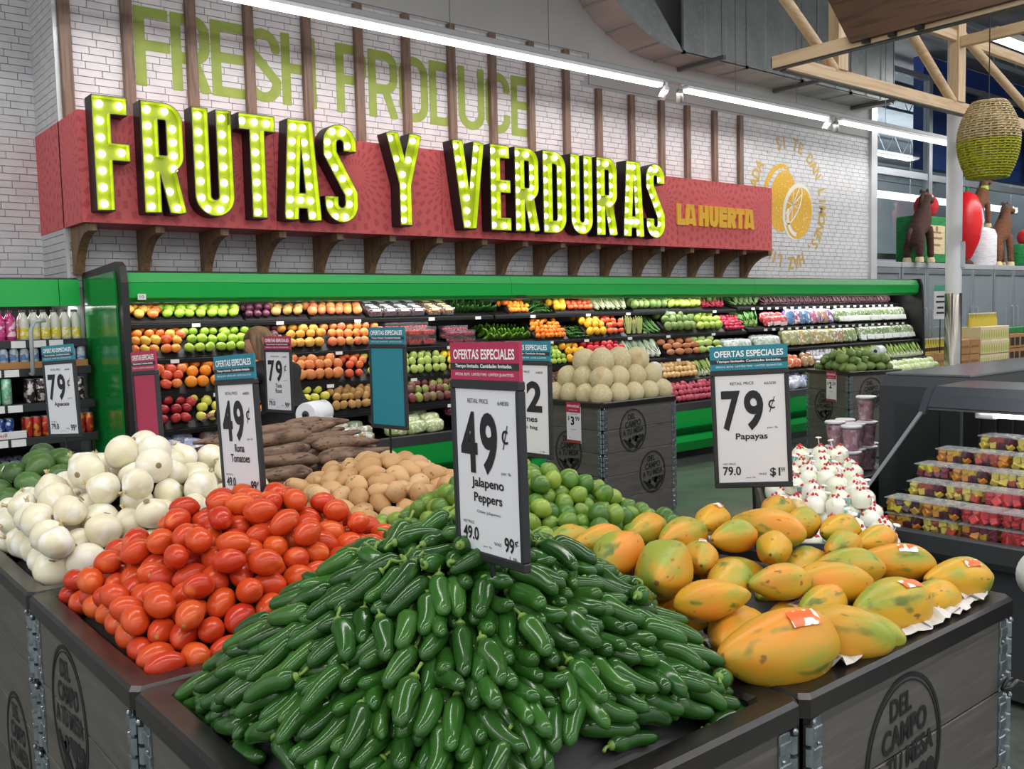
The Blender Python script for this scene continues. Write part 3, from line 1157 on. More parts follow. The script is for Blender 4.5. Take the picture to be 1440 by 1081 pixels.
# ================================================================== THE GREEN PRODUCE CASES
m_green = mat('case_green', '#0fb44a', rough=.30, spec=.45)
m_greenlit = mat('case_green_lit', '#41ad5d', rough=.30)  # lighter copy of the green, light on the canopy brow painted in
m_blk = mat('case_black', '#141416', rough=.38)
m_blk2 = mat('shelf_black', '#0c0c0d', rough=.5, spec=.3)
m_white = mat('label_white', '#f0f0ee', rough=.5)
m_dkgrey = mat('case_dark_grey', '#2c2d30', rough=.4)
m_clear = clear('clear_plastic', '#f4f8f8', .96, .05, .06)
YBACK = 7.32
SHELF = [(1.515, 6.75), (1.265, 6.60), (1.02, 6.45), (.795, 6.30)]
DECK = (.57, 6.10)
UNITS = [(2.0, 5.34, 'left'), (5.34, 8.95, 'middle'), (8.95, 12.72, 'right')]
for x0, x1, nm in UNITS:
    t = thing('produce_case', {'left': 'green open produce case full of apples and stone fruit, beside the drinks cooler', 'middle': 'green open produce case of peppers, asparagus and roots in the middle of the wall', 'right': 'green open produce case of bagged salads at the far end of the wall'}[nm], 'display case', (x0, 6.1, 0), (0, 0, 0), None)
    W = x1 - x0
    e = .002

    def P(y):
        return y - 6.1
    MB().box((e, P(YBACK), .12), (W - e, P(YBACK + .06), 1.86)).obj('back_panel', m_blk, t)
    # canopy: chamfer in the lit green, deep face, underside
    MB().prism([(P(6.52), 1.872), (P(6.60), 1.888), (P(YBACK + .06), 1.888), (P(YBACK + .06), 1.84), (P(6.60), 1.84)], e, W - e, 'x').obj('canopy_top', m_dkgrey, t)
    MB().prism([(P(6.505), 1.868), (P(6.60), 1.888), (P(6.60), 1.80), (P(6.475), 1.803)], e, W - e, 'x').obj('canopy_brow', m_greenlit, t)
    MB().prism([(P(6.475), 1.80), (P(6.60), 1.80), (P(6.60), 1.69), (P(6.50), 1.69), (P(6.485), 1.70)], e, W - e, 'x').obj('canopy_face', m_green, t)
    MB().prism([(P(6.50), 1.6885), (P(6.60), 1.6885), (P(6.60), 1.665), (P(6.512), 1.668)], e, W - e, 'x').obj('canopy_lip', mat('case_green_dark', '#157a35', rough=.35), t)
    MB().box((.03, P(6.61), 1.70), (W - .03, P(6.70), 1.71)).obj('canopy_lamp', m_lit, t)
    # shelves: sloping deck with a black front lip and label rail
    for k, (z, y) in enumerate(SHELF):
        dz = .022 if nm == 'right' and k in (0, 1, 2) else 0
        MB().prism([(P(y), z + dz - .004), (P(y), z + dz + .012), (P(YBACK - .01), z + dz + .14), (P(YBACK - .01), z + dz + .10)], .012, W - .012, 'x').obj('shelf', m_blk2, t)
        MB().cbox((.012, P(y) - .012, z + dz - .026), (W - .012, P(y), z + dz + .006), .003).obj('shelf_lip', m_blk2, t)
        rr = random.Random(int(x0 * 10) + k)
        xx = .25 + rr.random() * .3
        while xx < W - .2:
            if nm != 'right' or k in (0, 1):
                MB().box((xx, P(y) - .018, z + dz - .024), (xx + .06, P(y) - .0125, z + dz + .002)).obj('shelf_label', m_white, t)
            xx += .42 + rr.random() * .35 if nm != 'right' else .16
    z, y = DECK
    MB().prism([(P(y), z - .02), (P(y), z), (P(YBACK - .01), z + .06), (P(YBACK - .01), z - .02)], .012, W - .012, 'x').obj('deck', m_blk2, t)
    MB().prism([(P(6.06), z + .03), (P(6.10), z + .035), (P(6.10), z - .04), (P(6.05), z - .04)], e, W - e, 'x').obj('deck_rail', m_dkgrey, t)
    MB().prism([(P(6.055), .528), (P(6.10), .528), (P(6.16), .36), (P(6.13), .345)], e, W - e, 'x').obj('front_bumper', m_green, t)
    MB().prism([(P(6.085), .342), (P(6.17), .342), (P(6.22), .27), (P(6.17), .265)], e, W - e, 'x').obj('bumper_groove', mat('case_green_deep', '#0c5526', rough=.4), t)
    MB().prism([(P(6.10), .262), (P(6.20), .262), (P(6.25), .10), (P(6.20), .09), (P(6.11), .20)], e, W - e, 'x').obj('lower_bumper', m_green, t)
    MB().box((e, P(6.30), 0), (W - e, P(YBACK + .06), .12)).obj('kick_plate', m_blk, t)
    MB().prism([(P(6.22), .12), (P(YBACK), .12), (P(YBACK), .5), (P(6.16), .5)], .02, W - .02, 'x').obj('tank', m_blk, t)
    if nm == 'left':
        # free-standing green end panel with black edging
        prof = [(P(6.42), .02), (P(6.44), 1.80), (P(6.47), 1.91), (P(6.54), 1.945), (P(7.36), 1.905), (P(7.38), .02)]
        inn = [(P(6.52), .10), (P(6.54), 1.80), (P(6.56), 1.88), (P(7.27), 1.86), (P(7.29), .10)]
        MB().prism(prof, -.05, -.004, 'x').obj('end_panel_edge', m_blk, t)
        MB().prism(inn, -.064, -.0505, 'x').obj('end_panel_face', mat('end_panel_green', '#188a3a', rough=.12, spec=.5), t)
        MB().box((.06, P(6.475) - .01, 1.685), (.115, P(6.475) - .004, 1.725)).obj('case_number_plate', m_white, t)
        b = MB()
        put_text(b, '10', .087, 1.705, .028, .020, P(6.475) - .0105)
        b.obj('plate_number', m_blk, t)
    if nm == 'middle':
        MB().box((.06, P(6.475) - .01, 1.672), (.16, P(6.475) - .003, 1.70)).obj('case_number_plate', m_blk, t)
    if nm == 'right':
        prof = [(P(6.09), .02), (P(6.40), .75), (P(6.44), 1.80), (P(6.47), 1.89), (P(YBACK + .07), 1.90), (P(YBACK + .07), .02)]
        MB().prism(prof, W + .002, W + .05, 'x').obj('end_panel_edge', m_blk, t)

# ------------------------------------------------------------------ shelf produce: kinds
m_stemb = mat('brown_stem', '#5a4428', rough=.7)


def apple_shape(p):
    th = math.acos(max(-1, min(1, p.z)))
    k = 1 - .16 * math.exp(-(th / .45) ** 2) - .10 * math.exp(-((PI - th) / .4) ** 2)
    return p * k


def kind_round(name, cols, r=.036, rough=.3, flat_=.92, shape=apple_shape, noises=None, stem=False, n=12, m=9):
    mm = mat(name + '_skin', cols[0], rough=rough, rnd=cols, noises=noises or [])
    me = MB().ball((r, r, r * flat_), n, m, shape).mesh(name, mm, 'all')
    return dict(mesh=[me], r=r, name=name)


def bag_shape(p):
    k = .55 + .45 * (1 - abs(p.z) ** 3)
    x = math.copysign(abs(p.x) ** .6, p.x)
    z = math.copysign(abs(p.z) ** .55, p.z)
    return Vector((x, p.y * k + .1 * noise.noise(p * 3.1), z + .0))


K = {}
K['apple_red_yellow'] = kind_round('apple', ['#d5432c', '#e36a35', '#e8923f', '#d8b24a', '#c94a30'], .037, noises=[(14, '#e2b24c', .5, .68)])
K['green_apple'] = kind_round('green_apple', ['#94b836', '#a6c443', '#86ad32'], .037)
K['green_apple_shaded'] = kind_round('green_apple', ['#6f9a38', '#7fa540', '#628c30'], .037)  # greens darkened to stand for the top shelf's shade
K['plum'] = kind_round('plum', ['#4e2638', '#5f2c40', '#6a3347'], .030, .35, .95, None)
K['golden_pear'] = kind_round('golden_pear', ['#d9a043', '#e2ae50', '#cf9339'], .039, .5)
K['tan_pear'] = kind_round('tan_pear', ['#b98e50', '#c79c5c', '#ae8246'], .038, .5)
K['peach'] = kind_round('peach', ['#e8924a', '#e9a050', '#dd7350', '#e2a95c'], .037, .6, .95, None, [(16, '#d9624c', .52, .68)])
K['peach_shaded'] = kind_round('peach', ['#c98f52', '#b98350', '#a9704a', '#c9a058'], .037, .6, .95, None)  # peach colours dulled to stand for shade on the top shelf
K['orange'] = kind_round('orange', ['#ee8a1d', '#f29526', '#e97f18'], .042, .4, .96, None)
K['red_apple'] = kind_round('red_apple', ['#a8232a', '#8f1d28', '#b93330', '#7c1c26'], .038, .22)
K['pink_apple'] = kind_round('pink_apple', ['#e0623f', '#d84c36', '#e88a4a', '#cf3d33'], .039, .25, noises=[(12, '#e5a95a', .55, .7)])
K['yellow_apple'] = kind_round('yellow_apple', ['#d3cf52', '#c8c84a', '#dcd262'], .037, .3)
K['kiwi'] = kind_round('kiwi_fruit', ['#9a7440', '#a88048', '#b48d52'], .031, .8, 1.25, None)
K['mango'] = kind_round('mango', ['#dd8a4e', '#d87a44', '#e09a58', '#cc6a40'], .040, .4, 1.2, None)
K['nectarine'] = kind_round('nectarine', ['#c9492f', '#d85e35', '#de8040'], .034, .35, .95, None)
K['guava'] = kind_round('guava', ['#b3c465', '#a5bb5a', '#c0ce74'], .034, .45, 1.1, None)
K['lemon'] = kind_round('lemon', ['#f0cc2e', '#eec327', '#f3d544'], .032, .4, 1.3, None)
K['small_mango'] = kind_round('ripening_mango', ['#6f2f35', '#874041', '#7d8a3f', '#94a04c', '#5c2a30'], .034, .35, 1.15, None)
K['habanero'] = kind_round('orange_pepper', ['#ee7a1c', '#f18a26', '#e76a14'], .024, .3, 1.25, None, n=9, m=7)
K['yellow_pepper'] = kind_round('yellow_pepper', ['#f0b423', '#eea51c', '#f4c33a'], .036, .25, 1.1, None)
K['tomato_far'] = kind_round('vine_tomato', ['#e0512f', '#e66a3c', '#d9432b'], .034, .25, .85)
K['tomatillo'] = kind_round('tomatillo', ['#a9c846', '#98bb3c', '#bdd35c'], .026, .4, .95, None, n=9, m=7)
K['chayote'] = kind_round('chayote', ['#a9bf52', '#9bb548', '#b7ca64'], .042, .45, 1.2, None)
K['dark_chayote'] = kind_round('artichoke', ['#5f7a3c', '#6c8744', '#546e35'], .046, .6, 1.1, None, [(22, '#8a9a58', .5, .65)])
K['red_bell'] = kind_round('red_bell_pepper', ['#cf1f2c', '#c01a2a', '#dc3038'], .040, .18, 1.15)
K['sweet_potato'] = kind_round('sweet_potato', ['#b9774e', '#c58459', '#a96a44'], .034, .7, 1.8, None)
K['yellow_onion'] = kind_round('yellow_onion', ['#d9b274', '#e0bd84', '#cfa362'], .033, .45, .95, None, n=10, m=8)
K['red_potato'] = kind_round('red_potato', ['#b5485a', '#c25668', '#a83e52'], .033, .6, .9, None, n=10, m=8)
K['brown_nut'] = kind_round('walnut', ['#5f4636', '#74553f', '#4d382c'], .022, .7, 1, None, n=8, m=6)
K['radish'] = kind_round('radish', ['#c42a4a', '#d23a58', '#b02042'], .022, .35, 1.0, None, n=9, m=7)
K['squash'] = kind_round('pale_squash', ['#b8cc72', '#a8bf60', '#c6d788'], .036, .4, 1.7, None)
K['cabbage'] = kind_round('pale_cabbage', ['#c3d39a', '#b4c886', '#cfdbab'], .062, .6, .9, None, [(20, '#e3ead0', .5, .62)])
K['white_garlic'] = kind_round('garlic_bulb', ['#e9e6ea', '#dedbe2', '#f0eef0'], .030, .5, .85, None, n=9, m=7)
K['avocado_small'] = kind_round('lime_fruit', ['#4f7a34', '#5b8638'], .030, .4, 1.1, None)


def pepper_mesh(nm, L, r, mm, n=9, m=9, bend=.12):
    b = MB()
    pts, rs = [], []
    for i in range(m):
        t = i / (m - 1)
        pts.append((bend * L * math.sin(t * PI), 0, (t - .5) * L))
        rs.append(max(.0012, r * (math.sin(min(1, t / .22) * PI / 2) ** .7) * (1 - max(0, (t - .25) / .75) ** 1.8 * .75) if t < .98 else .003))
    b.tube(pts, rs, n)
    return b.mesh(nm, mm, 'all')


K['long_pepper'] = dict(mesh=[pepper_mesh('poblano_pepper', .21, .021, mat('poblano_skin', '#7aa838', rough=.25, rnd=['#6f9f34', '#8ab644', '#5f9030']))], r=.025, name='long_green_pepper', lay='long')
K['cucumber'] = dict(mesh=[pepper_mesh('cucumber', .24, .023, mat('cucumber_skin', '#35602c', rough=.35, rnd=['#2f5a28', '#3f6d32', '#4b7a38'], noises=[(25, '#5d8a48', .5, .7)]), bend=.03)], r=.025, name='cucumber', lay='long')
K['serrano'] = dict(mesh=[pepper_mesh('serrano_pepper', .085, .010, mat('serrano_skin', '#2f5c26', rough=.3, rnd=['#28521f', '#386a2c', '#44752f']))], r=.016, name='small_green_pepper', lay='jumble')


def bunch_mesh(nm, cols, stalk, L=.24, n=14, leafy=True, spread=.05):
    """a tied bunch: pale stalks fanning into leaf blades"""
    rr = random.Random(nm)
    ml = mat(nm + '_leaf', cols[0], rough=.55, rnd=cols)
    ms = mat(nm + '_stalk', stalk, rough=.5)
    b = MB()
    for i in range(n):
        a = rr.random() * 2 * PI
        s_ = spread * math.sqrt(rr.random())
        x0, y0 = s_ * .45 * math.cos(a), s_ * .45 * math.sin(a)
        x1, y1 = s_ * 1.3 * math.cos(a), s_ * 1.3 * math.sin(a)
        lz = L * (.35 if leafy else .95) * (.8 + .3 * rr.random())
        b.tube([(x0, y0, 0), (x1, y1, lz)], [.006, .005], 5, mi=1)
        if leafy:
            w = .022 + .018 * rr.random()
            dx, dy = math.cos(a), math.sin(a)
            top = L * (.75 + .3 * rr.random())
            k = .02 + .02 * rr.random()
            m1 = (x1 + dx * k, y1 + dy * k, (lz + top) / 2)
            p0, p2 = (x1, y1, lz * .85), (x1 + dx * 2.4 * k, y1 + dy * 2.4 * k, top)
            b.add([p0, (m1[0] - dy * w, m1[1] + dx * w, m1[2]), p2, (m1[0] + dy * w, m1[1] - dx * w, m1[2]), (m1[0] + dx * .008, m1[1] + dy * .008, m1[2] + .01)],
                  [(0, 1, 4), (1, 2, 4), (2, 3, 4), (3, 0, 4)], mi=0)
        elif rr.random() < .8:
            b.ball((.007, .007, .02), 6, 5, None, T(x1, y1, lz), 0)
    return b.mesh(nm, [ml, ms], False)


K['asparagus'] = dict(mesh=[bunch_mesh('asparagus', ['#9c8f52', '#8b9a50', '#b5964f'], '#a9b070', .20, 16, False, .045)], r=.05, name='asparagus_bunch', lay='stand')
K['green_onion'] = dict(mesh=[bunch_mesh('green_onion', ['#7f9f52', '#8fae5e', '#6d9048'], '#d5dcb4', .34, 12, True, .04)], r=.045, name='green_onion_bunch', lay='lean')
K['green_bean'] = dict(mesh=[bunch_mesh('green_bean', ['#4f8238', '#3f7030'], '#55883c', .18, 18, False, .05)], r=.045, name='green_bean_bundle', lay='lean')
K['radish_bunch'] = dict(mesh=[bunch_mesh('radish_top', ['#4c7c30', '#5f8f3a', '#8d4a38'], '#b53a50', .22, 12)], r=.05, name='radish_bunch', lay='lean')
K['herb'] = dict(mesh=[bunch_mesh('cilantro', ['#4f8a30', '#3d7526', '#64a03c'], '#7fa652', .22, 20, True, .06)], r=.05, name='herb_bunch', lay='lean')
K['kale'] = dict(mesh=[bunch_mesh('kale', ['#39592f', '#46683a', '#2f4d2a'], '#7d9a60', .24, 18, True, .07)], r=.055, name='kale_bunch', lay='lean')
K['red_leaf'] = dict(mesh=[bunch_mesh('red_leaf', ['#6b3c46', '#86505a', '#54303c', '#5a6d44'], '#7d5a62', .22, 16, True, .07)], r=.055, name='red_leaf_bunch', lay='lean')
K['lettuce'] = dict(mesh=[bunch_mesh('lettuce', ['#a4c45a', '#b6d070', '#92b64c'], '#e0e8c4', .24, 18, True, .07)], r=.055, name='lettuce_bunch', lay='lean')
K['leek'] = dict(mesh=[bunch_mesh('leek', ['#a8bf98', '#c8d6bc', '#8fae80'], '#e8ece0', .26, 14, True, .05)], r=.05, name='leek_bunch', lay='lean')


def bag_kind(name, cols, w, d, h, noises, label=None, rough=.22):
    mm = mat(name + '_film', cols[0], rough=rough, rnd=cols, noises=noises, coat=.4)
    me = MB().ball((w / 2, d / 2, h / 2), 14, 10, bag_shape).mesh(name, mm, 'all')
    k = dict(mesh=[me], r=w / 2, w=w, d=d, h=h, name=name, lay='bag')
    if label:
        ml = mat(name + '_label', label, rough=.3)
        k['kids'] = [('bag_label', MB().cbox((-w * .36, -d * .5 - .004, -h * .46), (w * .36, -d * .36, -h * .10), .003).mesh('bag_label', ml))]
    return k


K['salad_bag'] = bag_kind('salad_bag', ['#7d9a62', '#93aa74', '#a9bb92', '#6b8a54'], .13, .06, .19, [(26, '#e6ebe0', .52, .62, 2), (40, '#4b6f3a', .58, .66, 2)], '#f0f2ee')
K['mixed_bag'] = bag_kind('mixed_bag', ['#8aa066', '#b78a6a', '#9bb072', '#c9a25a', '#7f9a58'], .13, .06, .19, [(24, '#e3e6da', .52, .62, 2)])
K['red_bag'] = bag_kind('red_net_bag', ['#d6414a', '#e05a58', '#c7364a'], .15, .09, .13, [(30, '#f0b0a8', .56, .66, 2)], '#f2d0d4')
K['print_bag'] = bag_kind('printed_bag', ['#c85a64', '#7a5aa0', '#5a8ab0', '#c98a5a'], .15, .06, .20, [(14, '#f0eef0', .54, .6, 2), (22, '#4a58a8', .58, .63, 2)])
K['carrot_bag'] = bag_kind('carrot_bag', ['#e5762c', '#dd6a3a'], .14, .08, .12, [(24, '#f0d8c8', .56, .64, 2)])
K['purple_bag'] = bag_kind('purple_bag', ['#8c6a9a', '#a283ac', '#7a5a88'], .14, .08, .11, [(24, '#e6dce8', .54, .62, 2)])
K['brown_bag'] = bag_kind('potato_bag', ['#a67c50', '#b88c5c'], .13, .08, .14, [(24, '#d8c0a0', .54, .64, 2)])
K['grape_bag'] = bag_kind('grape_bag', ['#b9c88a', '#c6d49a', '#aebf78'], .19, .15, .12, [(42, '#eef2dc', .50, .62, 1)])
K['pink_grape_bag'] = bag_kind('pink_grape_bag', ['#b8487a', '#c95c8a'], .19, .15, .12, [(40, '#f0c8d8', .52, .62, 1)])
K['apple_bag'] = bag_kind('apple_bag', ['#cf7a62', '#d99a7c', '#c8c0c4', '#dcae90'], .19, .14, .11, [(30, '#f0e6e0', .50, .60, 2), (16, '#b84a44', .56, .62, 2)])
K['blue_bag'] = bag_kind('blue_bag', ['#4a5aa0', '#7a86b8', '#d8dce8'], .17, .13, .12, [(22, '#eef0f4', .50, .58, 2)])
K['cheese_bag'] = bag_kind('dip_pack', ['#c9c8b4', '#9aa08a', '#e0d8b0', '#8a9a80'], .14, .10, .08, [(24, '#ecebe6', .5, .6, 2), (30, '#c08a3a', .6, .66, 2)])
K['white_bag'] = bag_kind('white_cabbage_bag', ['#cfdcd4', '#b9cbbf', '#dde6e0'], .14, .08, .14, [(26, '#f0f4f0', .5, .6, 2), (34, '#8fae90', .58, .66, 2)])


def clam_kind(name, cols, w, d, h, label=None):
    """a clear clamshell with berries in it"""
    rr = random.Random(name)
    mf = mat(name + '_fruit', cols[0], rough=.35, rnd=None, noises=[(55, cols[1], .45, .6, 2)])
    f = MB()
    nx, ny = max(3, int(w / .028)), max(2, int(d / .03))
    for i in range(nx):
        for j in range(ny):
            f.ball((.0155, .0155, .0165), 7, 5, None, T(-w / 2 + (i + .5) * w / nx + rr.uniform(-.002, .002), -d / 2 + (j + .5) * d / ny, h * .42 + rr.uniform(-.003, .004)))
    f.cbox((-w * .42, -d * .42, .004), (w * .42, d * .42, h * .4), .008)
    sh = MB()
    sh.prism([(-w / 2 + .006, 0), (w / 2 - .006, 0), (w / 2, h * .6), (-w / 2, h * .6)], -d / 2, d / 2, 'y')
    sh.cbox((-w / 2 - .003, -d / 2 - .003, h * .6), (w / 2 + .003, d / 2 + .003, h), .006)
    k = dict(mesh=[sh.mesh(name, m_clear)], r=w / 2, w=w, d=d, h=h, name=name, lay='clam', kids=[('fruit', f.mesh('fruit', mf, 'all'))])
    if label:
        k['kids'].append(('clamshell_label', MB().box((-w * .3, -d / 2 - .005, h * .66), (w * .3, -d / 2 - .0035, h * .94)).box((-w * .28, -d * .3, h + .0005), (w * .28, d * .3, h + .0015)).mesh('clamshell_label', mat(name + '_label', label, rough=.4))))
    return k


K['strawberry_box'] = clam_kind('strawberry_box', ['#c4242e', '#d94a44'], .135, .11, .075)
K['raspberry_box'] = clam_kind('raspberry_box', ['#9a1f38', '#b53450'], .12, .10, .055)
K['grape_box'] = clam_kind('grape_box', ['#5c2230', '#7a3040'], .13, .11, .065, '#d8d8dc')
K['berry_box'] = clam_kind('berry_box', ['#8a2a30', '#c9823a'], .13, .11, .065, '#e8d8a0')

# (shelf, x0, x1, kind, label)   shelf 5 = the deep bottom deck
SEC = [
    (1, 2.04, 2.33, 'apple_red_yellow', 'red and yellow apple on the top shelf beside the green end panel'),
    (1, 2.34, 2.92, 'green_apple_shaded', 'green apple in the shade of the top shelf'),
    (1, 2.96, 3.18, 'plum', 'dark plum on the top shelf of the green case'),
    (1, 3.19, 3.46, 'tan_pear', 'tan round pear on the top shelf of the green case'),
    (1, 3.50, 3.98, 'peach_shaded', 'shaded peach on the top shelf above the bright peaches'),
    (1, 4.02, 4.60, 'grape_box', 'clear box of dark grapes with white label on top shelf'),
    (1, 4.62, 4.92, 'berry_box', 'clear box of mixed berries with yellow label on top shelf'),
    (1, 4.98, 5.50, 'cucumber', 'dark green cucumber on the top shelf'),
    (1, 5.55, 5.80, 'habanero', 'small orange pepper on the top shelf'),
    (1, 5.83, 6.10, 'serrano', 'small dark green pepper on the top shelf'),
    (1, 6.14, 6.30, 'yellow_pepper', 'yellow pepper on the top shelf'),
    (1, 6.31, 6.66, 'tomato_far', 'red orange tomato on the top shelf'),
    (1, 6.72, 7.20, 'green_onion', 'bunch of green onions on the top shelf'),
    (1, 7.24, 7.80, 'dark_chayote', 'dark green artichoke on the top shelf'),
    (1, 7.82, 8.36, 'chayote', 'light green chayote on the top shelf'),
    (1, 8.40, 8.90, 'radish_bunch', 'leafy radish bunch on the top shelf'),
    (1, 9.00, 9.55, 'kale', 'dark kale bunch on the top shelf'),
    (1, 9.60, 12.65, 'red_leaf', 'bunch of dark red leaves on the top shelf at the far end'),
    (2, 2.04, 2.42, 'apple_red_yellow', 'red and yellow apple on the second shelf next to green apples'),
    (2, 2.44, 2.98, 'green_apple', 'bright green apple on the second shelf'),
    (2, 3.00, 3.20, 'plum', 'purple plum on the second shelf behind the shopper'),
    (2, 3.22, 3.56, 'golden_pear', 'golden round pear on the second shelf'),
    (2, 3.58, 4.12, 'peach', 'bright orange peach on the second shelf'),
    (2, 4.16, 4.72, 'strawberry_box', 'clear box of strawberries on the second shelf'),
    (2, 4.76, 5.14, 'raspberry_box', 'clear box of raspberries on the second shelf'),
    (2, 5.20, 5.74, 'long_pepper', 'long bright green pepper on the second shelf'),
    (2, 5.76, 6.14, 'habanero', 'small orange pepper on the second shelf'),
    (2, 6.16, 6.42, 'serrano', 'small dark green pepper on the second shelf'),
    (2, 6.44, 6.70, 'yellow_pepper', 'yellow pepper on the second shelf'),
    (2, 6.72, 6.96, 'tomato_far', 'red orange tomato on the second shelf'),
    (2, 7.00, 7.30, 'asparagus', 'bunch of asparagus on the second shelf'),
    (2, 7.32, 7.58, 'green_bean', 'bundle of green beans on the second shelf'),
    (2, 7.60, 8.12, 'dark_chayote', 'dark green artichoke on the second shelf'),
    (2, 8.14, 8.56, 'chayote', 'light green chayote on the second shelf'),
    (2, 8.60, 8.92, 'radish', 'red radish on the second shelf'),
    (2, 9.00, 9.34, 'herb', 'green herb bunch on the second shelf'),
    (2, 9.36, 9.80, 'red_bag', 'red net bag on the second shelf at the far end'),
    (2, 9.84, 10.90, 'print_bag', 'printed colourful bag on the second shelf at the far end'),
    (2, 10.94, 12.66, 'salad_bag', 'upright salad bag with white label on the second shelf'),
    (3, 2.04, 2.36, 'pink_apple', 'red orange apple on the third shelf'),
    (3, 2.38, 3.10, 'orange', 'orange on the third shelf left of the shopper'),
    (3, 3.14, 3.62, 'mango', 'orange brown mango on the third shelf'),
    (3, 3.64, 3.82, 'nectarine', 'red nectarine on the third shelf'),
    (3, 3.84, 4.06, 'yellow_apple', 'yellow apple on the third shelf'),
    (3, 4.10, 4.62, 'guava', 'pale green guava on the third shelf'),
    (3, 4.64, 5.14, 'lemon', 'yellow lemon on the third shelf'),
    (3, 5.18, 5.46, 'serrano', 'small dark green pepper on the third shelf'),
    (3, 5.48, 6.00, 'tomatillo', 'yellow green tomatillo on the third shelf'),
    (3, 6.02, 6.28, 'yellow_pepper', 'yellow orange pepper on the third shelf'),
    (3, 6.32, 6.84, 'red_bell', 'glossy red bell pepper on the third shelf'),
    (3, 6.88, 7.40, 'leek', 'pale white green leek bunch on the third shelf'),
    (3, 7.44, 7.94, 'sweet_potato', 'brown sweet potato on the third shelf'),
    (3, 7.96, 8.40, 'squash', 'pale green squash on the third shelf'),
    (3, 8.44, 8.90, 'white_bag', 'white cabbage bag on the third shelf'),
    (3, 9.00, 9.50, 'white_bag', 'white cabbage bag on the third shelf at the far end'),
    (3, 9.54, 11.20, 'mixed_bag', 'mixed vegetable bag on the third shelf at the far end'),
    (3, 11.24, 12.66, 'salad_bag', 'leaning salad bag on the third shelf at the far end'),
    (4, 2.04, 2.36, 'red_apple', 'dark red apple on the fourth shelf'),
    (4, 2.38, 2.74, 'yellow_apple', 'yellow green apple on the fourth shelf left of the shopper'),
    (4, 2.76, 3.06, 'orange', 'orange on the fourth shelf beside the shopper'),
    (4, 3.08, 3.42, 'yellow_apple', 'yellow green apple on the fourth shelf right of the shopper'),
    (4, 3.44, 3.94, 'kiwi', 'brown kiwi on the fourth shelf'),
    (4, 3.98, 5.30, 'small_mango', 'dark red and green mango on the fourth shelf'),
    (4, 5.40, 5.82, 'brown_nut', 'brown walnut on the fourth shelf'),
    (4, 5.84, 6.30, 'tomato_far', 'red tomato on the fourth shelf left of the melons'),
    (4, 6.32, 6.98, 'yellow_pepper', 'yellow pepper on the fourth shelf behind the melons'),
    (4, 7.00, 7.74, 'yellow_onion', 'small tan onion on the fourth shelf'),
    (4, 7.78, 8.30, 'lettuce', 'lettuce bunch on the fourth shelf'),
    (4, 8.34, 8.90, 'carrot_bag', 'orange carrot bag on the fourth shelf'),
    (4, 9.00, 9.36, 'purple_bag', 'purple cabbage bag on the fourth shelf'),
    (4, 9.38, 9.66, 'carrot_bag', 'orange carrot bag on the fourth shelf at the far end'),
    (4, 9.68, 9.94, 'brown_bag', 'brown potato bag on the fourth shelf'),
    (4, 9.96, 10.56, 'white_garlic', 'white garlic bulb on the fourth shelf'),
    (4, 10.60, 12.66, 'lettuce', 'bright lettuce bunch on the fourth shelf at the far end'),
    (5, 2.04, 2.40, 'blue_bag', 'blue and white bag on the bottom deck by the end panel'),
    (5, 2.42, 3.10, 'apple_bag', 'bag of red apples on the bottom deck left of the shopper'),
    (5, 3.14, 3.76, 'cheese_bag', 'small packet on the bottom deck right of the shopper'),
    (5, 3.80, 4.50, 'grape_bag', 'bag of pale green grapes on the bottom deck'),
    (5, 4.54, 5.00, 'pink_grape_bag', 'bag of pink grapes on the bottom deck'),
    (5, 5.04, 5.32, 'grape_bag', 'bag of green grapes on the bottom deck behind the signs'),
    (5, 5.40, 7.00, 'brown_bag', 'brown potato bag on the bottom deck'),
    (5, 7.04, 7.90, 'red_potato', 'red potato on the bottom deck'),
    (5, 7.94, 8.90, 'squash', 'pale squash on the bottom deck'),
    (5, 9.00, 9.70, 'blue_bag', 'blue and white bag on the bottom deck at the far end'),
    (5, 9.74, 10.90, 'cabbage', 'pale cabbage on the bottom deck'),
    (5, 10.94, 12.66, 'cabbage', 'pale cabbage on the bottom deck at the far end'),
]
m_tray = mat('tray_black', '#111113', rough=.5)
CASES = [o for o in COL.objects if o.name.startswith('produce_case')]


def UNIT_OF(x):
    return [c for c in CASES if c.location.x <= x][-1]




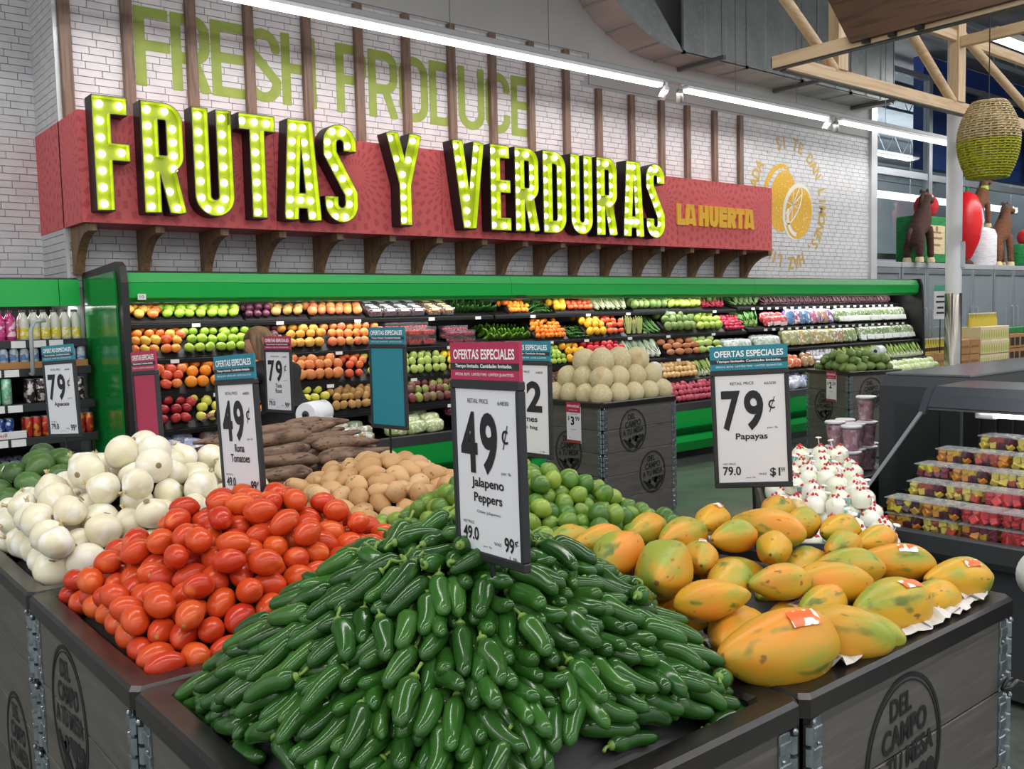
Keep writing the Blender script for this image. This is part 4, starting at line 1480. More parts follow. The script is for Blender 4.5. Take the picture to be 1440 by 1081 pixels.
def shelf_put(sec, rng):
    sh, x0, x1, kn, label = sec
    k = K[kn]
    if sh <= 4:
        z0, yf = SHELF[sh - 1]
        slope = .128 / (YBACK - yf)
        if x0 > 8.9 and sh <= 3:
            z0 += .022
    else:
        z0, yf = DECK
        slope = .06 / (YBACK - yf)
    room = ([0, 1.655, 1.515, 1.265, 1.02, .795][sh] - z0)
    zb = lambda y: z0 + .014 + (y - yf) * slope
    cap_ = max(.02, room - 2.0 * k['r'] - .015)
    zb0 = zb
    lay = k.get('lay', 'ball')
    if lay == 'ball':
        zb = lambda y: zb0(yf) + min((y - yf) * .80, cap_)
        yk = min(yf + cap_ / .80, YBACK - .03)
        u = UNIT_OF(x0)
        ux, uy = u.location.x, u.location.y
        MB().prism([(yf + .004 - uy, zb0(yf) - .006), (yk - uy, zb0(yf) + (yk - yf) * .80 - .008), (YBACK - .02 - uy, zb0(yf) + (yk - yf) * .80 - .008), (YBACK - .02 - uy, zb0(YBACK - .02) - .006)], x0 - .008 - ux, x1 + .008 - ux, 'x').obj('produce_tray', m_tray, u)
    grp = label
    mesh = k['mesh'][0]
    r = k['r']
    nm = k['name']

    def place(loc, rot, sc=1.0, row=99, i=99):
        o = link(nm, mesh, None, loc, rot)
        o.scale = (sc, sc, sc)
        tag(o, placed(label, row, i), nm.replace('_', ' ') if len(nm.split('_')) <= 2 else nm.split('_')[-1], grp)
        for kn_, km in k.get('kids', ()):
            link(kn_, km, o)
    if lay == 'ball':
        el = max(1.0, max(v.co.z for v in mesh.vertices) / r)
        nx = max(1, int((x1 - x0) / (2 * r)))
        p = (x1 - x0) / nx
        rows = 5 if sh <= 4 else 6
        z = None
        for j in range(rows):
            y = yf + r * 1.05 + j * r * 1.72
            zc = zb(y) + r * .95 + (0 if j == 0 else rng.random() * .3 * r)
            n_ = nx
            if y > YBACK - r:
                break
            for i in range(n_):
                if j >= 3 and rng.random() < .12:
                    continue
                xx = x0 + (i + .5 + (.22 if j % 2 else -.22)) * p + rng.uniform(-.008, .008)
                rot = (rng.uniform(-.6, .6), rng.uniform(-.6, .6), rng.random() * 6.28)
                if el > 1.15:
                    rot = (PI / 2 + rng.uniform(-.2, .2), 0, rng.uniform(-.5, .5)) if el > 1.5 else (rng.uniform(.6, 1.5), rng.uniform(-.4, .4), rng.random() * 6.28)
                    if el > 1.5:
                        rot = (PI / 2, rng.uniform(-.2, .2), PI / 2 + rng.uniform(-.25, .25)) if i % 2 == 0 else None
                        if rot is None:
                            continue
                        xx += r * .5
                place((xx, y + rng.uniform(-.006, .008), zc + rng.random() * .30 * r * min(j, 1)), rot, rng.uniform(.96, 1.10), j, i)
                if j in (1, 2, 3) and el < 1.5 and rng.random() < .38 and zc + 2.0 * r < z0 + room + .012:
                    place((xx + p * .5, y + r * .7, zc + r * 1.12), (rng.random(), rng.random(), rng.random() * 6.28), rng.uniform(.95, 1.05))
    elif lay == 'long':
        n_ = int((x1 - x0) / (r * 1.75))
        for j in range(3):
            for i in range(n_):
                xx = x0 + r + i * r * 1.75 + (j % 2) * r * .8
                y = yf + .13 + j * .11
                place((xx, y, zb(y) + r + j * r * .8), (PI / 2 - .35 + rng.uniform(-.1, .1), 0, rng.uniform(-.25, .25) - .35), rng.uniform(.9, 1.05), j, i)
    elif lay == 'jumble':
        n_ = int((x1 - x0) / .028)
        for j in range(5):
            for i in range(n_):
                y = yf + .03 + j * .05
                place((x0 + .016 + i * .028 + rng.uniform(-.006, .006), y, zb(y) + .012 + min(j, 3) * .017 + rng.random() * .008), (PI / 2 - .3 + rng.uniform(-.3, .3), 0, rng.uniform(-1.3, 1.3)))
    elif lay in ('stand', 'lean'):
        p = r * 1.7
        n_ = max(1, int((x1 - x0) / p))
        for j in range(2 if lay == 'lean' else 1):
            for i in range(n_):
                y = yf + r + .02 + j * .10
                tilt = -.95 if lay == 'lean' else -.12
                place((x0 + p * (i + .5) + j * r * .5, y, zb(y) + .01 + j * .03 + (.015 if lay == 'lean' else 0)), (tilt + rng.uniform(-.12, .12), rng.uniform(-.15, .15), rng.uniform(-.3, .3)), rng.uniform(.72, .9) if room < .26 else rng.uniform(.85, 1.0), j, i)
    elif lay == 'bag':
        w, d, h = k['w'], k['d'], k['h']
        upright = h > w * .95 and sh <= 3
        if upright:
            p = w * .82
            n_ = max(1, int((x1 - x0) / p))
            s_ = min(1.0, (room - .03) / h)
            for j in range(2):
                for i in range(n_):
                    y = yf + d * .5 + .035 + j * d * 1.05
                    place((x0 + p * (i + .5) + j * .03, y, zb(y) + h * s_ * .5 + .004), (-.28 + rng.uniform(-.06, .06), rng.uniform(-.12, .12), rng.uniform(-.35, .1)), s_ * rng.uniform(.93, 1.0), j, i)
        else:
            p = w * .95
            n_ = max(1, int((x1 - x0) / p))
            for j in range(3 if sh == 5 else 2):
                for i in range(n_):
                    y = yf + d * .55 + .01 + j * d * .85
                    place((x0 + p * (i + .5) + (j % 2) * .04, y, zb(y) + h * .5 + j * .03), (rng.uniform(-.2, .1), rng.uniform(-.2, .2), rng.uniform(-.3, .3)), rng.uniform(.9, 1.0), j, i)
    elif lay == 'clam':
        w, d, h = k['w'], k['d'], k['h']
        p = w + .012
        n_ = max(1, int((x1 - x0) / p))
        for j in range(2):
            for lv in range(2 if sh > 1 else 1):
                for i in range(n_):
                    y = yf + d * .5 + .012 + j * (d + .01)
                    tl = .32 if sh == 1 else .02
                    place((x0 + p * (i + .5), y, zb(y - d * .5) + .008 + lv * (h + .003) + (d * .5 * math.sin(tl) if sh == 1 else 0) + j * .02), (tl, 0, rng.uniform(-.03, .03)), 1.0, j if lv == 0 and sh == 1 else 99, i)


_rng = random.Random(5)
for _s_ in SEC:
    shelf_put(_s_, _rng)

# ================================================================== DRINKS COOLER on the left
YD = 7.02
t = thing('drinks_cooler', 'green open drinks cooler at the left edge beside the tall green end panel', 'cooler', (.2, YD, 0))
W = 1.70


def Q(y):
    return y - YD


MB().box((0, Q(7.98), 0), (W, Q(8.04), 1.86)).obj('back_panel', m_blk, t)
MB().prism([(Q(7.26), 1.858), (Q(7.34), 1.872), (Q(8.04), 1.872), (Q(8.04), 1.84), (Q(7.34), 1.84)], 0, W, 'x').obj('canopy_top', m_dkgrey, t)
MB().prism([(Q(7.26), 1.856), (Q(7.34), 1.868), (Q(7.34), 1.67), (Q(7.25), 1.665)], 0, W - .14, 'x').obj('canopy_face', m_green, t)
MB().prism([(Q(7.26), 1.856), (Q(7.34), 1.868), (Q(7.34), 1.67), (Q(7.25), 1.665)], W - .135, W, 'x').obj('canopy_face', m_green, t)
MB().box((0, Q(7.36), 1.675), (W, Q(7.44), 1.685)).obj('canopy_lamp', m_lit, t)
MB().box((0, Q(7.0), 0), (W, Q(7.98), .44)).obj('tank', m_blk, t)
DSH = [(1.43, 7.12), (1.235, 7.08), (.995, 7.04), (.765, 7.0)]
for z, y in DSH:
    MB().box((0, Q(y), z - .012), (W, Q(7.98), z)).obj('shelf', m_dkgrey, t)
    MB().cbox((0, Q(y) - .02, z - .055), (W, Q(y), z + .002), .004).obj('shelf_lip', m_dkgrey, t)
    xx = W - .12 - (.05 if z > 1.3 else .35)
    for i in range(5):
        if xx > .1:
            MB().box((xx - .09, Q(y) - .026, z - .052), (xx, Q(y) - .0205, z - .004)).obj('price_label', m_white, t)
        xx -= [.11, .13, .22, .14, .2][i]
MB().box((0, Q(6.98), .44), (W, Q(7.98), .455)).obj('deck', m_dkgrey, t)


def bottle_kind(name, liquid, cap, label, r, h, lab_h=(.12, .62)):
    b = MB().lathe([(r * .9, 0), (r, .008), (r, h * .66), (r * .8, h * .76), (r * .36, h * .88), (r * .36, h * .93)], 12)
    me = b.mesh(name, mat(name + '_body', liquid, rough=.12, spec=.6), True)
    kids = [('cap', MB().lathe([(r * .42, h * .925), (r * .42, h), (r * .38, h + .002)], 10).mesh('cap', mat(name + '_cap', cap, rough=.4), True))]
    if label:
        kids.append(('label', MB().lathe([(r * 1.012, h * lab_h[0]), (r * 1.012, h * lab_h[1])], 12, capb=False, capt=False).mesh('label', mat(name + '_wrap', label[0], rough=.35, noises=[(28, label[1], .5, .56, 2)]), True)))
    return me, kids


def can_kind(name, body, accent, r, h):
    me = MB().lathe([(r * .82, 0), (r, .01), (r, h - .012), (r * .84, h - .002)], 14, capt=False).mesh(name, mat(name + '_print', body, rough=.28, metal=.3, noises=[(26, accent, .52, .58, 2)]), True)
    kids = [('can_lid', MB().lathe([(r * .84, h - .004), (r * .86, h), (r * .78, h - .003)], 14).mesh('can_lid', mat('can_aluminium', '#c9ccd2', rough=.3, metal=.7), True))]
    return me, kids


def rowput(kind, nm, label, cat, xs, y, z, rows, dy):
    me, kids = kind
    for j in range(rows):
        for i_, x in enumerate(xs):
            o = link(nm, me, None, (x + _rng.uniform(-.002, .002), y + j * dy, z + .002), (0, 0, _rng.random() * 6.28))
            tag(o, placed(label, j if j == 0 else 99, i_), cat, label)
            for kn_, km in kids:
                link(kn_, km, o)


def xr(a, b, s):
    return [a + i * s for i in range(int((b - a) / s) + 1)]


rowput(bottle_kind('pink_bottle', '#c9357e', '#20202a', ('#d84890', '#f3d6e4'), .030, .205), 'pink_drink_bottle', 'bright pink drink bottle with dark cap on the top shelf of the drinks cooler', 'bottle', xr(1.02, 1.44, .066), 7.16, 1.43, 2, .068)
rowput(bottle_kind('yellow_bottle', '#d8d8cc', '#26262c', ('#e9d633', '#f6f2d0'), .031, .205, (.06, .40)), 'yellow_drink_bottle', 'clear drink bottle with yellow label on the top shelf of the drinks cooler', 'bottle', xr(1.50, 1.88, .068), 7.16, 1.43, 2, .068)
tr = []
for i, x0 in enumerate((1.06, 1.62)):
    b = MB().box((0, 0, 0), (.53 if i == 0 else .27, .40, .004)).box((0, 0, .004), (.53 if i == 0 else .27, .004, .045)).box((0, .396, .004), (.53 if i == 0 else .27, .40, .045)).box((0, 0, .004), (.004, .4, .045)).box((.526 if i == 0 else .266, 0, .004), (.53 if i == 0 else .27, .4, .045))
    tag(b.obj('cardboard_tray', mat('cardboard_tan', '#b5834f', rough=.8), loc=(x0, 7.09, 1.236)), ['wide cardboard tray holding water bottles on the second shelf of the drinks cooler', 'narrow cardboard tray holding water bottles beside the green end panel'][i], 'tray')
rowput(bottle_kind('water_bottle', '#aab4bd', '#e6e9ee', ('#5f7fae', '#c2cfdf'), .029, .165, (.30, .58)), 'water_bottle', 'small water bottle with blue label in a cardboard tray', 'bottle', xr(1.10, 1.56, .064) + xr(1.66, 1.86, .064), 7.13, 1.241, 3, .066)
rowput(can_kind('mint_can', '#7cc4a2', '#c9dcc0', .033, .175), 'mint_green_can', 'tall mint green can on the third shelf of the drinks cooler', 'can', xr(1.0, 1.42, .070), 7.085, .995, 2, .07)
rowput(can_kind('dark_can', '#3b2a30', '#d8cfca', .030, .165), 'dark_can', 'tall dark can with pale print on the third shelf of the drinks cooler', 'can', xr(1.50, 1.86, .064), 7.085, .995, 2, .066)
rowput(can_kind('blue_can', '#24408f', '#c8ccd8', .027, .135), 'blue_can', 'slim blue and silver can on the fourth shelf of the drinks cooler', 'can', xr(1.12, 1.40, .057), 7.04, .765, 2, .058)
rowput(can_kind('red_can', '#b8322c', '#d8903a', .027, .135), 'red_can', 'slim red can on the fourth shelf of the drinks cooler', 'can', xr(1.46, 1.86, .057), 7.04, .765, 2, .058)
bt = MB().box((0, 0, 0), (.36, .004, .05)).obj('tray_card', mat('energy_tray_print', '#e6e4e6', rough=.5), loc=(1.08, 6.995, .768))
tag(bt, 'pale printed carton strip with red lettering in front of the slim cans', 'carton')
b = MB()
put_text(b, 'Red Bull', .17, .027, .14, .026, -.0008, .01)
b.obj('carton_lettering', mat('print_red', '#b01e2e', rough=.5), bt)
rowput(can_kind('deck_blue_can', '#26389a', '#dfe3ee', .030, .150), 'deck_blue_can', 'blue and silver can standing on the bottom deck of the drinks cooler', 'can', xr(1.12, 1.62, .064), 7.03, .455, 6, .066)
rowput(can_kind('deck_cyan_can', '#3f9fc4', '#dfe8ee', .030, .150), 'deck_cyan_can', 'light blue can standing on the bottom deck by the end panel', 'can', xr(1.68, 1.86, .064), 7.03, .455, 6, .066)
# curved grey hook in front of the bottles
hk = MB().tube([(1.50, 6.985, 1.20), (1.505, 6.985, 1.50), (1.53, 6.985, 1.555), (1.60, 6.985, 1.565)], .014, 8).tube([(1.50, 6.985, 1.20), (1.50, 7.06, 1.20)], .012, 8)
tag(hk.obj('shelf_arm', mat('arm_grey', '#b9bcc0', rough=.4), None, 'all'), 'curved grey arm with dark tip in front of the yellow bottles', 'arm')
# ================================================================== DISPLAY BINS
m_board = mat('grey_stained_board', '#575450', rough=.45, noises=[(3.2, '#4c4946', .4, .7, 5), (14, '#625f5a', .5, .75, 3)], stretch=(.5, .5, 6))
m_rim = mat('bin_rim_black', '#1c1a1b', rough=.28, spec=.5, noises=[(5, '#26221f', .4, .7)], bump=(160, .08, .001))
m_zinc = mat('zinc_hinge', '#9aa3a8', rough=.30, metal=.85, noises=[(40, '#7c868c', .4, .7)])
m_print = mat('emblem_black_print', '#141414', rough=.6)
RIMZ = .87
TIER = .1675


def emblem(b, cx, cz, s=1.0):
    """oval farm emblem with the words DEL CAMPO A TU MESA, flat in the x-z plane"""
    a, c = .112 * s, .152 * s
    for k0, k1 in ((1.0, .945), (.915, .895)):
        vs, fs = fill_loops([ell(0, 0, a * k0, c * k0, 0, 40), ell(0, 0, a * k1, c * k1, 0, 40)], .0008)
        b.add(vs, fs, T(cx, -.0006, cz))
    put_text(b, 'DEL', cx - .012 * s, cz + .098 * s, .062 * s, .040 * s, -.001, .03, shear=.10)
    put_text(b, 'CAMPO', cx, cz + .048 * s, .130 * s, .044 * s, -.001, .03, shear=.12)
    put_text(b, 'A TU MESA', cx, cz - .004 * s, .172 * s, .042 * s, -.001, .03, shear=.12)
    # field furrows, a barn and two trees under the words
    for k in range(5):
        x0, x1 = -.086 + k * .014, -.02 + k * .010
        b.add([((cx + x0 * s), -.001, cz - .055 * s - .008 * s * k), (cx + (x0 + .016) * s, -.001, cz - (.053 + .008 * k) * s), (cx + x1 * s, -.001, cz - (.125 - .002 * k) * s), (cx + (x1 - .010) * s, -.001, cz - (.125 - .002 * k) * s)], [(0, 1, 2, 3)])
    for k in range(4):
        x0, x1 = .088 - k * .014, .03 - k * .004
        b.add([(cx + x0 * s, -.001, cz - (.062 + .006 * k) * s), (cx + x1 * s, -.001, cz - .128 * s), (cx + (x1 - .008) * s, -.001, cz - .128 * s), (cx + (x0 - .012) * s, -.001, cz - (.058 + .006 * k) * s)], [(0, 1, 2, 3)])
    rr = random.Random(4)
    for k in range(9):
        x, z, r = rr.uniform(-.045, .035), rr.uniform(-.075, -.045), rr.uniform(.010, .017)
        vs, fs = fill_loops([ell(x * s, z * s, r * s, r * .9 * s, 0, 9)], .0006)
        b.add(vs, fs, T(cx, -.0006, cz))
    for x in (.055, .078):
        vs, fs = fill_loops([ell(x * s, -.048 * s, .013 * s, .017 * s, 0, 9)], .0006)
        b.add(vs, fs, T(cx, -.0006, cz))
        b.add([(cx + (x - .002) * s, -.001, cz - .09 * s), (cx + (x + .002) * s, -.001, cz - .09 * s), (cx + (x + .002) * s, -.001, cz - .05 * s), (cx + (x - .002) * s, -.001, cz - .05 * s)], [(0, 1, 2, 3)])


def hinge_mesh():
    """one corner leaf: plate with rolled knuckles and pins, x along the face from the corner, z up, proud in -y"""
    b = MB()
    for k in range(5):
        z0 = .012 + k * TIER
        b.cbox((.016, -.004, z0), (.046, .001, z0 + TIER - .012), .0015)
        for q in range(4):
            zz = z0 + .006 + q * .037
            b.tube([(.009, -.003, zz), (.009, -.003, zz + .030)], .0085, 8)
            b.cbox((.006, -.0065, zz + .004), (.046, .0005, zz + .024), .0018)
        for zz in (z0 + .035, z0 + .11):
            b.ball((.004, .004, .004), 6, 5, None, T(.036, -.005, zz))
        b.ball((.0055, .0055, .006), 7, 6, None, T(.012, -.010, z0 + TIER - .012))
    return b.mesh('corner_hinge', m_zinc, 30)


HINGE = hinge_mesh()
_eb = MB()
emblem(_eb, 0, 0)
EMB = _eb.mesh('emblem', m_print)
BOARDS = {}


def board(w):
    key = round(w, 3)
    if key not in BOARDS:
        BOARDS[key] = MB().cbox((0, 0, .0015), (w, .016, TIER - .0015), .0022).mesh('board', m_board)
    return BOARDS[key]


def make_bin(x0, y0, x1, y1, label, faces, emblems, dummy=None):
    """collapsible grey board bin with a black moulded rim. faces: sides that are seen in full."""
    t = thing('display_bin', label, 'bin', ((x0 + x1) / 2, (y0 + y1) / 2, 0))
    ox, oy = (x0 + x1) / 2, (y0 + y1) / 2
    g = .014
    X0, Y0, X1, Y1 = x0 + g - ox, y0 + g - oy, x1 - g - ox, y1 - g - oy
    sides = {'-y': (T(X0, Y0, 0), X1 - X0), '-x': (T(X0, Y1, 0) @ RZ(-PI / 2), Y1 - Y0),
             '+y': (T(X1, Y1, 0) @ RZ(PI), X1 - X0), '+x': (T(X1, Y0, 0) @ RZ(PI / 2), Y1 - Y0)}
    for sd, (M_, w) in sides.items():
        for k in range(5):
            o = link('board', board(w - .036), t)
            o.matrix_local = M_ @ T(.018, 0, .012 + k * TIER)
        if sd in faces:
            h1 = link('corner_hinge', HINGE, t)
            h1.matrix_local = M_
            h2 = link('corner_hinge', HINGE, t)
            h2.matrix_local = M_ @ T(w, 0, 0) @ SCL(-1, 1, 1)
        for (u, z) in emblems.get(sd, ()):
            e = link('emblem', EMB, t)
            e.matrix_local = M_ @ T(w * u, -.0012, z) @ SCL(1.27, 1, 1.05)
    # moulded rim: outer skirt, flat top, inner lip, tray floor
    ax0, ay0, ax1, ay1 = x0 + .003 - ox, y0 + .003 - oy, x1 - .003 - ox, y1 - .003 - oy
    ringsp = [(0, .846), (0, .878), (.006, .886), (.046, .884), (.056, .876), (.060, .80)]
    b = MB()
    vs, fs = [], []
    for d, z in ringsp:
        c = .014
        a0, b0, a1, b1 = ax0 + d, ay0 + d, ax1 - d, ay1 - d
        vs += [(a0 + c, b0, z), (a1 - c, b0, z), (a1, b0 + c, z), (a1, b1 - c, z), (a1 - c, b1, z), (a0 + c, b1, z), (a0, b1 - c, z), (a0, b0 + c, z)]
    for i in range(len(ringsp) - 1):
        for k in range(8):
            k2 = (k + 1) % 8
            fs.append((i * 8 + k, i * 8 + k2, (i + 1) * 8 + k2, (i + 1) * 8 + k))
    n = len(ringsp) - 1
    fs.append(tuple(n * 8 + k for k in range(8)))
    fs.append(tuple(reversed(range(8))))
    b.add(vs, fs)
    b.obj('moulded_rim', m_rim, t)
    return t


GX, GY = [.475, 1.295, 2.10], [.842, 1.645, 2.42, 3.20, 3.98]
F4 = ('-y', '-x')
make_bin(GX[0], GY[0], GX[1], GY[1], 'grey board display bin nearest the viewer, heaped with jalapenos', F4, {})
make_bin(GX[1], GY[0], GX[2], GY[1], 'grey board display bin with the papayas, emblem on its front', ('-y', '+x'), {'-y': [(.425, .672)]})
make_bin(GX[0], GY[1], GX[1], GY[2], 'grey board display bin with the red tomatoes, emblem on its side', ('-x',), {'-x': [(.36, .672)]})
make_bin(GX[1], GY[1], GX[2], GY[2], 'grey board display bin heaped with limes', ('+x',), {})
make_bin(GX[0], GY[2], GX[1], GY[3], 'grey board display bin heaped with white onions', ('-x',), {'-x': [(.66, .40)]})
make_bin(GX[1], GY[2], GX[2], GY[3], 'grey board display bin heaped with tan potatoes', ('+x',), {})
make_bin(GX[0], GY[3], GX[1], GY[4], 'grey board display bin with dark green avocados behind the onions', ('-x', '+y'), {})
make_bin(GX[1], GY[3], GX[2], GY[4], 'grey board display bin with brown yuca roots', ('+x', '+y'), {})
MBX = (4.636, 4.655, 5.45, 5.30)
make_bin(*MBX, 'free standing grey board bin stacked with melons, two emblems on its front', ('-y', '-x', '+x'), {'-y': [(.40, .66), (.66, .33)], '-x': [(.42, .50)]})
ABX = (8.326, 4.944, 9.00, 5.62)
AVM = T(ABX[0], ABX[1], 0) @ RZ(math.radians(-20)) @ T(-ABX[0], -ABX[1], 0)
av_bin = make_bin(*ABX, 'free standing grey board bin with green avocados beside the fruit cooler', ('-y', '-x', '+x'), {'-y': [(.42, .66)], '-x': [(.42, .52)]})

# ------------------------------------------------------------------ heaps


def mound(x0, y0, x1, y1, H, base=.83, p=2.6, flat_=.15, cx=.5, cy=.5, sharp=1.0):
    mx, my = x0 + (x1 - x0) * cx, y0 + (y1 - y0) * cy

    def h(x, y):
        u = np.where(x < mx, (mx - x) / (mx - x0), (x - mx) / (x1 - mx))
        v = np.where(y < my, (my - y) / (my - y0), (y - my) / (y1 - my))
        r = (np.abs(u) ** p + np.abs(v) ** p) ** (1 / p)
        return base + H * np.clip((1 - r) / (1 - flat_), 0, 1) ** sharp
    return h


def riser(h, x0, y0, x1, y1, drop, mm, nm, label, parent_hint=None):
    """the bin's own false bottom under a heap"""
    n = 18
    b = MB()
    vs, fs = [], []
    for i in range(n + 1):
        for j in range(n + 1):
            x, y = x0 + (x1 - x0) * i / n, y0 + (y1 - y0) * j / n
            vs.append((x, y, float(h(np.array(x), np.array(y))) - drop))
    for i in range(n):
        for j in range(n):
            a = i * (n + 1) + j
            fs.append((a, a + n + 1, a + n + 2, a + 1))
    b.add(vs, fs)
    own = min((o for o in COL.objects if o.name.startswith('display_bin')), key=lambda o: (o.location.x - (x0 + x1) / 2) ** 2 + (o.location.y - (y0 + y1) / 2) ** 2)
    o = b.obj('false_bottom', mm, own, True)
    o.matrix_parent_inverse = Matrix.Translation(-own.location)


def settle(h, box, balls, axes_fn, N, seed, iters=70, extra=0.0, grav=.0012, jitter=.3, wallpad=.0):
    """pile N rigid rows of balls (list of (offset along axis, radius)) on a mound. Returns centres and axes."""
    rg = np.random.RandomState(seed)
    x0, y0, x1, y1 = box
    offs = np.array([q[0] for q in balls])
    rad = np.array([q[1] for q in balls])
    k = len(offs)
    # even start: best-candidate points
    P = []
    for i in range(N):
        c = rg.rand(12, 2) * [x1 - x0, y1 - y0] + [x0, y0]
        if P:
            A = np.array(P)
            d = ((c[:, None, :] - A[None]) ** 2).sum(-1).min(1)
            P.append(c[d.argmax()])
        else:
            P.append(c[0])
    P = np.array(P)
    R0 = rad.max()
    C = np.zeros((N, 3))
    C[:, :2] = P
    C[:, 2] = h(P[:, 0], P[:, 1]) + R0 + rg.rand(N) * extra
    A = np.array([axes_fn(p[0], p[1], rg) for p in P])
    A /= np.linalg.norm(A, axis=1)[:, None]
    own = np.repeat(np.arange(N), k)
    RR = np.tile(rad, N)
    # candidate pairs are refreshed now and then
    pairs = None
    for it in range(iters):
        C[:, 2] -= grav
        S = (C[:, None, :] + A[:, None, :] * offs[None, :, None]).reshape(-1, 3)
        if it % 10 == 0:
            reach = offs.max() - offs.min() + 2 * R0 + .03
            d2 = ((C[:, None, :] - C[None]) ** 2).sum(-1)
            I, J = np.nonzero(np.triu(d2 < reach ** 2, 1))
            a = (I[:, None, None] * k + np.arange(k)[None, :, None] + np.zeros((1, 1, k), int)).reshape(-1)
            b = (J[:, None, None] * k + np.arange(k)[None, None, :] + np.zeros((1, k, 1), int)).reshape(-1)
        D = S[b] - S[a]
        L_ = np.sqrt((D ** 2).sum(1)) + 1e-9
        pen = RR[a] + RR[b] - L_
        m = pen > 0
        push = np.zeros_like(S)
        dv = D[m] / L_[m][:, None] * (pen[m] * .5)[:, None]
        np.add.at(push, a[m], -dv)
        np.add.at(push, b[m], dv)
        cnt = np.ones(len(S))
        np.add.at(cnt, a[m], 1)
        np.add.at(cnt, b[m], 1)
        S += push / np.sqrt(cnt)[:, None]
        zmin = h(S[:, 0], S[:, 1]) + RR * .92
        S[:, 2] = np.maximum(S[:, 2], zmin)
        S[:, 0] = np.clip(S[:, 0], x0 + RR * wallpad, x1 - RR * wallpad)
        S[:, 1] = np.clip(S[:, 1], y0 + RR * wallpad, y1 - RR * wallpad)
        S = S.reshape(N, k, 3)
        C = S.mean(1)
        if k > 1:
            A2 = S[:, -1] - S[:, 0]
            A = A2 / np.linalg.norm(A2, axis=1)[:, None]
            A[:, 2] = np.clip(A[:, 2], -.42, .30)
            A /= np.linalg.norm(A, axis=1)[:, None]
            C = C - A * offs.mean()
    return C, A


def visible_first(C):
    """indices sorted by how large a thing would show: near and high come first"""
    eye = np.array([0, 0, CAM_Z])
    return np.argsort(((C - eye) ** 2).sum(1))


def inset(i0, j0, m=.065):
    return (GX[i0] + m, GY[j0] + m, GX[i0 + 1] - m, GY[j0 + 1] - m)


# ---- jalapenos
m_jal = mat('jalapeno_skin', '#35602a', rough=.18, spec=.48, rnd=['#1f4216', '#28531c', '#326022', '#244a19', '#3b6826'], noises=[(9, '#1d3d18', .5, .85, 3), (30, '#4c7a36', .62, .8, 2)], stretch=(1, 1, .35))
m_jstem = mat('jalapeno_stem', '#6f8f3c', rough=.55)


def jal_mesh(i, n=11, m=13):
    rr = random.Random(i * 7 + 1)
    L, r, bend = rr.uniform(.078, .098), rr.uniform(.0150, .0172), rr.uniform(-.10, .14)
    b = MB()
    pts, rs = [], []
    for k in range(m):
        t = k / (m - 1)
        pts.append((bend * L * math.sin(t * PI), 0, (t - .5) * L))
        w = min(1, (t + .02) / .17) ** .55 * (1 - .42 * max(0, (t - .25) / .75) ** 1.5)
        if t > .86:
            w *= math.sqrt(max(.02, 1 - ((t - .86) / .145) ** 2))
        rs.append(r * max(.08, w))
    b.tube(pts, rs, n)
    st = MB()
    st.lathe([(r * .50, -.5 * L - .001), (r * .42, -.5 * L - .004), (.0032, -.5 * L - .007)], 9)
    st.tube([(0, 0, -.5 * L - .005), (.002, 0, -.5 * L - .014), (.008, .002, -.5 * L - .024)], [.0028, .0024, .0030], 6)
    return b.mesh('jalapeno_pepper', m_jal, 'all'), st.mesh('stem', m_jstem, 'all')


JAL = [jal_mesh(i) for i in range(6)]
bx = inset(0, 0, .060)


def hj(x, y):
    u = np.where(x < .885, (.885 - x) / .365, (x - .885) / .47)
    v = np.where(y < 1.235, (1.235 - y) / .36, (y - 1.235) / .48)
    r = (np.abs(u) ** 2.2 + np.abs(v) ** 2.2) ** (1 / 2.2)
    return .845 + .275 * np.clip(1 - r ** 1.55, 0, 1)


cxj, cyj = .90, 1.26


def jal_axis(x, y, rg):
    d = np.array([x - cxj, y - cyj])
    r = np.hypot(*d)
    a = math.atan2(d[1], d[0]) + rg.normal() * .38
    if r < .10:
        a = rg.rand() * 6.28
    return (math.cos(a), math.sin(a), -.20 + rg.normal() * .13 if r > .1 else rg.normal() * .08)


C, A = settle(hj, bx, [(-.033, .0160), (-.011, .0170), (.011, .0160), (.030, .0125)], jal_axis, 710, 3, 60, extra=.035, grav=.0014, wallpad=.5)
riser(hj, bx[0] - .004, bx[1] - .004, bx[2] + .004, bx[3] + .004, .006, m_tray, 'false_bottom', '')
order = list(visible_first(C))
# the ones that lie on top of others (visible) come before buried ones
top = []
for i in range(len(C)):
    dx = np.hypot(C[:, 0] - C[i, 0], C[:, 1] - C[i, 1])
    over = ((dx < .03) & (C[:, 2] > C[i, 2] + .012)).sum()
    top.append(over)
order.sort(key=lambda i: (min(top[i], 2), ((C[i] - np.array([0, 0, CAM_Z])) ** 2).sum()))
rj = random.Random(9)
rest = MB()
for q, i in enumerate(order):
    me, st = JAL[rj.randrange(6)]
    M_ = Matrix.Translation(C[i]) @ align_z(A[i]) @ RZ(rj.random() * 6.28)
    if q < 298:
        o = link('jalapeno_pepper', me)
        o.matrix_world = M_
        tag(o, 'glossy dark green jalapeno pepper in the heap nearest the viewer', 'pepper', 'jalapeno peppers in the front bin')
        link('stem', st, o)
    else:
        rest.add([v.co for v in me.vertices], [tuple(p.vertices) for p in me.polygons], M_)
        rest.add([v.co for v in st.vertices], [tuple(p.vertices) for p in st.polygons], M_, 1)
o = rest.obj('jalapeno_pepper_fill', [m_jal, m_jstem], None, 'all')
tag(o, 'the other jalapenos packed deep and along the back of the front heap', 'pepper', None, 'stuff')

single_out([o for o in COL.objects if o.name.split('.')[0] == 'jalapeno_pepper'], 'topmost jalapeno of the heap, behind its price sign', 'jalapeno nearest the viewer, low on the front slope')
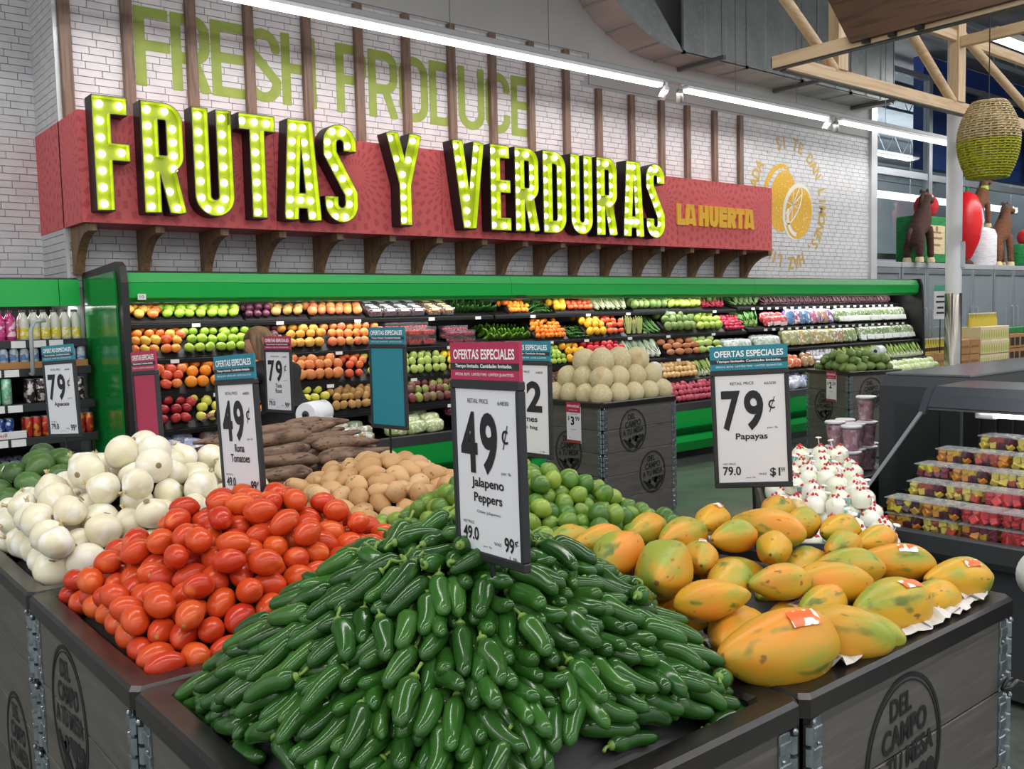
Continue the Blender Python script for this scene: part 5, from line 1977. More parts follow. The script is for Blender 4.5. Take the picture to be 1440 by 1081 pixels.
# ---- tomatoes
m_tom = mat('tomato_skin', '#d8412c', rough=.24, spec=.38, rnd=['#b8301a', '#c63f1e', '#cf5222', '#bd361c', '#d45a22'], noises=[(18, '#e8763f', .58, .78, 2)])
m_tscar = mat('tomato_scar', '#a8803c', rough=.8)


def roma(p):
    k = 1 - .10 * math.exp(-((p.z - 1) / .25) ** 2) - .05 * max(0, p.z)
    a = math.atan2(p.y, p.x)
    return Vector((p.x * k * (1 + .02 * math.sin(3 * a)), p.y * k * (1 + .02 * math.cos(4 * a)), p.z * (1 - .04 * (p.x ** 2))))


TOM = [MB().ball((.0270 * s, .0270 * s, .0360 * s2), 18, 12, roma).mesh('roma_tomato', m_tom, 'all') for s, s2 in ((1, 1), (1.05, 1.05), (.95, 1.08))]
TSC = MB().lathe([(.0050, .0347), (.003, .0364), (.0012, .0360)], 8, capb=False).mesh('stem_scar', m_tscar, 'all')
bx = inset(0, 1, .062)
ht = mound(*bx, .175, .86, 3.4, .30, .52, .55, .85)


def tom_axis(x, y, rg):
    a = -.55 + rg.normal() * .45
    return (math.cos(a), math.sin(a) * 1.0, rg.normal() * .22)


C, A = settle(ht, bx, [(-.009, .0276), (.009, .0276)], tom_axis, 240, 5, 70, extra=.03, grav=.0012, wallpad=.7)
riser(ht, bx[0] - .004, bx[1] - .004, bx[2] + .004, bx[3] + .004, .010, m_tray, 'false_bottom', '')
for i in range(len(C)):
    o = link('roma_tomato', TOM[rj.randrange(3)])
    o.matrix_world = Matrix.Translation(C[i]) @ align_z(A[i] * (1 if rj.random() < .5 else -1)) @ RZ(rj.random() * 6.28)
    tag(o, 'ripe red roma tomato in the heap left of the jalapenos', 'tomato', 'roma tomatoes')
    link('stem_scar', TSC, o)

single_out([o for o in COL.objects if o.name.startswith('roma_tomato')], 'topmost roma tomato of the heap, beside the teal topped sign', 'roma tomato nearest the viewer, at the front corner of the tomato bin')
# ---- onions
m_on = mat('white_onion_skin', '#dcd7c2', rough=.32, spec=.45, rnd=['#e4ddc2', '#dfd7b8', '#e8e2cc'], noises=[(6, '#d6d8b4', .58, .75, 3), (34, '#f2f0ea', .5, .7, 2)], stretch=(1, 1, .25), sss=.12)
m_ontip = mat('onion_tip', '#c8b78c', rough=.8)


def onion(p):
    th = math.acos(max(-1, min(1, p.z)))
    z = p.z * .90
    if p.z > .80:
        z += (p.z - .80) * 1.1
    return Vector((p.x, p.y, z))


ONI = [MB().ball((.047 * s, .047 * s, .044 * s), 24, 18, onion).mesh('white_onion', m_on, 'all') for s in (1, 1.07, .93)]
ot = MB()
ot.tube([(0, 0, .046), (.002, 0, .054), (.006, .002, .062)], [.006, .004, .0025], 7)
for k in range(5):
    a = k * 1.26
    ot.tube([(.003 * math.cos(a), .003 * math.sin(a), .052), (.008 * math.cos(a), .008 * math.sin(a), .061)], [.002, .0008], 5)
OTIP = ot.mesh('dry_tip', m_ontip, 'all')
ORT = MB().lathe([(.009, -.0412), (.007, -.0435), (.003, -.0428)], 10, capb=False).mesh('root_plate', mat('onion_root', '#8d7a58', rough=.9), 'all')
bx = inset(0, 2, .060)
ho = mound(*bx, .215, .86, 2.3, .12, .52, .42, .95)


def any_axis(x, y, rg):
    v = rg.normal(size=3)
    return v / np.linalg.norm(v)


C, A = settle(ho, bx, [(0, .0455)], any_axis, 118, 8, 90, extra=.09, grav=.0016, wallpad=.75)
riser(ho, bx[0] - .004, bx[1] - .004, bx[2] + .004, bx[3] + .004, .014, m_tray, 'false_bottom', '')
for i in range(len(C)):
    o = link('white_onion', ONI[rj.randrange(3)])
    o.matrix_world = Matrix.Translation(C[i]) @ align_z(any_axis(0, 0, np.random)) @ RZ(rj.random() * 6.28)
    tag(o, 'large round white onion in the heap behind the tomatoes', 'onion', 'white onions')
    link('dry_tip', OTIP, o)
    link('root_plate', ORT, o)

single_out([o for o in COL.objects if o.name.startswith('white_onion')], 'topmost white onion of the heap, before the crimson sign', 'white onion nearest the viewer, at the tomato side of the onion bin')
# ---- limes
m_lime_f = mat('lime_rind', '#6f9a2c', rough=.33, spec=.5, rnd=['#42702a', '#4c782a', '#648a30', '#7f9a38', '#3e6826', '#587f2e', '#97aa42', '#4a742a'], noises=[(14, '#7d9a38', .55, .75, 2)], bump=(220, .10, .001))


def limeshape(p):
    z = p.z * 1.06
    if abs(p.z) > .9:
        z += math.copysign((abs(p.z) - .9) * .9, p.z)
    return Vector((p.x, p.y, z))


LIM = [MB().ball((.0262 * s, .0262 * s, .0268 * s), 16, 12, limeshape).mesh('lime', m_lime_f, 'all') for s in (1, 1.07, .94)]
bx = inset(1, 1, .060)
hl = mound(*bx, .175, .86, 2.6, .14, .47, .52, .95)
C, A = settle(hl, bx, [(0, .0268)], any_axis, 290, 12, 80, extra=.06, grav=.0014, wallpad=.8)
riser(hl, bx[0] - .004, bx[1] - .004, bx[2] + .004, bx[3] + .004, .010, m_tray, 'false_bottom', '')
LNB = MB().lathe([(.0042, .0282), (.0028, .0298), (.001, .0296)], 7, capb=False).mesh('stem_button', mat('lime_button', '#a8a468', rough=.8), 'all')
for i in range(len(C)):
    o = link('lime', LIM[rj.randrange(3)])
    o.matrix_world = Matrix.Translation(C[i]) @ align_z(any_axis(0, 0, np.random))
    tag(o, 'shiny green lime in the heap between the jalapenos and the melon bin', 'lime', 'limes')
    link('stem_button', LNB, o)

single_out([o for o in COL.objects if o.name.split('.')[0] == 'lime'], 'topmost lime of the heap', 'lime nearest the viewer, beside the jalapeno heap')
# ---- potatoes
m_pot = mat('potato_skin', '#c99f6e', rough=.65, rnd=['#c49866', '#d0a878', '#ba8d5c', '#d4b083'], noises=[(22, '#a87c50', .60, .75, 3), (60, '#8a6440', .68, .74, 1)], bump=(40, .15, .003))


def potato(seed):
    o_ = Vector((seed * 3.1, seed * 1.7, 0))
    return lambda p: p * (1 + .13 * noise.noise(p * 1.3 + o_) + .04 * noise.noise(p * 3 + o_))


POT = [MB().ball((.036, .031, .047), 18, 13, potato(s)).mesh('potato', m_pot, 'all') for s in range(1, 6)]
bx = inset(1, 2, .058)
hp = mound(*bx, .125, .86, 2.6, .2, .52, .52)


def pot_axis(x, y, rg):
    a = rg.rand() * 6.28
    return (math.cos(a), math.sin(a), rg.normal() * .25)


C, A = settle(hp, bx, [(-.014, .0325), (.014, .0325)], pot_axis, 100, 15, 80, extra=.06, grav=.0015, wallpad=.75)
riser(hp, bx[0] - .004, bx[1] - .004, bx[2] + .004, bx[3] + .004, .010, m_tray, 'false_bottom', '')
for i in range(len(C)):
    o = link('potato', POT[rj.randrange(5)])
    o.matrix_world = Matrix.Translation(C[i]) @ align_z(A[i]) @ RZ(rj.random() * 6.28)
    tag(o, 'tan russet potato in the heap behind the limes', 'potato', 'potatoes')

single_out([o for o in COL.objects if o.name.split('.')[0] == 'potato'], 'topmost potato of the heap', 'potato nearest the viewer, beside the limes')
# ---- yuca
m_yuc = mat('yuca_bark', '#6b5140', rough=.62, rnd=['#725847', '#856a56', '#7a5e4b'], noises=[(22, '#46321f', .48, .66, 5), (40, '#927660', .58, .70, 3), (90, '#39291f', .60, .66, 2)], stretch=(1, 1, .45), bump=(70, .7, .006))
YUC = []
for s in range(7):
    rr = random.Random(s + 40)
    b = MB()
    pts, rs = [], []
    L = rr.uniform(.30, .42)
    for k in range(19):
        t = k / 18
        pts.append((.010 * math.sin(t * 2.4 + s), .007 * math.sin(t * 2.0 + s * 2), (t - .5) * L))
        w = rr.uniform(.97, 1.03) * .0305 * (min(1, (t + .03) / .16) ** .6) * (1 - .78 * max(0, (t - .35) / .65) ** 1.5) * (1 + .045 * math.sin(t * 11 + s))
        rs.append(max(.005, w))
    b.tube(pts, rs, 13)
    YUC.append(b.mesh('yuca_root', m_yuc, 'all'))
bx = inset(1, 3, .07)
hy = mound(bx[0] - .05, bx[1], bx[2] + .05, bx[3], .17, .84, 2.6, .15, .55, .5)
k = 0
for lv, rows in enumerate((10, 10, 8, 6, 4, 2)):
    for q in range(rows):
        if lv == 0 and q not in (0, 1, 8, 9):
            continue
        y = (bx[1] + bx[3]) / 2 + (q - (rows - 1) / 2) * .066 + rj.uniform(-.008, .008)
        for side in (-1, 1):
            x = 1.72 + side * (.235 - lv * .022) + rj.uniform(-.04, .04)
            z = .895 + lv * .034 + rj.uniform(-.004, .006)
            o = link('yuca_root', YUC[k % 7], None, (x, y, z), (0, PI / 2 * (1 if (side > 0) else -1) + rj.uniform(-.10, .10), rj.uniform(-.26, .26)))
            tag(o, 'long brown waxed yuca root in the pile behind the potatoes', 'yuca', 'yuca roots')
            k += 1

single_out([o for o in COL.objects if o.name.split('.')[0] == 'yuca_root'], 'topmost yuca root of the pile', 'yuca root nearest the viewer, next to the potatoes')
# ---- avocados (two bins)
m_avo = mat('avocado_skin', '#3f5e2c', rough=.38, rnd=['#35532a', '#4a6c30', '#3c5e2e', '#557a38'], noises=[(60, '#6b8c48', .60, .72, 2)], bump=(120, .2, .002))
m_stick = mat('fruit_sticker', '#f0efe8', rough=.4, noises=[(60, '#c05048', .56, .62, 1)])


def avo(p):
    return Vector((p.x * (1 - .22 * max(0, p.z)), p.y * (1 - .22 * max(0, p.z)), p.z))


AVO = [MB().ball((.043 * s, .043 * s, .058 * s), 18, 13, avo).mesh('avocado', m_avo, 'all') for s in (1, .94, 1.06)]
AST = MB().lathe([(.011, .0442), (.0, .0452)], 12, RY(PI / 2), capb=False, capt=False).mesh('sticker', m_stick, 'all')
bx = inset(0, 3, .06)
ha = mound(*bx, .14, .86, 2.6, .2, .35, .5)
C, A = settle(ha, bx, [(-.012, .042), (.012, .042)], pot_axis, 62, 21, 80, extra=.06, grav=.0015, wallpad=.75)
riser(ha, bx[0], bx[1], bx[2], bx[3], .010, m_tray, 'false_bottom', '')
for i in range(len(C)):
    o = link('avocado', AVO[rj.randrange(3)])
    o.matrix_world = Matrix.Translation(C[i]) @ align_z(A[i]) @ RZ(rj.random() * 6.28)
    tag(o, 'dark green avocado in the bin behind the white onions', 'avocado', 'avocados behind the onions')
    link('sticker', AST, o)
m_avo2 = mat('ripening_avocado_skin', '#647a3c', rough=.42, rnd=['#566e34', '#708846', '#607a3c', '#7d8f4c', '#4f6632'], noises=[(50, '#8a9c58', .58, .72, 2)], bump=(120, .2, .002))
AVO2 = []
for m_ in AVO:
    q_ = m_.copy()
    q_.materials[0] = m_avo2
    AVO2.append(q_)
bx = (ABX[0] + .06, ABX[1] + .06, ABX[2] - .06, ABX[3] - .06)
ha2 = mound(*bx, .13, .865, 2.2, .1, .55, .45)
C, A = settle(ha2, bx, [(-.014, .047), (.014, .047)], pot_axis, 46, 22, 80, extra=.07, grav=.0015, wallpad=.75)
riser(ha2, bx[0], bx[1], bx[2], bx[3], .012, m_tray, 'false_bottom', '')
av_bin.matrix_world = AVM @ T(av_bin.location.x, av_bin.location.y, 0)
for i in range(len(C)):
    o = link('avocado', AVO2[rj.randrange(3)])
    o.matrix_world = AVM @ Matrix.Translation(C[i]) @ align_z(A[i]) @ RZ(rj.random() * 6.28) @ SCL(1.12, 1.12, 1.12)
    tag(o, 'green avocado heaped in the free standing bin before the salad bags', 'avocado', 'avocados in the free standing bin')

# ---- melons, stacked by hand
m_mel = mat('cantaloupe_rind', '#c8b98c', rough=.75, rnd=['#c4b487', '#cebf94', '#c6b78e'], noises=[(70, '#d3c8a6', .50, .62, 3), (6, '#b08e5c', .62, .8, 2)], bump=(95, .25, .004))
MEL = [MB().ball((.080 * s, .080 * s, .079 * s), 22, 16).mesh('cantaloupe', m_mel, 'all') for s in (1.04, 1.0, 1.10, 1.18)]
MSC = MB().lathe([(.010, .0785), (.007, .0800), (.002, .0792)], 10, capb=False).mesh('stem_scar', mat('melon_scar', '#a08a5a', rough=.9), 'all')
mx0, my0 = MBX[0] + .085, MBX[1] + .085
lay = []
for j in range(4):
    for i in range(5):
        lay.append((mx0 + i * .162, my0 + j * .160, .930, 0, j, i))
for j in range(3):
    for i in range(4):
        lay.append((mx0 + .062 + i * .176, my0 + .070 + j * .172, 1.046, 1, j, i))
for j in range(2):
    for i in range(3):
        lay.append((mx0 + .135 + i * .184, my0 + .130 + j * .184, 1.165, 2, j, i))
for x, y, z, lv, row_, i_ in lay:
    o = link('cantaloupe', MEL[3 if lv == 2 else 2 if lv == 1 else rj.randrange(2)], None, (x + rj.uniform(-.006, .006), y + rj.uniform(-.006, .006), z), (rj.uniform(0, 3), rj.uniform(0, 3), rj.uniform(0, 3)))
    tag(o, ['netted tan cantaloupe in the bottom layer of the melon stack', 'netted tan cantaloupe in the middle layer of the melon stack', 'netted tan cantaloupe in the top layer of the melon stack'][lv], 'melon', ['bottom melons', 'middle melons', 'top melons'][lv])
    o['label'] = placed(o['label'].replace('netted tan ', ''), row_, i_)
    link('stem_scar', MSC, o)

# ---- papayas, laid one by one
m_pap = mat('papaya_skin', '#d6a32a', rough=.42, spec=.4, rnd=['#cc9a24', '#d2a028', '#c99026', '#c69d30'], noises=[(11, '#8e9a34', .49, .63, 3), (8, '#dc8c2c', .55, .70, 2), (26, '#67742c', .62, .72, 2), (60, '#86622a', .68, .75, 1)], stretch=(1, 1, .45))


def papaya(seed):
    o_ = Vector((seed * 2.3, seed, 1))

    def f(p):
        t = (p.z + 1) / 2                       # 0 = stem end, 1 = blossom end
        w = .60 + .40 * math.sin(min(1, t * 1.35) * PI / 2) if t < .74 else 1.0 - .05 * (t - .74) / .26
        a = math.atan2(p.y, p.x)
        rib = 1 + .034 * math.cos(5 * a) * (.4 + t)
        q = Vector((p.x * w * rib, p.y * w * rib, p.z))
        if t > .93:
            q.z += (t - .93) * .25
        return q * (1 + .05 * noise.noise(p * 1.1 + o_))
    return f


PAP = [MB().ball((.062, .060, .115), 26, 20, papaya(s)).mesh('papaya', m_pap, 'all') for s in range(4)]
m_pst = mat('papaya_sticker', '#f2efe6', rough=.35, noises=[(45, '#e0662a', .46, .52, 1)])
PBT = MB().lathe([(.006, -.112), (.004, -.1175), (.001, -.117)], 8, capb=False).mesh('stem_scar', mat('papaya_scar', '#6a4a22', rough=.9), 'all')
PAPS = [
    (1.42, 0.946, 0.918, -12, 4, 1.01, 1), (1.589, 0.921, 0.915, -62, 4, 0.71, 0), (1.665, 0.908, 0.914, -70, 4, 0.51, 1), (1.775, 0.935, 0.917, -8, 4, 0.75, 1), (1.934, 0.908, 0.915, -5, 4, 0.55, 0), (2.04, 0.929, 0.916, -20, 4, 0.62, 1),
    (1.408, 1.089, 0.958, 25, 4, 0.7, 0), (1.554, 1.057, 0.946, 10, 4, 0.51, 1), (1.71, 1.05, 0.944, -30, 4, 0.66, 0), (1.841, 1.068, 0.951, -30, 4, 0.58, 0), (1.98, 1.043, 0.942, -40, 4, 0.61, 1), (2.04, 1.029, 0.932, -50, 4, 0.6, 0),
    (1.776, 1.164, 0.987, 15, 4, 0.66, 0), (1.68, 1.122, 0.97, 0, 4, 0.5, 1), (1.577, 1.123, 0.971, -20, 4, 0.5, 0), (1.478, 1.156, 0.984, 20, 4, 0.59, 0), (1.475, 1.204, 1.001, 40, 4, 0.5, 1), (1.78, 1.246, 1.014, -70, 4, 0.61, 0),
    (1.735, 1.299, 1.026, 20, 4, 0.52, 1), (1.914, 1.295, 1.025, 15, 4, 0.52, 1), (1.912, 1.222, 1.007, 10, 4, 0.5, 0), (1.951, 1.17, 0.989, 0, 4, 0.5, 0), (1.938, 1.128, 0.974, 10, 4, 0.5, 0), (2.04, 1.124, 0.965, 0, 4, 0.5, 0),
    (1.601, 1.202, 1, -30, 4, 0.5, 0), (1.361, 1.392, 1.03, 10, 4, 0.5, 0), (1.35, 1.29, 1.024, 200, 4, 0.65, 0), (1.493, 1.374, 1.03, 15, 4, 0.51, 0), (1.353, 1.236, 1.011, 35, 4, 0.77, 0), (1.35, 1.147, 0.98, 150, 4, 0.51, 0),
    (1.384, 1.307, 1.027, 0, 4, 0.5, 0), (1.56, 1.28, 1.022, 10, 4, 0.58, 0), (1.427, 1.208, 1.003, 80, 4, 0.5, 0), (1.651, 1.259, 1.017, 0, 4, 0.5, 0), (1.35, 1.193, 0.997, 120, 4, 0.5, 0), (1.647, 1.2, 1, 30, 4, 0.5, 0),
    (1.62, 1.012, 0.932, 0, 4, 0.5, 0), (1.786, 0.999, 0.928, 0, 4, 0.5, 0),
]
_pc = np.array([p[:3] for p in PAPS])
_p0 = _pc.copy()
_pd = np.array([(math.cos(math.radians(p[3])), math.sin(math.radians(p[3])), -.07) for p in PAPS])
PAPS = [p[:2] + (p[2] + .006,) + p[3:5] + (p[5] * (1.27 if p[5] < .95 else 1.16),) + p[6:] for p in PAPS]
_pr = np.array([p[5] for p in PAPS])
for _it in range(45):                             # ease apart neighbours that would bite into each other
    S_ = np.concatenate([_pc + _pd * (k * .058 * _pr)[:, None] for k in (-1, 0, 1)])
    R_ = np.concatenate([_pr * r for r in (.048, .060, .056)])
    d_ = S_[:, None] - S_[None]
    l_ = np.sqrt((d_ ** 2).sum(-1)) + 1e-6
    pen_ = np.maximum(0, R_[:, None] + R_[None] - l_)
    n_ = len(_pc)
    same = (np.arange(3 * n_)[:, None] % n_) == (np.arange(3 * n_)[None] % n_)
    pen_[same] = 0
    mv = (d_ / l_[..., None] * pen_[..., None]).sum(1).reshape(3, n_, 3).sum(0) * .14
    mv[:, 2] = np.clip(mv[:, 2], -.004, .003)
    _pc += np.clip(mv, -.012, .012)
    _pc[:, 0] = np.clip(_pc[:, 0], 1.355 + .0, 2.02)
    _pc[:, 1] = np.clip(_pc[:, 1], .915 + .022 * np.minimum(1, _pr), 1.60)
    _pc[:, 2] = np.maximum(np.minimum(_pc[:, 2], _p0[:, 2] + .004), .862 + .056 * _pr)
PAPS = [(c[0], c[1], c[2]) + tuple(p[3:]) for c, p in zip(_pc, PAPS)]
PAPL = {0: 'biggest papaya, lying lengthwise at the front corner of the papaya bin', 1: 'papaya beside the biggest one along the front rim of the papaya bin', 2: 'small stickered papaya, third along the front rim of the papaya bin',
        3: 'long stickered papaya lying lengthwise in the middle of the front row', 4: 'papaya lying on tissue near the far end of the front rim', 5: 'stickered papaya in the far front corner of the papaya bin',
        6: 'papaya leaning over the rim beside the jalapenos, behind the biggest papaya', 17: 'papaya just right of the rod of the Papayas sign', 18: 'stickered papaya just left of the rod of the Papayas sign',
        19: 'stickered papaya highest at the back, right under the Papayas sign', 26: 'papaya at the outermost near side next to the limes', 28: 'large green tinged papaya at the lime side of the bin', 31: 'papaya left of the sign rod, second from the limes'}
pb_ = (GX[1] + .062, GY[0] + .062, GX[2] - .062, GY[1] - .062)
hpp = mound(*pb_, .10, .86, 2.6, .2, .45, .62)
riser(hpp, *pb_, .01, m_tray, 'false_bottom', '')
for i, (x, y, z, hd, pt, sc, stk) in enumerate(PAPS):
    o = link('papaya', PAP[i % 4])
    a = math.radians(hd)
    d = Vector((math.cos(a), math.sin(a), -math.sin(math.radians(pt))))
    roll = rj.random() * 6.28
    Ma = align_z(d)
    o.matrix_world = T(x, y, z) @ Ma @ RZ(roll) @ SCL(sc, sc, sc)
    tag(o, 'large yellow and green papaya with orange sticker in the bin beside the jalapenos' if stk else 'yellow orange papaya without sticker in the bin beside the jalapenos', 'papaya', 'papayas with stickers' if stk else 'papayas without stickers')
    if i in PAPL:
        o['label'] = PAPL[i]
    link('stem_scar', PBT, o)
    if stk:
        # sticker patch hugging the upper skin
        up = Vector((-.35, -.45, 1)).normalized()
        ul = (Ma.to_3x3() @ Matrix.Rotation(roll, 3, 'Z')).inverted() @ up
        az = math.atan2(ul.y, ul.x)
        b = MB()
        vs, fs = [], []
        src = PAP[i % 4]
        for u in range(7):
            for w in range(4):
                aa = az + (w - 1.5) * .15
                zz = .02 + (u - 3) * .009
                r_ = .0628 * (.985 if abs(u - 3) < 3 else .98)
                best = max((v.co.x * math.cos(aa) + v.co.y * math.sin(aa) for v in src.vertices if abs(v.co.z - zz) < .02 and abs(math.atan2(v.co.y, v.co.x) - math.atan2(math.sin(aa), math.cos(aa))) < .3), default=r_)
                vs.append(((best + .0012) * math.cos(aa), (best + .0012) * math.sin(aa), zz))
        for u in range(6):
            for w in range(3):
                q = u * 4 + w
                fs.append((q, q + 1, q + 5, q + 4))
        b.add(vs, fs)
        b.obj('sticker', m_pst, o, 'all')
# crumpled white paper under the papayas along the near rim
m_paper = mat('tissue_paper', '#d2cfcb', rough=.7)
rp = random.Random(2)
for i, (x, y, w, hd) in enumerate([(1.47, .905, .15, 0), (1.60, .902, .13, .1), (1.71, .904, .12, -.1), (1.82, .902, .15, .05), (1.93, .905, .14, .1), (2.02, .915, .10, .3), (1.362, .98, .10, 1.4), (1.64, 1.36, .1, .6), (2.045, 1.03, .12, 1.5), (1.37, 1.13, .10, 1.3)]):
    n = 7
    vs, fs = [], []
    for a in range(n + 1):
        for c in range(5):
            vs.append(((a / n - .5) * w + rp.uniform(-.004, .004), (c / 4 - .5) * .075 + rp.uniform(-.006, .006), abs(rp.gauss(0, .007)) + (.018 if c >= 3 else .003)))
    for a in range(n):
        for c in range(4):
            q = a * 5 + c
            fs += [(q, q + 5, q + 6), (q, q + 6, q + 1)]
    o = MB().add(vs, fs).obj('tissue_paper', m_paper, None, False, (x, y, .886 if i != 7 else 1.0), (0, 0, hd))
    tag(o, 'crumpled white tissue paper tucked under the papayas', 'paper', 'tissue papers under the papayas')
# ================================================================== PRICE SIGNS
m_frame = mat('sign_frame_charcoal', '#25272b', rough=.38)
m_card = mat('price_card', '#dcdce0', rough=.35)
m_ink = mat('sign_ink', '#17171c', rough=.5)
m_teal = mat('header_teal', '#1f7f92', rough=.35)
m_crim = mat('header_crimson', '#b02a50', rough=.35)
m_hw = mat('header_white_print', '#f2f2f2', rough=.5)
m_rod = mat('sign_rod', '#2b2c2e', rough=.35, metal=.6)


def price_sign(label, loc, yaw, head, lines, rod, w=.192, h=.300, blank=None, tilt=0.0, hh=.060):
    """a framed price card on a rod with a printed topper. loc: middle of the frame's lower edge."""
    t = thing('price_sign', label, 'sign', loc, (0, tilt, yaw))
    hm = m_teal if head == 'teal' else m_crim
    f = MB()
    bw = .014
    f.cbox((-w / 2, -.005, 0), (w / 2, .008, bw), .002).cbox((-w / 2, -.005, h - bw), (w / 2, .008, h), .002)
    f.cbox((-w / 2, -.005, bw), (-w / 2 + bw * .8, .008, h - bw), .002).cbox((w / 2 - bw * .8, -.005, bw), (w / 2, .008, h - bw), .002)
    f.obj('frame', m_frame, t)
    MB().box((-w / 2 + .010, -.0015, bw - .002), (w / 2 - .010, .004, h - bw + .002)).obj('price_card', blank or m_card, t)
    MB().box((-w / 2 + .001, -.002, h - .002), (w / 2 - .001, .004, h + hh)).obj('header_card', hm, t)
    MB().box((-w / 2 + .0015, -.0028, h + hh * .27), (w / 2 - .0015, -.002, h + hh * .45)).obj('header_strip', m_frame, t)
    b = MB()
    put_text(b, 'OFERTAS ESPECIALES', 0, h + hh * .68, w * .88, hh * .27, -.0026, .022)
    put_text(b, 'Tiempo limitado. Cantidades limitadas.', 0, h + hh * .36, w * .82, hh * .125, -.0034, .02)
    put_text(b, 'SPECIAL BUYS \u00b7 LIMITED TIME \u00b7 LIMITED QUANTITIES', 0, h + hh * .14, w * .84, hh * .085, -.0026)
    b.obj('header_lettering', m_hw, t)
    if lines:
        b = MB()
        for s, cx, cz, tw, th, bold in lines:
            put_text(b, s, cx * w, cz * h, tw * w if tw else None, th * h, -.0025, bold)
        b.obj('card_lettering', m_ink, t)
    MB().tube([(0, .002, .002), (0, .002, -rod)], .0042, 8).obj('rod', m_rod, t)
    return t


def std(big, cents, name, net, orig, oc='99'):
    L = [('RETAIL PRICE', -.10, .885, .30, .024, .0), ('64830' if big == '49' else '66500', .26, .88, .15, .022, 0)]
    for i, c in enumerate(big):
        L.append((c, -.25 + i * .29, .655, .245, .34, .03))
    L.append((cents, .27, .70, .085, .13, 0))
    L.append(('per lb', .27, .505, .13, .022, 0))
    for i, n in enumerate(name):
        L.append((n, 0, .43 - i * .085, min(.60, .058 * len(n)), .068, .02))
    L += [('NET PRICE', -.30, .205, .16, .016, 0), (net, -.27, .145, .23, .075, .02), ('per lb', -.03, .085, .12, .014, 0), ('WAS', .12, .115, .10, .018, 0), (orig, .28, .125, .13, .082, .02), (oc, .38, .145, .05, .042, 0)]
    return L


price_sign('49 cent Jalapeno Peppers price sign with crimson header in the jalapeno heap', (.852, 1.098, 1.146), math.radians(-92), 'crimson',
           [q for q in std('49', '\u00a2', ['Jalapeno', 'Peppers'], '49.0', '99', '\u00a2')] + [('Chiles Jalapenos', 0, .272, .34, .020, 0), ('1 lb', .33, .06, .10, .016, 0)], .20, w=.178, h=.278, hh=.057, tilt=math.radians(-1))
price_sign('79 cent Papayas price sign with teal header above the papayas', (1.949, 1.419, 1.070), math.radians(-50), 'teal',
           std('79', '\u00a2', ['Papayas'], '79.0', '$1', '99'), .16, tilt=math.radians(-2))
price_sign('teal topped 49 cent tomato price sign standing in the red tomatoes', (.929, 2.19, 1.080), math.radians(-83), 'teal',
           std('49', '\u00a2', ['Roma', 'Tomatoes'], '49.0', '99', '\u00a2'), .19, tilt=math.radians(-3.5))
price_sign('crimson price sign with a blank crimson card in the white onions', (.951, 2.942, 1.105), math.radians(-84), 'crimson', None, .22, blank=m_crim, tilt=math.radians(-3), w=.176, h=.272)
price_sign('79 cent price sign with crimson header behind the yuca roots', (1.928, 4.083, 1.088), math.radians(-76), 'crimson',
           std('79', '\u00a2', ['Yuca', 'Root'], '79.0', '99', '\u00a2'), .22)
price_sign('plain teal card price sign standing behind the potatoes', (1.742, 2.813, 1.129), math.radians(-81), 'teal', None, .26, blank=m_teal)
price_sign('teal topped 79 cent price sign in the avocados by the drinks cooler', (.939, 3.90, 1.088), math.radians(-68), 'teal',
           std('79', '\u00a2', ['Aguacate'], '79.0', '99', '\u00a2'), .20, tilt=math.radians(-3))
price_sign('two dollar limes price sign with teal header behind the jalapeno sign', (1.862, 2.191, 1.079), math.radians(-84), 'teal',
           [('RETAIL PRICE', -.10, .885, .30, .024, 0), ('64829', .26, .88, .15, .022, 0), ('$', -.18, .68, .16, .16, .02), ('2', .14, .63, .34, .32, .035), ('Limes', .0, .40, .40, .062, .02), ('2 lb bag', 0, .31, .40, .05, .01), ('1 lb', .30, .07, .10, .016, 0)], .18)


def hang_card(label, loc, rot, num, cents, word):
    t = thing('price_card', label, 'sign', loc, rot)
    w, h = .150, .30
    MB().cbox((-w / 2, -.010, 0), (w / 2, -.002, h), .0015).obj('card', m_card, t)
    MB().box((-w / 2, -.0115, h - .075), (w / 2, -.010, h)).obj('header_card', m_crim, t)
    MB().box((-w / 2, -.0115, 0), (w / 2, -.010, .022)).obj('footer_strip', mat('footer_red', '#8d3a3c', rough=.4), t)
    b = MB()
    put_text(b, 'OFERTAS ESPECIALES', 0, h - .028, w * .86, .016, -.0120, .02)
    put_text(b, 'LIMITED TIME', 0, h - .058, w * .6, .007, -.0120)
    b.obj('header_lettering', m_hw, t)
    b = MB()
    put_text(b, 'RETAIL PRICE', .01, h - .088, .07, .008, -.0105)
    put_text(b, '$', -.050, h - .120, .018, .034, -.0105, .02)
    put_text(b, num, -.010, h - .137, .038, .066, -.0105, .04)
    put_text(b, cents, .043, h - .120, .044, .034, -.0105, .02)
    put_text(b, word, 0, h - .200, .056, .010, -.0105)
    put_text(b, 'ea', -.04, .04, .012, .010, -.0105)
    b.obj('card_lettering', m_ink, t)
    return t


hang_card('small $3.99 card with crimson header on the side of the melon bin', (MBX[0] + .012, MBX[1] + .30, .575), (0, 0, -PI / 2), '3', '99', 'Cantaloupe')
_q = AVM @ Vector((ABX[0] + .012, ABX[1] + .26, .575))
hang_card('small $2.29 card with crimson header on the avocado bin', _q, (0, 0, -PI / 2 + math.radians(-20)), '2', '29', 'Aguacate')

# ================================================================== PRODUCE BAG ROLLS
m_roll = mat('bag_roll_plastic', '#e9ebee', rough=.35, noises=[(18, '#cfd4da', .5, .7, 3)], bump=(30, .25, .004), coat=.2)


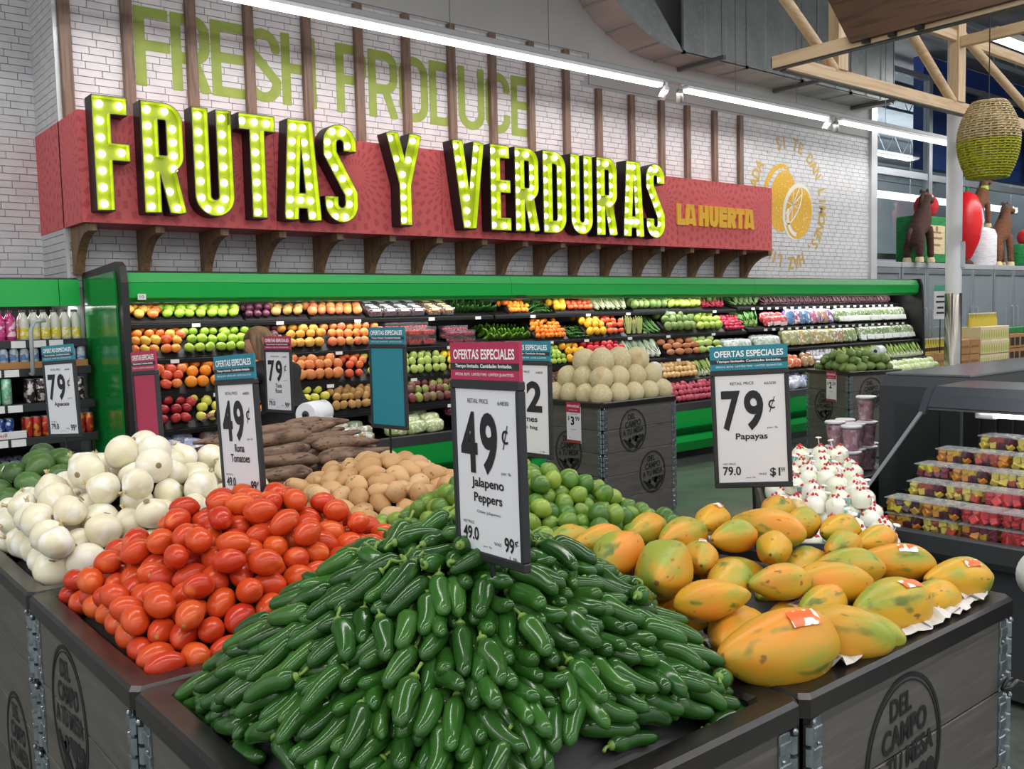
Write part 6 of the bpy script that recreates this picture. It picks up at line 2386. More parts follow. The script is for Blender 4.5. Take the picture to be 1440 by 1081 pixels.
def bag_roll(label, loc, yaw, base_z, s=1.0):
    t = thing('bag_roll', label, 'bag roll', loc, (0, 0, yaw))
    M_ = RX(PI / 2)
    b = MB()
    b.lathe([(.018, -.085), (.056, -.085), (.060, -.078), (.061, 0), (.059, .078), (.056, .085), (.018, .085), (.018, -.085)], 28, M_ @ SCL(s, s, s), capb=False, capt=False)
    b.obj('roll', m_roll, t, 40)
    # hanging tail of film
    vs, fs = [], []
    for i in range(8):
        for j in range(5):
            vs.append((.060 * s + .006 * math.sin(i * .8 + j), (j / 4 - .5) * .15 * s, -.004 - i * .011 * s + .004 * math.sin(j * 2.1 + i)))
    for i in range(7):
        for j in range(4):
            q = i * 5 + j
            fs.append((q, q + 1, q + 6, q + 5))
    MB().add(vs, fs).obj('loose_bag', m_roll, t, 'all')
    MB().lathe([(.020, -.087), (.020, .087)], 14, M_ @ SCL(s, s, s)).obj('core', mat('roll_core', '#4a4a4e', rough=.6), t, 40)
    d = MB()
    d.tube([(0, -.10 * s, 0), (0, .10 * s, 0)], .008, 8).tube([(0, -.10 * s, 0), (0, -.10 * s, -.05), (.03, -.10 * s, base_z - loc[2] + .004)], .007, 7)
    d.tube([(.03, -.10 * s - .02, base_z - loc[2]), (.03, -.10 * s + .02, base_z - loc[2])], .012, 8)
    d.obj('holder', m_blk, t)
    return t


bag_roll('white roll of produce bags behind the yuca near the shopper', (2.04, 3.95, 1.085), math.radians(-59), .884, .95)
bag_roll('white roll of produce bags behind the melon stack', (5.50, 4.93, 1.07), math.radians(-45), .884, .95)
bag_roll('white roll of produce bags beside the free standing avocados', (9.02, 5.02, 1.06), math.radians(-80), .884, .95)
bag_roll('white roll of produce bags cut by the picture edge beside the papayas', (2.185, .79, .905), math.radians(-45), .884, 1.0)
# black cord clipped to the papaya bin
cd = MB().tube([(2.02, .838, .70), (2.05, .835, .695), (2.085, .835, .70), (2.12, .83, .685), (2.18, .82, .66)], .005, 7).tube([(2.02, .838, .70), (2.035, .836, .715), (2.06, .835, .712)], .004, 7)
tag(cd.obj('black_cord', m_blk, None, 'all'), 'short black cord at the corner of the papaya bin', 'cord')

# ================================================================== SHOPPER
m_coat = mat('black_coat', '#120f13', rough=.75, noises=[(9, '#1c181e', .45, .7, 4)], bump=(25, .3, .01))
m_skin = mat('skin', '#c48e70', rough=.5, sss=.1)
m_hair = mat('brown_hair', '#6d5138', rough=.5, noises=[(14, '#8d6c4a', .45, .65, 4), (22, '#4b3624', .5, .7, 3)], stretch=(1, 1, .15), bump=(60, .5, .006))
m_jean = mat('dark_trousers', '#1b1b22', rough=.8)


def skin_body(name, joints, edges, mm, parent, root=0, levels=2):
    """one continuous figure grown over joints: {name: (x, y, z, radius_x, radius_y)}"""
    keys = list(joints)
    me = bpy.data.meshes.new(name)
    me.from_pydata([joints[k][:3] for k in keys], [(keys.index(a), keys.index(b)) for a, b in edges], [])
    o = bpy.data.objects.new(name, me)
    COL.objects.link(o)
    md = o.modifiers.new('skin', 'SKIN')
    md.use_smooth_shade = True
    for i, k in enumerate(keys):
        sv = me.skin_vertices[0].data[i]
        sv.radius = (joints[k][3], joints[k][4])
        sv.use_root = i == root
    sb_ = o.modifiers.new('sub', 'SUBSURF')
    sb_.levels = sb_.render_levels = levels
    dg = bpy.context.evaluated_depsgraph_get()
    m2 = bpy.data.meshes.new_from_object(o.evaluated_get(dg))
    bpy.data.objects.remove(o)
    m2.materials.clear()
    m2.materials.append(mm)
    m2.polygons.foreach_set('use_smooth', [True] * len(m2.polygons))
    m2.name = name
    return link(name, m2, parent)


WX, WY = 2.66, 5.45
# she faces the case, leaning towards its lower shelves, head bowed to the left
pw_ = thing('person', 'shopper with long brown hair in a black coat, seen from behind', 'person', (WX, WY, 0), (0, 0, math.radians(18)))
pw_.scale = (.95, .95, .945)
J = {'hip': (0, .02, .86, .17, .13), 'waist': (.0, .06, 1.00, .155, .12), 'chest': (-.005, .12, 1.17, .175, .125), 'yoke': (-.01, .17, 1.295, .135, .095), 'neck': (-.015, .20, 1.36, .055, .055),
     'sl': (-.165, .17, 1.265, .068, .068), 'el': (-.245, .24, 1.05, .055, .055), 'wl': (-.225, .46, .985, .042, .042), 'hl0': (-.222, .50, .982, .036, .026),
     'sr': (.155, .16, 1.265, .068, .068), 'er': (.215, .21, 1.03, .055, .055), 'wr': (.17, .43, .97, .042, .042), 'hr0': (.165, .47, .968, .036, .026),
     'tail': (0, -.0, .70, .19, .145), 'hem': (0, -.005, .60, .19, .15)}
E_ = [('hip', 'waist'), ('waist', 'chest'), ('chest', 'yoke'), ('yoke', 'neck'), ('yoke', 'sl'), ('sl', 'el'), ('el', 'wl'), ('wl', 'hl0'), ('yoke', 'sr'), ('sr', 'er'), ('er', 'wr'), ('wr', 'hr0'), ('hip', 'tail'), ('tail', 'hem')]
skin_body('coat', J, E_, m_coat, pw_)
J = {'p': (0, 0, .78, .15, .12), 'l1': (-.09, 0, .70, .085, .085), 'l2': (-.10, .015, .44, .062, .062), 'l3': (-.105, -.01, .10, .045, .045), 'l4': (-.108, .10, .035, .04, .032), 'l5': (-.11, .15, .03, .034, .024),
     'r1': (.09, 0, .70, .085, .085), 'r2': (.10, .02, .44, .062, .062), 'r3': (.105, -.005, .10, .045, .045), 'r4': (.108, .105, .035, .04, .032), 'r5': (.11, .155, .03, .034, .024)}
skin_body('trousers', J, [('p', 'l1'), ('l1', 'l2'), ('l2', 'l3'), ('l3', 'l4'), ('l4', 'l5'), ('p', 'r1'), ('r1', 'r2'), ('r2', 'r3'), ('r3', 'r4'), ('r4', 'r5')], m_jean, pw_)


def head_shape(p):
    x, y, z = p
    if z < -.1:                                    # jaw narrows
        k = 1 - .28 * min(1, (-z - .1) / .9)
        x *= k
        y = y * (1 - .15 * min(1, (-z - .1) / .9)) + .10 * min(1, (-z - .1) / .9)
    if y > .7 and abs(x) < .25:
        if -.25 < z < .12:
            y += .20 * (1 - abs(z + .12) / .22) * (1 - abs(x) / .25)     # nose
        if -.55 < z < -.38:
            y += .04
    if y > .6 and .08 < z < .28 and .2 < abs(x) < .5:
        y -= .07                                   # eye sockets
    return Vector((x, y, z))


HM = T(-.045, .255, 1.452) @ RZ(math.radians(28)) @ RX(math.radians(-20))
hd = MB().ball((.072, .090, .108), 26, 20, head_shape, HM)
for sx in (-1, 1):
    hd.ball((.012, .020, .030), 10, 8, None, HM @ T(sx * .073, .0, -.012))
hd.tube([(-.015, .20, 1.33), (-.035, .235, 1.40)], [.05, .048], 12)
hd.obj('head', m_skin, pw_, 'all')
ey = MB()
for sx in (-1, 1):
    ey.ball((.011, .006, .007), 10, 8, None, HM @ T(sx * .026, .078, .016))
ey.obj('eye', mat('eye_dark', '#2a2320', rough=.2), pw_, 'all')
MB().ball((.022, .006, .007), 10, 6, None, HM @ T(0, .086, -.052)).obj('mouth', mat('lips', '#a8645a', rough=.5), pw_, 'all')


def hair_shape(p):
    x, y, z = p
    if z < 0:
        q = -z
        x *= 1 + .10 * q
        y = y * (1 - .1 * q) - .10 * q
        z *= 2.5
    k = 1 + .05 * noise.noise(Vector((x * 4, y * 4, z * .6))) + .03 * math.sin(math.atan2(y, x) * 17 + z)
    if y > .25:
        if z < .35:
            y = .25 + (y - .25) * .12              # open at the face
    return Vector((x * k, y * k, z))


MB().ball((.088, .104, .112), 40, 28, hair_shape, HM @ T(0, -.014, .012)).obj('hair', m_hair, pw_, 'all')
lk = MB()
rh = random.Random(3)
for k in range(16):
    a = math.radians(rh.uniform(150, 400))
    x, y = .082 * math.cos(a), .095 * math.sin(a) - .02
    lk.tube([HM @ Vector((x, y, .02)), HM @ Vector((x * 1.15, y * 1.12 - .01, -.10)), HM @ Vector((x * 1.22 + rh.uniform(-.02, .02), y * 1.1 - .02, -.21)), HM @ Vector((x * 1.1 + rh.uniform(-.03, .03), y - .02, -.29 + rh.uniform(-.03, .02)))], [.020, .022, .016, .004], 7)
lk.obj('hair_lock', m_hair, pw_, 'all')


def hand(wrist, d, palm_n, nm, curl=.5):
    """palm, four fingers and a thumb; d: pointing direction, palm_n: palm normal"""
    d = Vector(d).normalized()
    n_ = Vector(palm_n).normalized()
    s_ = d.cross(n_).normalized()
    w_ = Vector(wrist)
    J, E2 = {}, []
    J['w'] = tuple(w_) + (.024, .018)
    J['p'] = tuple(w_ + d * .05) + (.034, .016)
    E2.append(('w', 'p'))
    for i, (o_, L_) in enumerate(((-.028, .060), (-.009, .070), (.010, .066), (.028, .052))):
        base = w_ + d * .085 + s_ * o_
        a1 = base + d * L_ * .5 + n_ * L_ * .10 * curl
        a2 = a1 + d * L_ * .34 * .8 + n_ * L_ * .5 * curl
        J['f%da' % i] = tuple(base) + (.0105, .0095)
        J['f%db' % i] = tuple(a1) + (.0085, .0080)
        J['f%dc' % i] = tuple(a2) + (.0068, .0064)
        E2 += [('p', 'f%da' % i), ('f%da' % i, 'f%db' % i), ('f%db' % i, 'f%dc' % i)]
    tb = w_ + d * .03 - s_ * .036 + n_ * .008
    J['t0'] = tuple(tb) + (.012, .011)
    J['t1'] = tuple(tb + d * .032 - s_ * .018 + n_ * .012) + (.0095, .009)
    J['t2'] = tuple(tb + d * .055 - s_ * .012 + n_ * .026) + (.0075, .007)
    E2 += [('w', 't0'), ('t0', 't1'), ('t1', 't2')]
    skin_body(nm, J, E2, m_skin, pw_, 1)


hand((-.222, .505, .98), (0, 1, -.15), (.5, 0, -1), 'hand', .7)
hand((.165, .475, .965), (-.1, 1, -.15), (-.5, 0, -1), 'hand', .7)
# ================================================================== FRUIT COOLER on the right
m_cool = mat('cooler_charcoal', '#3b3e41', rough=.35, spec=.4)
m_cool2 = mat('cooler_metal', '#5b5f66', rough=.28, metal=.7)
m_cglass = clear('cooler_glass', '#e6eeea', .985, .03)
CX, CYF, CYN = 3.52, 2.07, -.30          # lip x, far end y, near end y
t = thing('fruit_cooler', 'dark open cooler with cut fruit boxes, angled glass end and black hood', 'cooler', (CX, CYF, 0))
L = CYF - CYN


def cc(b, n, m, **k):
    return b.obj(n, m, t, k.get('smooth', False))


cc(MB().cbox((.06, -L, .03), (1.0, 0, .52), .006), 'base', m_cool)
cc(MB().prism([(-.012, .625), (.0, .63), (.055, .625), (.06, .52), (.01, .53), (-.012, .56)], -L, 0, 'y'), 'front_lip', m_cool)
cc(MB().box((.05, -L, .52), (1.0, -.012, .60)), 'deck', m_blk)
cc(MB().box((.96, -L, .60), (1.0, -.012, 1.10)), 'back_wall', m_blk)
b = MB()
for k in range(30):
    b.box((.952, -L + .1 + k * .075, .70), (.958, -L + .106 + k * .075, 1.02))
o_ = cc(b, 'air_slot', m_cool)
o_['kind'] = 'stuff'
cc(MB().prism([(.58, 1.062), (.615, 1.115), (.66, 1.150), (1.0, 1.155), (1.0, 1.10), (.70, 1.09), (.62, 1.05)], -L, -.02, 'y'), 'hood', m_cool2)
cc(MB().prism([(.575, 1.050), (.585, 1.062), (.64, 1.058), (.64, 1.046)], -L, -.02, 'y'), 'hood_rail', m_cool)
cc(MB().box((.66, -L + .1, 1.022), (.70, -.28, 1.040)), 'hood_lamp', m_lit)
cc(MB().cbox((.66, -.29, 1.015), (.78, -.20, 1.06), .004), 'lamp_socket', m_white)
cc(MB().prism([(.01, .60), (.01, .70), (.56, 1.045), (.96, 1.045), (.96, .60)], -.014, -.006, 'y'), 'end_glass', m_cglass)
cc(MB().prism([(.0, .70), (.015, .71), (.575, 1.055), (.57, 1.04)], -.018, -.002, 'y').box((0, -.018, .60), (.022, -.002, .715)), 'glass_edge', m_alu)
cc(MB().prism([(.545, 1.03), (.60, 1.115), (.645, 1.155), (.665, 1.15), (.625, 1.10), (.575, 1.03)], -.03, .002, 'y'), 'hood_end', m_cool2)
for k in range(5):
    cc(MB().box((.09 + k * .125, -L, .60), (.96, -.02, .605 + k * .055)), 'display_step', m_blk)

# counter body standing behind it
t2 = thing('counter_case', 'charcoal counter case with a pale top behind the fruit cooler', 'counter', (4.54, 2.10, 0))
MB().prism([(0, .03), (0, 1.11), (.06, 1.158), (5.2, 1.158), (5.2, .03)], .0, .42, 'y').obj('body', m_cool, t2)
MB().cbox((.08, -.012, 1.158), (5.2, .43, 1.172), .004).obj('counter_top', mat('counter_top', '#6d7175', rough=.25, metal=.3), t2)
MB().box((-.008, .10, .35), (0, .33, 1.02)).obj('inset_panel', mat('inset_charcoal', '#303336', rough=.35), t2)
MB().cbox((1.0, -.02, 1.06), (5.2, 0, 1.10), .004).obj('rail', m_cool2, t2)

# fruit boxes
FCOL = {'mixed': [['#d8892a', '#7a2438', '#d8c23c', '#b5453a', '#e0a83a', '#4a2030'], 'clear box of mixed fruit cubes in the fruit cooler'],
        'watermelon': [['#d23a40', '#c42e38', '#de5050'], 'clear box of red watermelon cubes in the fruit cooler'],
        'mango': [['#e8962a', '#eda83c', '#de8620'], 'clear box of orange mango cubes in the fruit cooler'],
        'pineapple': [['#dcc04a', '#e4cc60', '#b5453a', '#5a2034'], 'clear box of pineapple and berries in the fruit cooler']}
FW, FD, FH = .142, .112, .068


def fruit_fill(kind, seed):
    rr = random.Random(seed)
    cols = FCOL[kind][0]
    if len(cols) > 3:
        cols = rr.sample(cols, 3)
    ms = [mat('fruit_' + c[1:], c, rough=.3, spec=.5) for c in cols]
    b = MB()
    for i in range(4):
        for j in range(3):
            for k in range(2):
                x = -FD / 2 + .022 + j * (FD - .044) / 2 + rr.uniform(-.004, .004)
                y = -FW / 2 + .020 + i * (FW - .040) / 3 + rr.uniform(-.004, .004)
                M_ = T(x, y, .017 + k * .022) @ Euler((rr.random() * 3, rr.random() * 3, rr.random() * 3)).to_matrix().to_4x4()
                s = rr.uniform(.0125, .017)
                b.cbox((-s, -s, -s), (s, s, s), .003, M_, rr.randrange(len(ms)))
    return b.mesh('cut_fruit', ms, False)


FILL = {k: [fruit_fill(k, s) for s in range(6)] for k in FCOL}
b = MB()
lo, hi = [], []
for d, z in ((.006, 0), (0, FH * .8)):
    x, y = FD / 2 - d, FW / 2 - d
    lo += [(-x + .012, -y, z), (x - .012, -y, z), (x, -y + .012, z), (x, y - .012, z), (x - .012, y, z), (-x + .012, y, z), (-x, y - .012, z), (-x, -y + .012, z)]
b.add(lo, [tuple(range(8))[::-1]] + [(k, (k + 1) % 8, (k + 1) % 8 + 8, k + 8) for k in range(8)])
m_shell = clear('box_shell', '#f2f6f6', .965, .05, .03)
SHELL = b.mesh('fruit_box', m_shell, False)
LID = MB().cbox((-FD / 2 - .003, -FW / 2 - .003, FH * .8), (FD / 2 + .003, FW / 2 + .003, FH * .8 + .005), .002).cbox((-FD / 2 + .01, -FW / 2 + .01, FH * .8 + .005), (FD / 2 - .01, FW / 2 - .01, FH * .8 + .008), .002).mesh('lid', clear('box_lid', '#eef4f6', .86, .07, .16))
rf = random.Random(17)
for k in range(5):
    for i in range(12):
        for lv in range(3 if (k == 4 and i in (3, 4, 6, 7)) or (k == 2 and i in (5, 6)) else 2):
            if k == 4 and i < 1:
                continue
            x = CX + .09 + k * .125 + FD / 2 + .004
            y = CYF - .09 - (k % 2) * .03 - FW / 2 - i * (FW + .012)
            z = .607 + k * .055 + lv * (FH * .8 + .0095)
            if i < (2 if k < 2 else 3):
                kd = rf.choice(['mixed', 'mixed', 'pineapple', 'mixed'])
            elif i < 5:
                kd = rf.choice(['watermelon', 'watermelon', 'watermelon', 'mixed'])
            else:
                kd = rf.choice(['mango', 'watermelon', 'mango'])
            o = link('fruit_box', SHELL, None, (x + rf.uniform(-.004, .004), y, z), (0, 0, rf.uniform(-.03, .03)))
            tag(o, FCOL[kd][1], 'fruit box', FCOL[kd][1])
            link('cut_fruit', FILL[kd][rf.randrange(6)], o)
            link('lid', LID, o)

# ================================================================== WRAPPED COCONUTS on a dark table, cups behind
TO, TA = Vector((2.74, 1.92, 0)), math.atan2(.626, .78)      # table corner and heading; u runs away from the viewer, v to the right
TM = T(TO.x, TO.y, 0) @ RZ(TA)
tb = thing('display_table', 'dark low display table carrying the wrapped white coconuts', 'table', tuple(TO), (0, 0, TA))
MB().cbox((0, -.44, .60), (1.12, 0, .66), .006).obj('table_top', m_cool, tb)
MB().box((0, -.018, .62), (1.12, 0, .715)).box((0, -.44, .62), (.016, 0, .70)).obj('edge_rail', m_cool2, tb)
for x, y in ((.05, -.06), (1.07, -.06), (.05, -.38), (1.07, -.38)):
    MB().cbox((x - .03, y - .03, 0), (x + .03, y + .03, .60), .004).obj('leg', m_blk, tb)
MB().prism([(.30, .66), (1.11, .66), (1.11, .765), (.9, .745)], -.43, -.02, 'y').obj('back_riser', m_blk, tb)
m_coco = mat('coconut_white', '#e9e6d6', rough=.35, rnd=['#ece9dc', '#e4e6d2', '#efece4'], noises=[(24, '#c8d8a8', .58, .7, 2)], coat=.3)
m_cred = mat('coconut_red_print', '#c8303a', rough=.4)
m_ctl = mat('coconut_teal_print', '#7ab4b4', rough=.4)
m_straw = mat('straw_white', '#f2f0ee', rough=.4)
cb = MB()
cb.lathe([(.030, 0), (.042, .006), (.047, .03), (.046, .052), (.036, .068), (.020, .080), (.010, .086)], 16)
COCO = cb.mesh('wrapped_coconut', m_coco, True)
kk = []
q = MB()
for i in range(4):
    a = i * 1.6
    q.ball((.006, .006, .009), 7, 5, None, T(.013 * math.cos(a), .013 * math.sin(a), .083 + .006 * (i % 2)))
for i in range(1):
    q.ball((.003, .013, .010), 8, 6, None, RZ(-2.0) @ T(.0425, 0, .055))
kk.append(('red_print', q.mesh('red_print', m_cred, 'all')))
q = MB().lathe([(.0478, .014), (.0482, .05)], 16, capb=False, capt=False)
keep = [f for f in q.f if all(abs(math.atan2(q.v[i][1], q.v[i][0]) + 2.6) < .75 for i in f)]
q.f, q.m = keep, [0] * len(keep)
kk.append(('teal_label', q.mesh('teal_label', m_ctl, 'all')))
q = MB().tube([(.006, 0, .08), (.010, .003, .125)], .0025, 6).lathe([(.003, .122), (.017, .126), (.014, .131), (.003, .132)], 12, T(.010, .003, 0))
kk.append(('straw_pick', q.mesh('straw_pick', m_straw, 'all')))
rc = random.Random(6)
pts_ = []
CS = .86
for j in range(14):
    for i in range(5):
        u, v = .055 + j * .080, -.06 - i * .082 - (j % 2) * .02
        zz = .662 + max(0, min(.10, (u - .30) * .15))
        q = TM @ Vector((u, v, zz))
        pts_.append((q.x, q.y, q.z, u))
for j in range(10):
    for i in range(4):
        u, v = .36 + j * .080, -.10 - i * .082 - (j % 2) * .02
        if rc.random() < .45:
            continue
        q = TM @ Vector((u, v, .662 + max(0, min(.10, (u - .30) * .15)) + .056))
        pts_.append((q.x, q.y, q.z, u))
for i, (x, y, z, u_) in enumerate(pts_):
    low = u_ < .33
    o = link('wrapped_coconut', COCO, None, (x + rc.uniform(-.006, .006), y + rc.uniform(-.006, .006), z), (rc.uniform(-.22, .22), rc.uniform(-.22, .22), rc.uniform(-2.4, 2.4)))
    o.scale = (CS, CS, CS)
    lab = 'white wrapped young coconut in the low front rows of the dark table' if low else 'white wrapped young coconut heaped at the back of the dark table'
    tag(o, lab, 'coconut', 'front coconuts' if low else 'heaped coconuts')
    for n_, m_ in kk:
        if (n_ == 'straw_pick' and rc.random() < .6) or (n_ == 'teal_label' and rc.random() < .35):
            continue
        link(n_, m_, o)
o = MB().ball((.050, .050, .040), 18, 12).obj('brown_coconut', mat('coconut_brown', '#b5905a', rough=.8, noises=[(20, '#d3b98a', .45, .6)]), None, 'all', tuple(TM @ Vector((.26, -.10, .765))))
tag(o, 'bare tan coconut half lying among the white wrapped ones', 'coconut')

tc_ = thing('cup_stand', 'dark stand carrying clear cups of pink fruit behind the coconuts', 'stand', (4.12, 2.60, 0))
MB().cbox((0, 0, .58), (.85, .42, .62), .005).obj('stand_top', m_cool, tc_)
MB().box((.04, .04, 0), (.81, .38, .58)).obj('stand_body', m_blk, tc_)
m_cup = clear('cup_plastic', '#f6f2f4', .90, .08, .10)
m_pinkf = mat('pink_fruit', '#b57c8c', rough=.4, noises=[(30, '#dcc0c8', .5, .62, 2), (18, '#7a3048', .58, .68, 2)])
CUP = MB().lathe([(.037, 0), (.052, .125)], 20, capt=False).mesh('fruit_cup', m_cup, True)
CF = MB().lathe([(.034, .003), (.046, .108), (.030, .116)], 16).mesh('pink_fruit', m_pinkf, True)
CL = MB().lathe([(.054, .122), (.055, .130), (.050, .134)], 20).mesh('cup_lid', mat('cup_lid_white', '#e6e2e6', rough=.35), True)
for i, (x, y, z) in enumerate([(3.76, 2.70, .623), (3.87, 2.72, .623), (3.86, 2.68 + .15, .623), (3.98, 2.66, .623), (4.09, 2.70, .623), (4.21, 2.70, .623), (4.33, 2.76, .623), (3.98, 2.66, .760), (4.09, 2.70, .760), (4.21, 2.70, .760), (4.10, 2.83, .623), (4.10, 2.83, .760), (4.22, 2.84, .760), (4.22, 2.84, .623), (4.215, 2.71, .897)]):
    lab = ['clear cup of pink fruit with white lid standing on the dark stand', 'clear cup of pink fruit with white lid stacked on another cup', 'topmost clear cup of pink fruit on its stack'][0 if z < .7 else 1 if z < .85 else 2]
    o = link('fruit_cup', CUP, None, (x + .53, y, z), (0, 0, rc.random() * 6))
    tag(o, lab, 'cup', lab)
    link('pink_fruit', CF, o)
    link('cup_lid', CL, o)

# ================================================================== COLUMN, TIMBER TRUSS, BASKET LAMP
m_colw = mat('column_white', '#dedfe2', rough=.4)
m_steel = mat('column_steel', '#a8a49c', rough=.22, metal=.95, noises=[(3, '#8d8a84', .4, .7)])
co = structure(MB().lathe([(.100, 1.66), (.100, 6.2)], 32).obj('column', m_colw, None, True, (12.52, 5.9, 0)))
MB().lathe([(.106, .0), (.106, 1.66), (.101, 1.668)], 32).obj('steel_sleeve', m_steel, co, True)
MB().cbox((-.165, -.165, 1.95), (-.055, -.075, 2.30), .008, RZ(math.radians(28)) @ T(.10, .03, .05)).obj('switch_box', m_alu, co)

m_ash = wood('pale_ash', '#c3a27c', '#d8bc98', 'x', .5, 5)
m_ashz = wood('pale_ash_upright', '#c3a27c', '#d8bc98', 'z', .5, 5)
m_walnut = wood('dark_walnut', '#3a2718', '#553a26', 'y', .55, 5)
TY = 4.47
tr = thing('timber_truss', 'pale timber truss with round diagonals hanging at the upper right', 'truss', (6.45, TY, 3.42))


def tc2(b, n, m, smooth=False):
    o = b.obj(n, m, tr, smooth)
    o.matrix_parent_inverse = Matrix.Translation((-6.45, -TY, -3.42))
    return o


tc2(MB().cbox((6.55, TY - .035, 3.425), (15, TY + .035, 3.535), .004), 'lower_chord', m_ash)
tc2(MB().box((6.55, TY - .03, 3.415), (15, TY + .03, 3.425)), 'lower_channel', m_dkgrey)
tc2(MB().cbox((6.45, .2, 3.425), (6.52, TY + .035, 3.52), .004), 'cross_chord', wood('pale_ash_cross', '#c3a27c', '#d8bc98', 'y', .5, 5))
tc2(MB().box((6.455, .2, 3.415), (6.515, TY + .03, 3.425)), 'cross_channel', m_dkgrey)
tc2(MB().box((6.452, TY + .035, 3.435), (6.518, TY + .042, 3.51)), 'chord_end_cap', m_blk)
for x in (7.36, 9.52, 11.7):
    tc2(MB().cbox((x - .075, TY - .05, 3.53), (x + .075, TY + .05, 4.75), .004), 'post', m_ashz)
for a, c in (((7.30, 3.53), (5.2, 4.86)), ((9.42, 3.53), (7.55, 4.72)), ((11.6, 3.53), (9.58, 4.22)), ((11.8, 3.53), (13.8, 4.7))):
    tc2(MB().tube([(a[0], TY, a[1]), (c[0], TY, c[1])], .045, 14), 'diagonal', m_ash, True)
tc2(MB().cbox((8.2, TY - .03, 4.12), (15, TY + .03, 4.22), .004), 'upper_chord', m_ash)
tc2(MB().cbox((9.46, .4, 4.06), (9.54, TY - .05, 4.16), .004), 'upper_cross', MATS['pale_ash_cross'])
for x, y, z in ((6.49, 1.5, 3.52), (11.7, TY + .03, 4.75), (7.36, TY + .03, 4.75)):
    tc2(MB().tube([(x, y, z), (x, y, 5.72)], .008, 6), 'suspension_rod', m_strut)
b = MB().prism([(3.80, 3.455), (4.10, 4.05), (4.10, 4.5), (.5, 4.5), (.5, 3.455)], 6.405, 6.445, 'x')
fb = tag(b.obj('fascia_board', m_walnut), 'large dark walnut fascia board with a slanted end at the top', 'board')
b = MB()
for k in range(4):
    b.box((6.448, 3.72 - k * .16, 3.43), (6.452, 3.69 - k * .16, 3.46))
for k in range(3):
    MB().cbox((6.40, 3.70 - k * .2, 3.425), (6.45, 3.66 - k * .2, 3.456), .003).obj('clip', m_blk, fb)

# woven basket lampshade: uprights and wavy rings
m_wic = mat('wicker_natural', '#c2ac82', rough=.7, rnd=None, noises=[(30, '#8f7a54', .5, .7)])
m_wicl = mat('wicker_lime', '#a8a81e', rough=.6, noises=[(30, '#7d7d12', .5, .7)])
bk = thing('basket_lamp', 'hanging wicker basket lamp, natural on top and lime green below', 'lamp', (7.315, 3.196, 2.46))
HB = .56


def brad(t_):
    """radius of the basket at height fraction t_"""
    return .118 + .090 * math.sin(PI * min(1, t_ * .96 + .02)) ** .8 - .012 * max(0, t_ - .7) / .3


n_st = 26
for part, t0, t1, mm, nr in (('lime_weave', 0.0, .50, m_wicl, 15), ('natural_weave', .50, 1.0, m_wic, 15)):
    b = MB()
    for k in range(nr):
        tt = t0 + (t1 - t0) * (k + .5) / nr
        r = brad(tt)
        pts = []
        for a in range(n_st * 2 + 1):
            an = 2 * PI * a / (n_st * 2)
            rr = r + .008 * math.cos(n_st * an + (PI if k % 2 else 0))
            pts.append((rr * math.cos(an), rr * math.sin(an), tt * HB + .0015 * math.sin(a * 1.7 + k)))
        b.tube(pts, .0068, 5, False)
    b.obj(part, mm, bk, 'all')
    b = MB()
    for k in range(n_st):
        an = 2 * PI * k / n_st
        pts = [(brad(t0 + (t1 - t0) * q_ / 6) * math.cos(an), brad(t0 + (t1 - t0) * q_ / 6) * math.sin(an), (t0 + (t1 - t0) * q_ / 6) * HB) for q_ in range(7)]
        b.tube(pts, .0050, 5)
    b.obj(part.replace('weave', 'stakes'), mm, bk, 'all')
MB().tube([(brad(1) * math.cos(a * .26), brad(1) * math.sin(a * .26), HB) for a in range(25)], .009, 6, False).obj('top_rim', m_wic, bk, 'all')
MB().lathe([(.05, .04), (.112, .0)], 24, capt=True).obj('base_disc', m_wicl, bk, True)
MB().tube([(0, 0, .42), (0, 0, 3.7)], .004, 6).obj('cord', m_blk, bk)
MB().tube([(-brad(1), 0, HB), (0, 0, HB + .015), (brad(1), 0, HB)], .004, 6).obj('hanger_bar', m_blk, bk)
MB().lathe([(.02, .30), (.025, .36), (.012, .43)], 12).obj('socket', m_blk, bk, True)

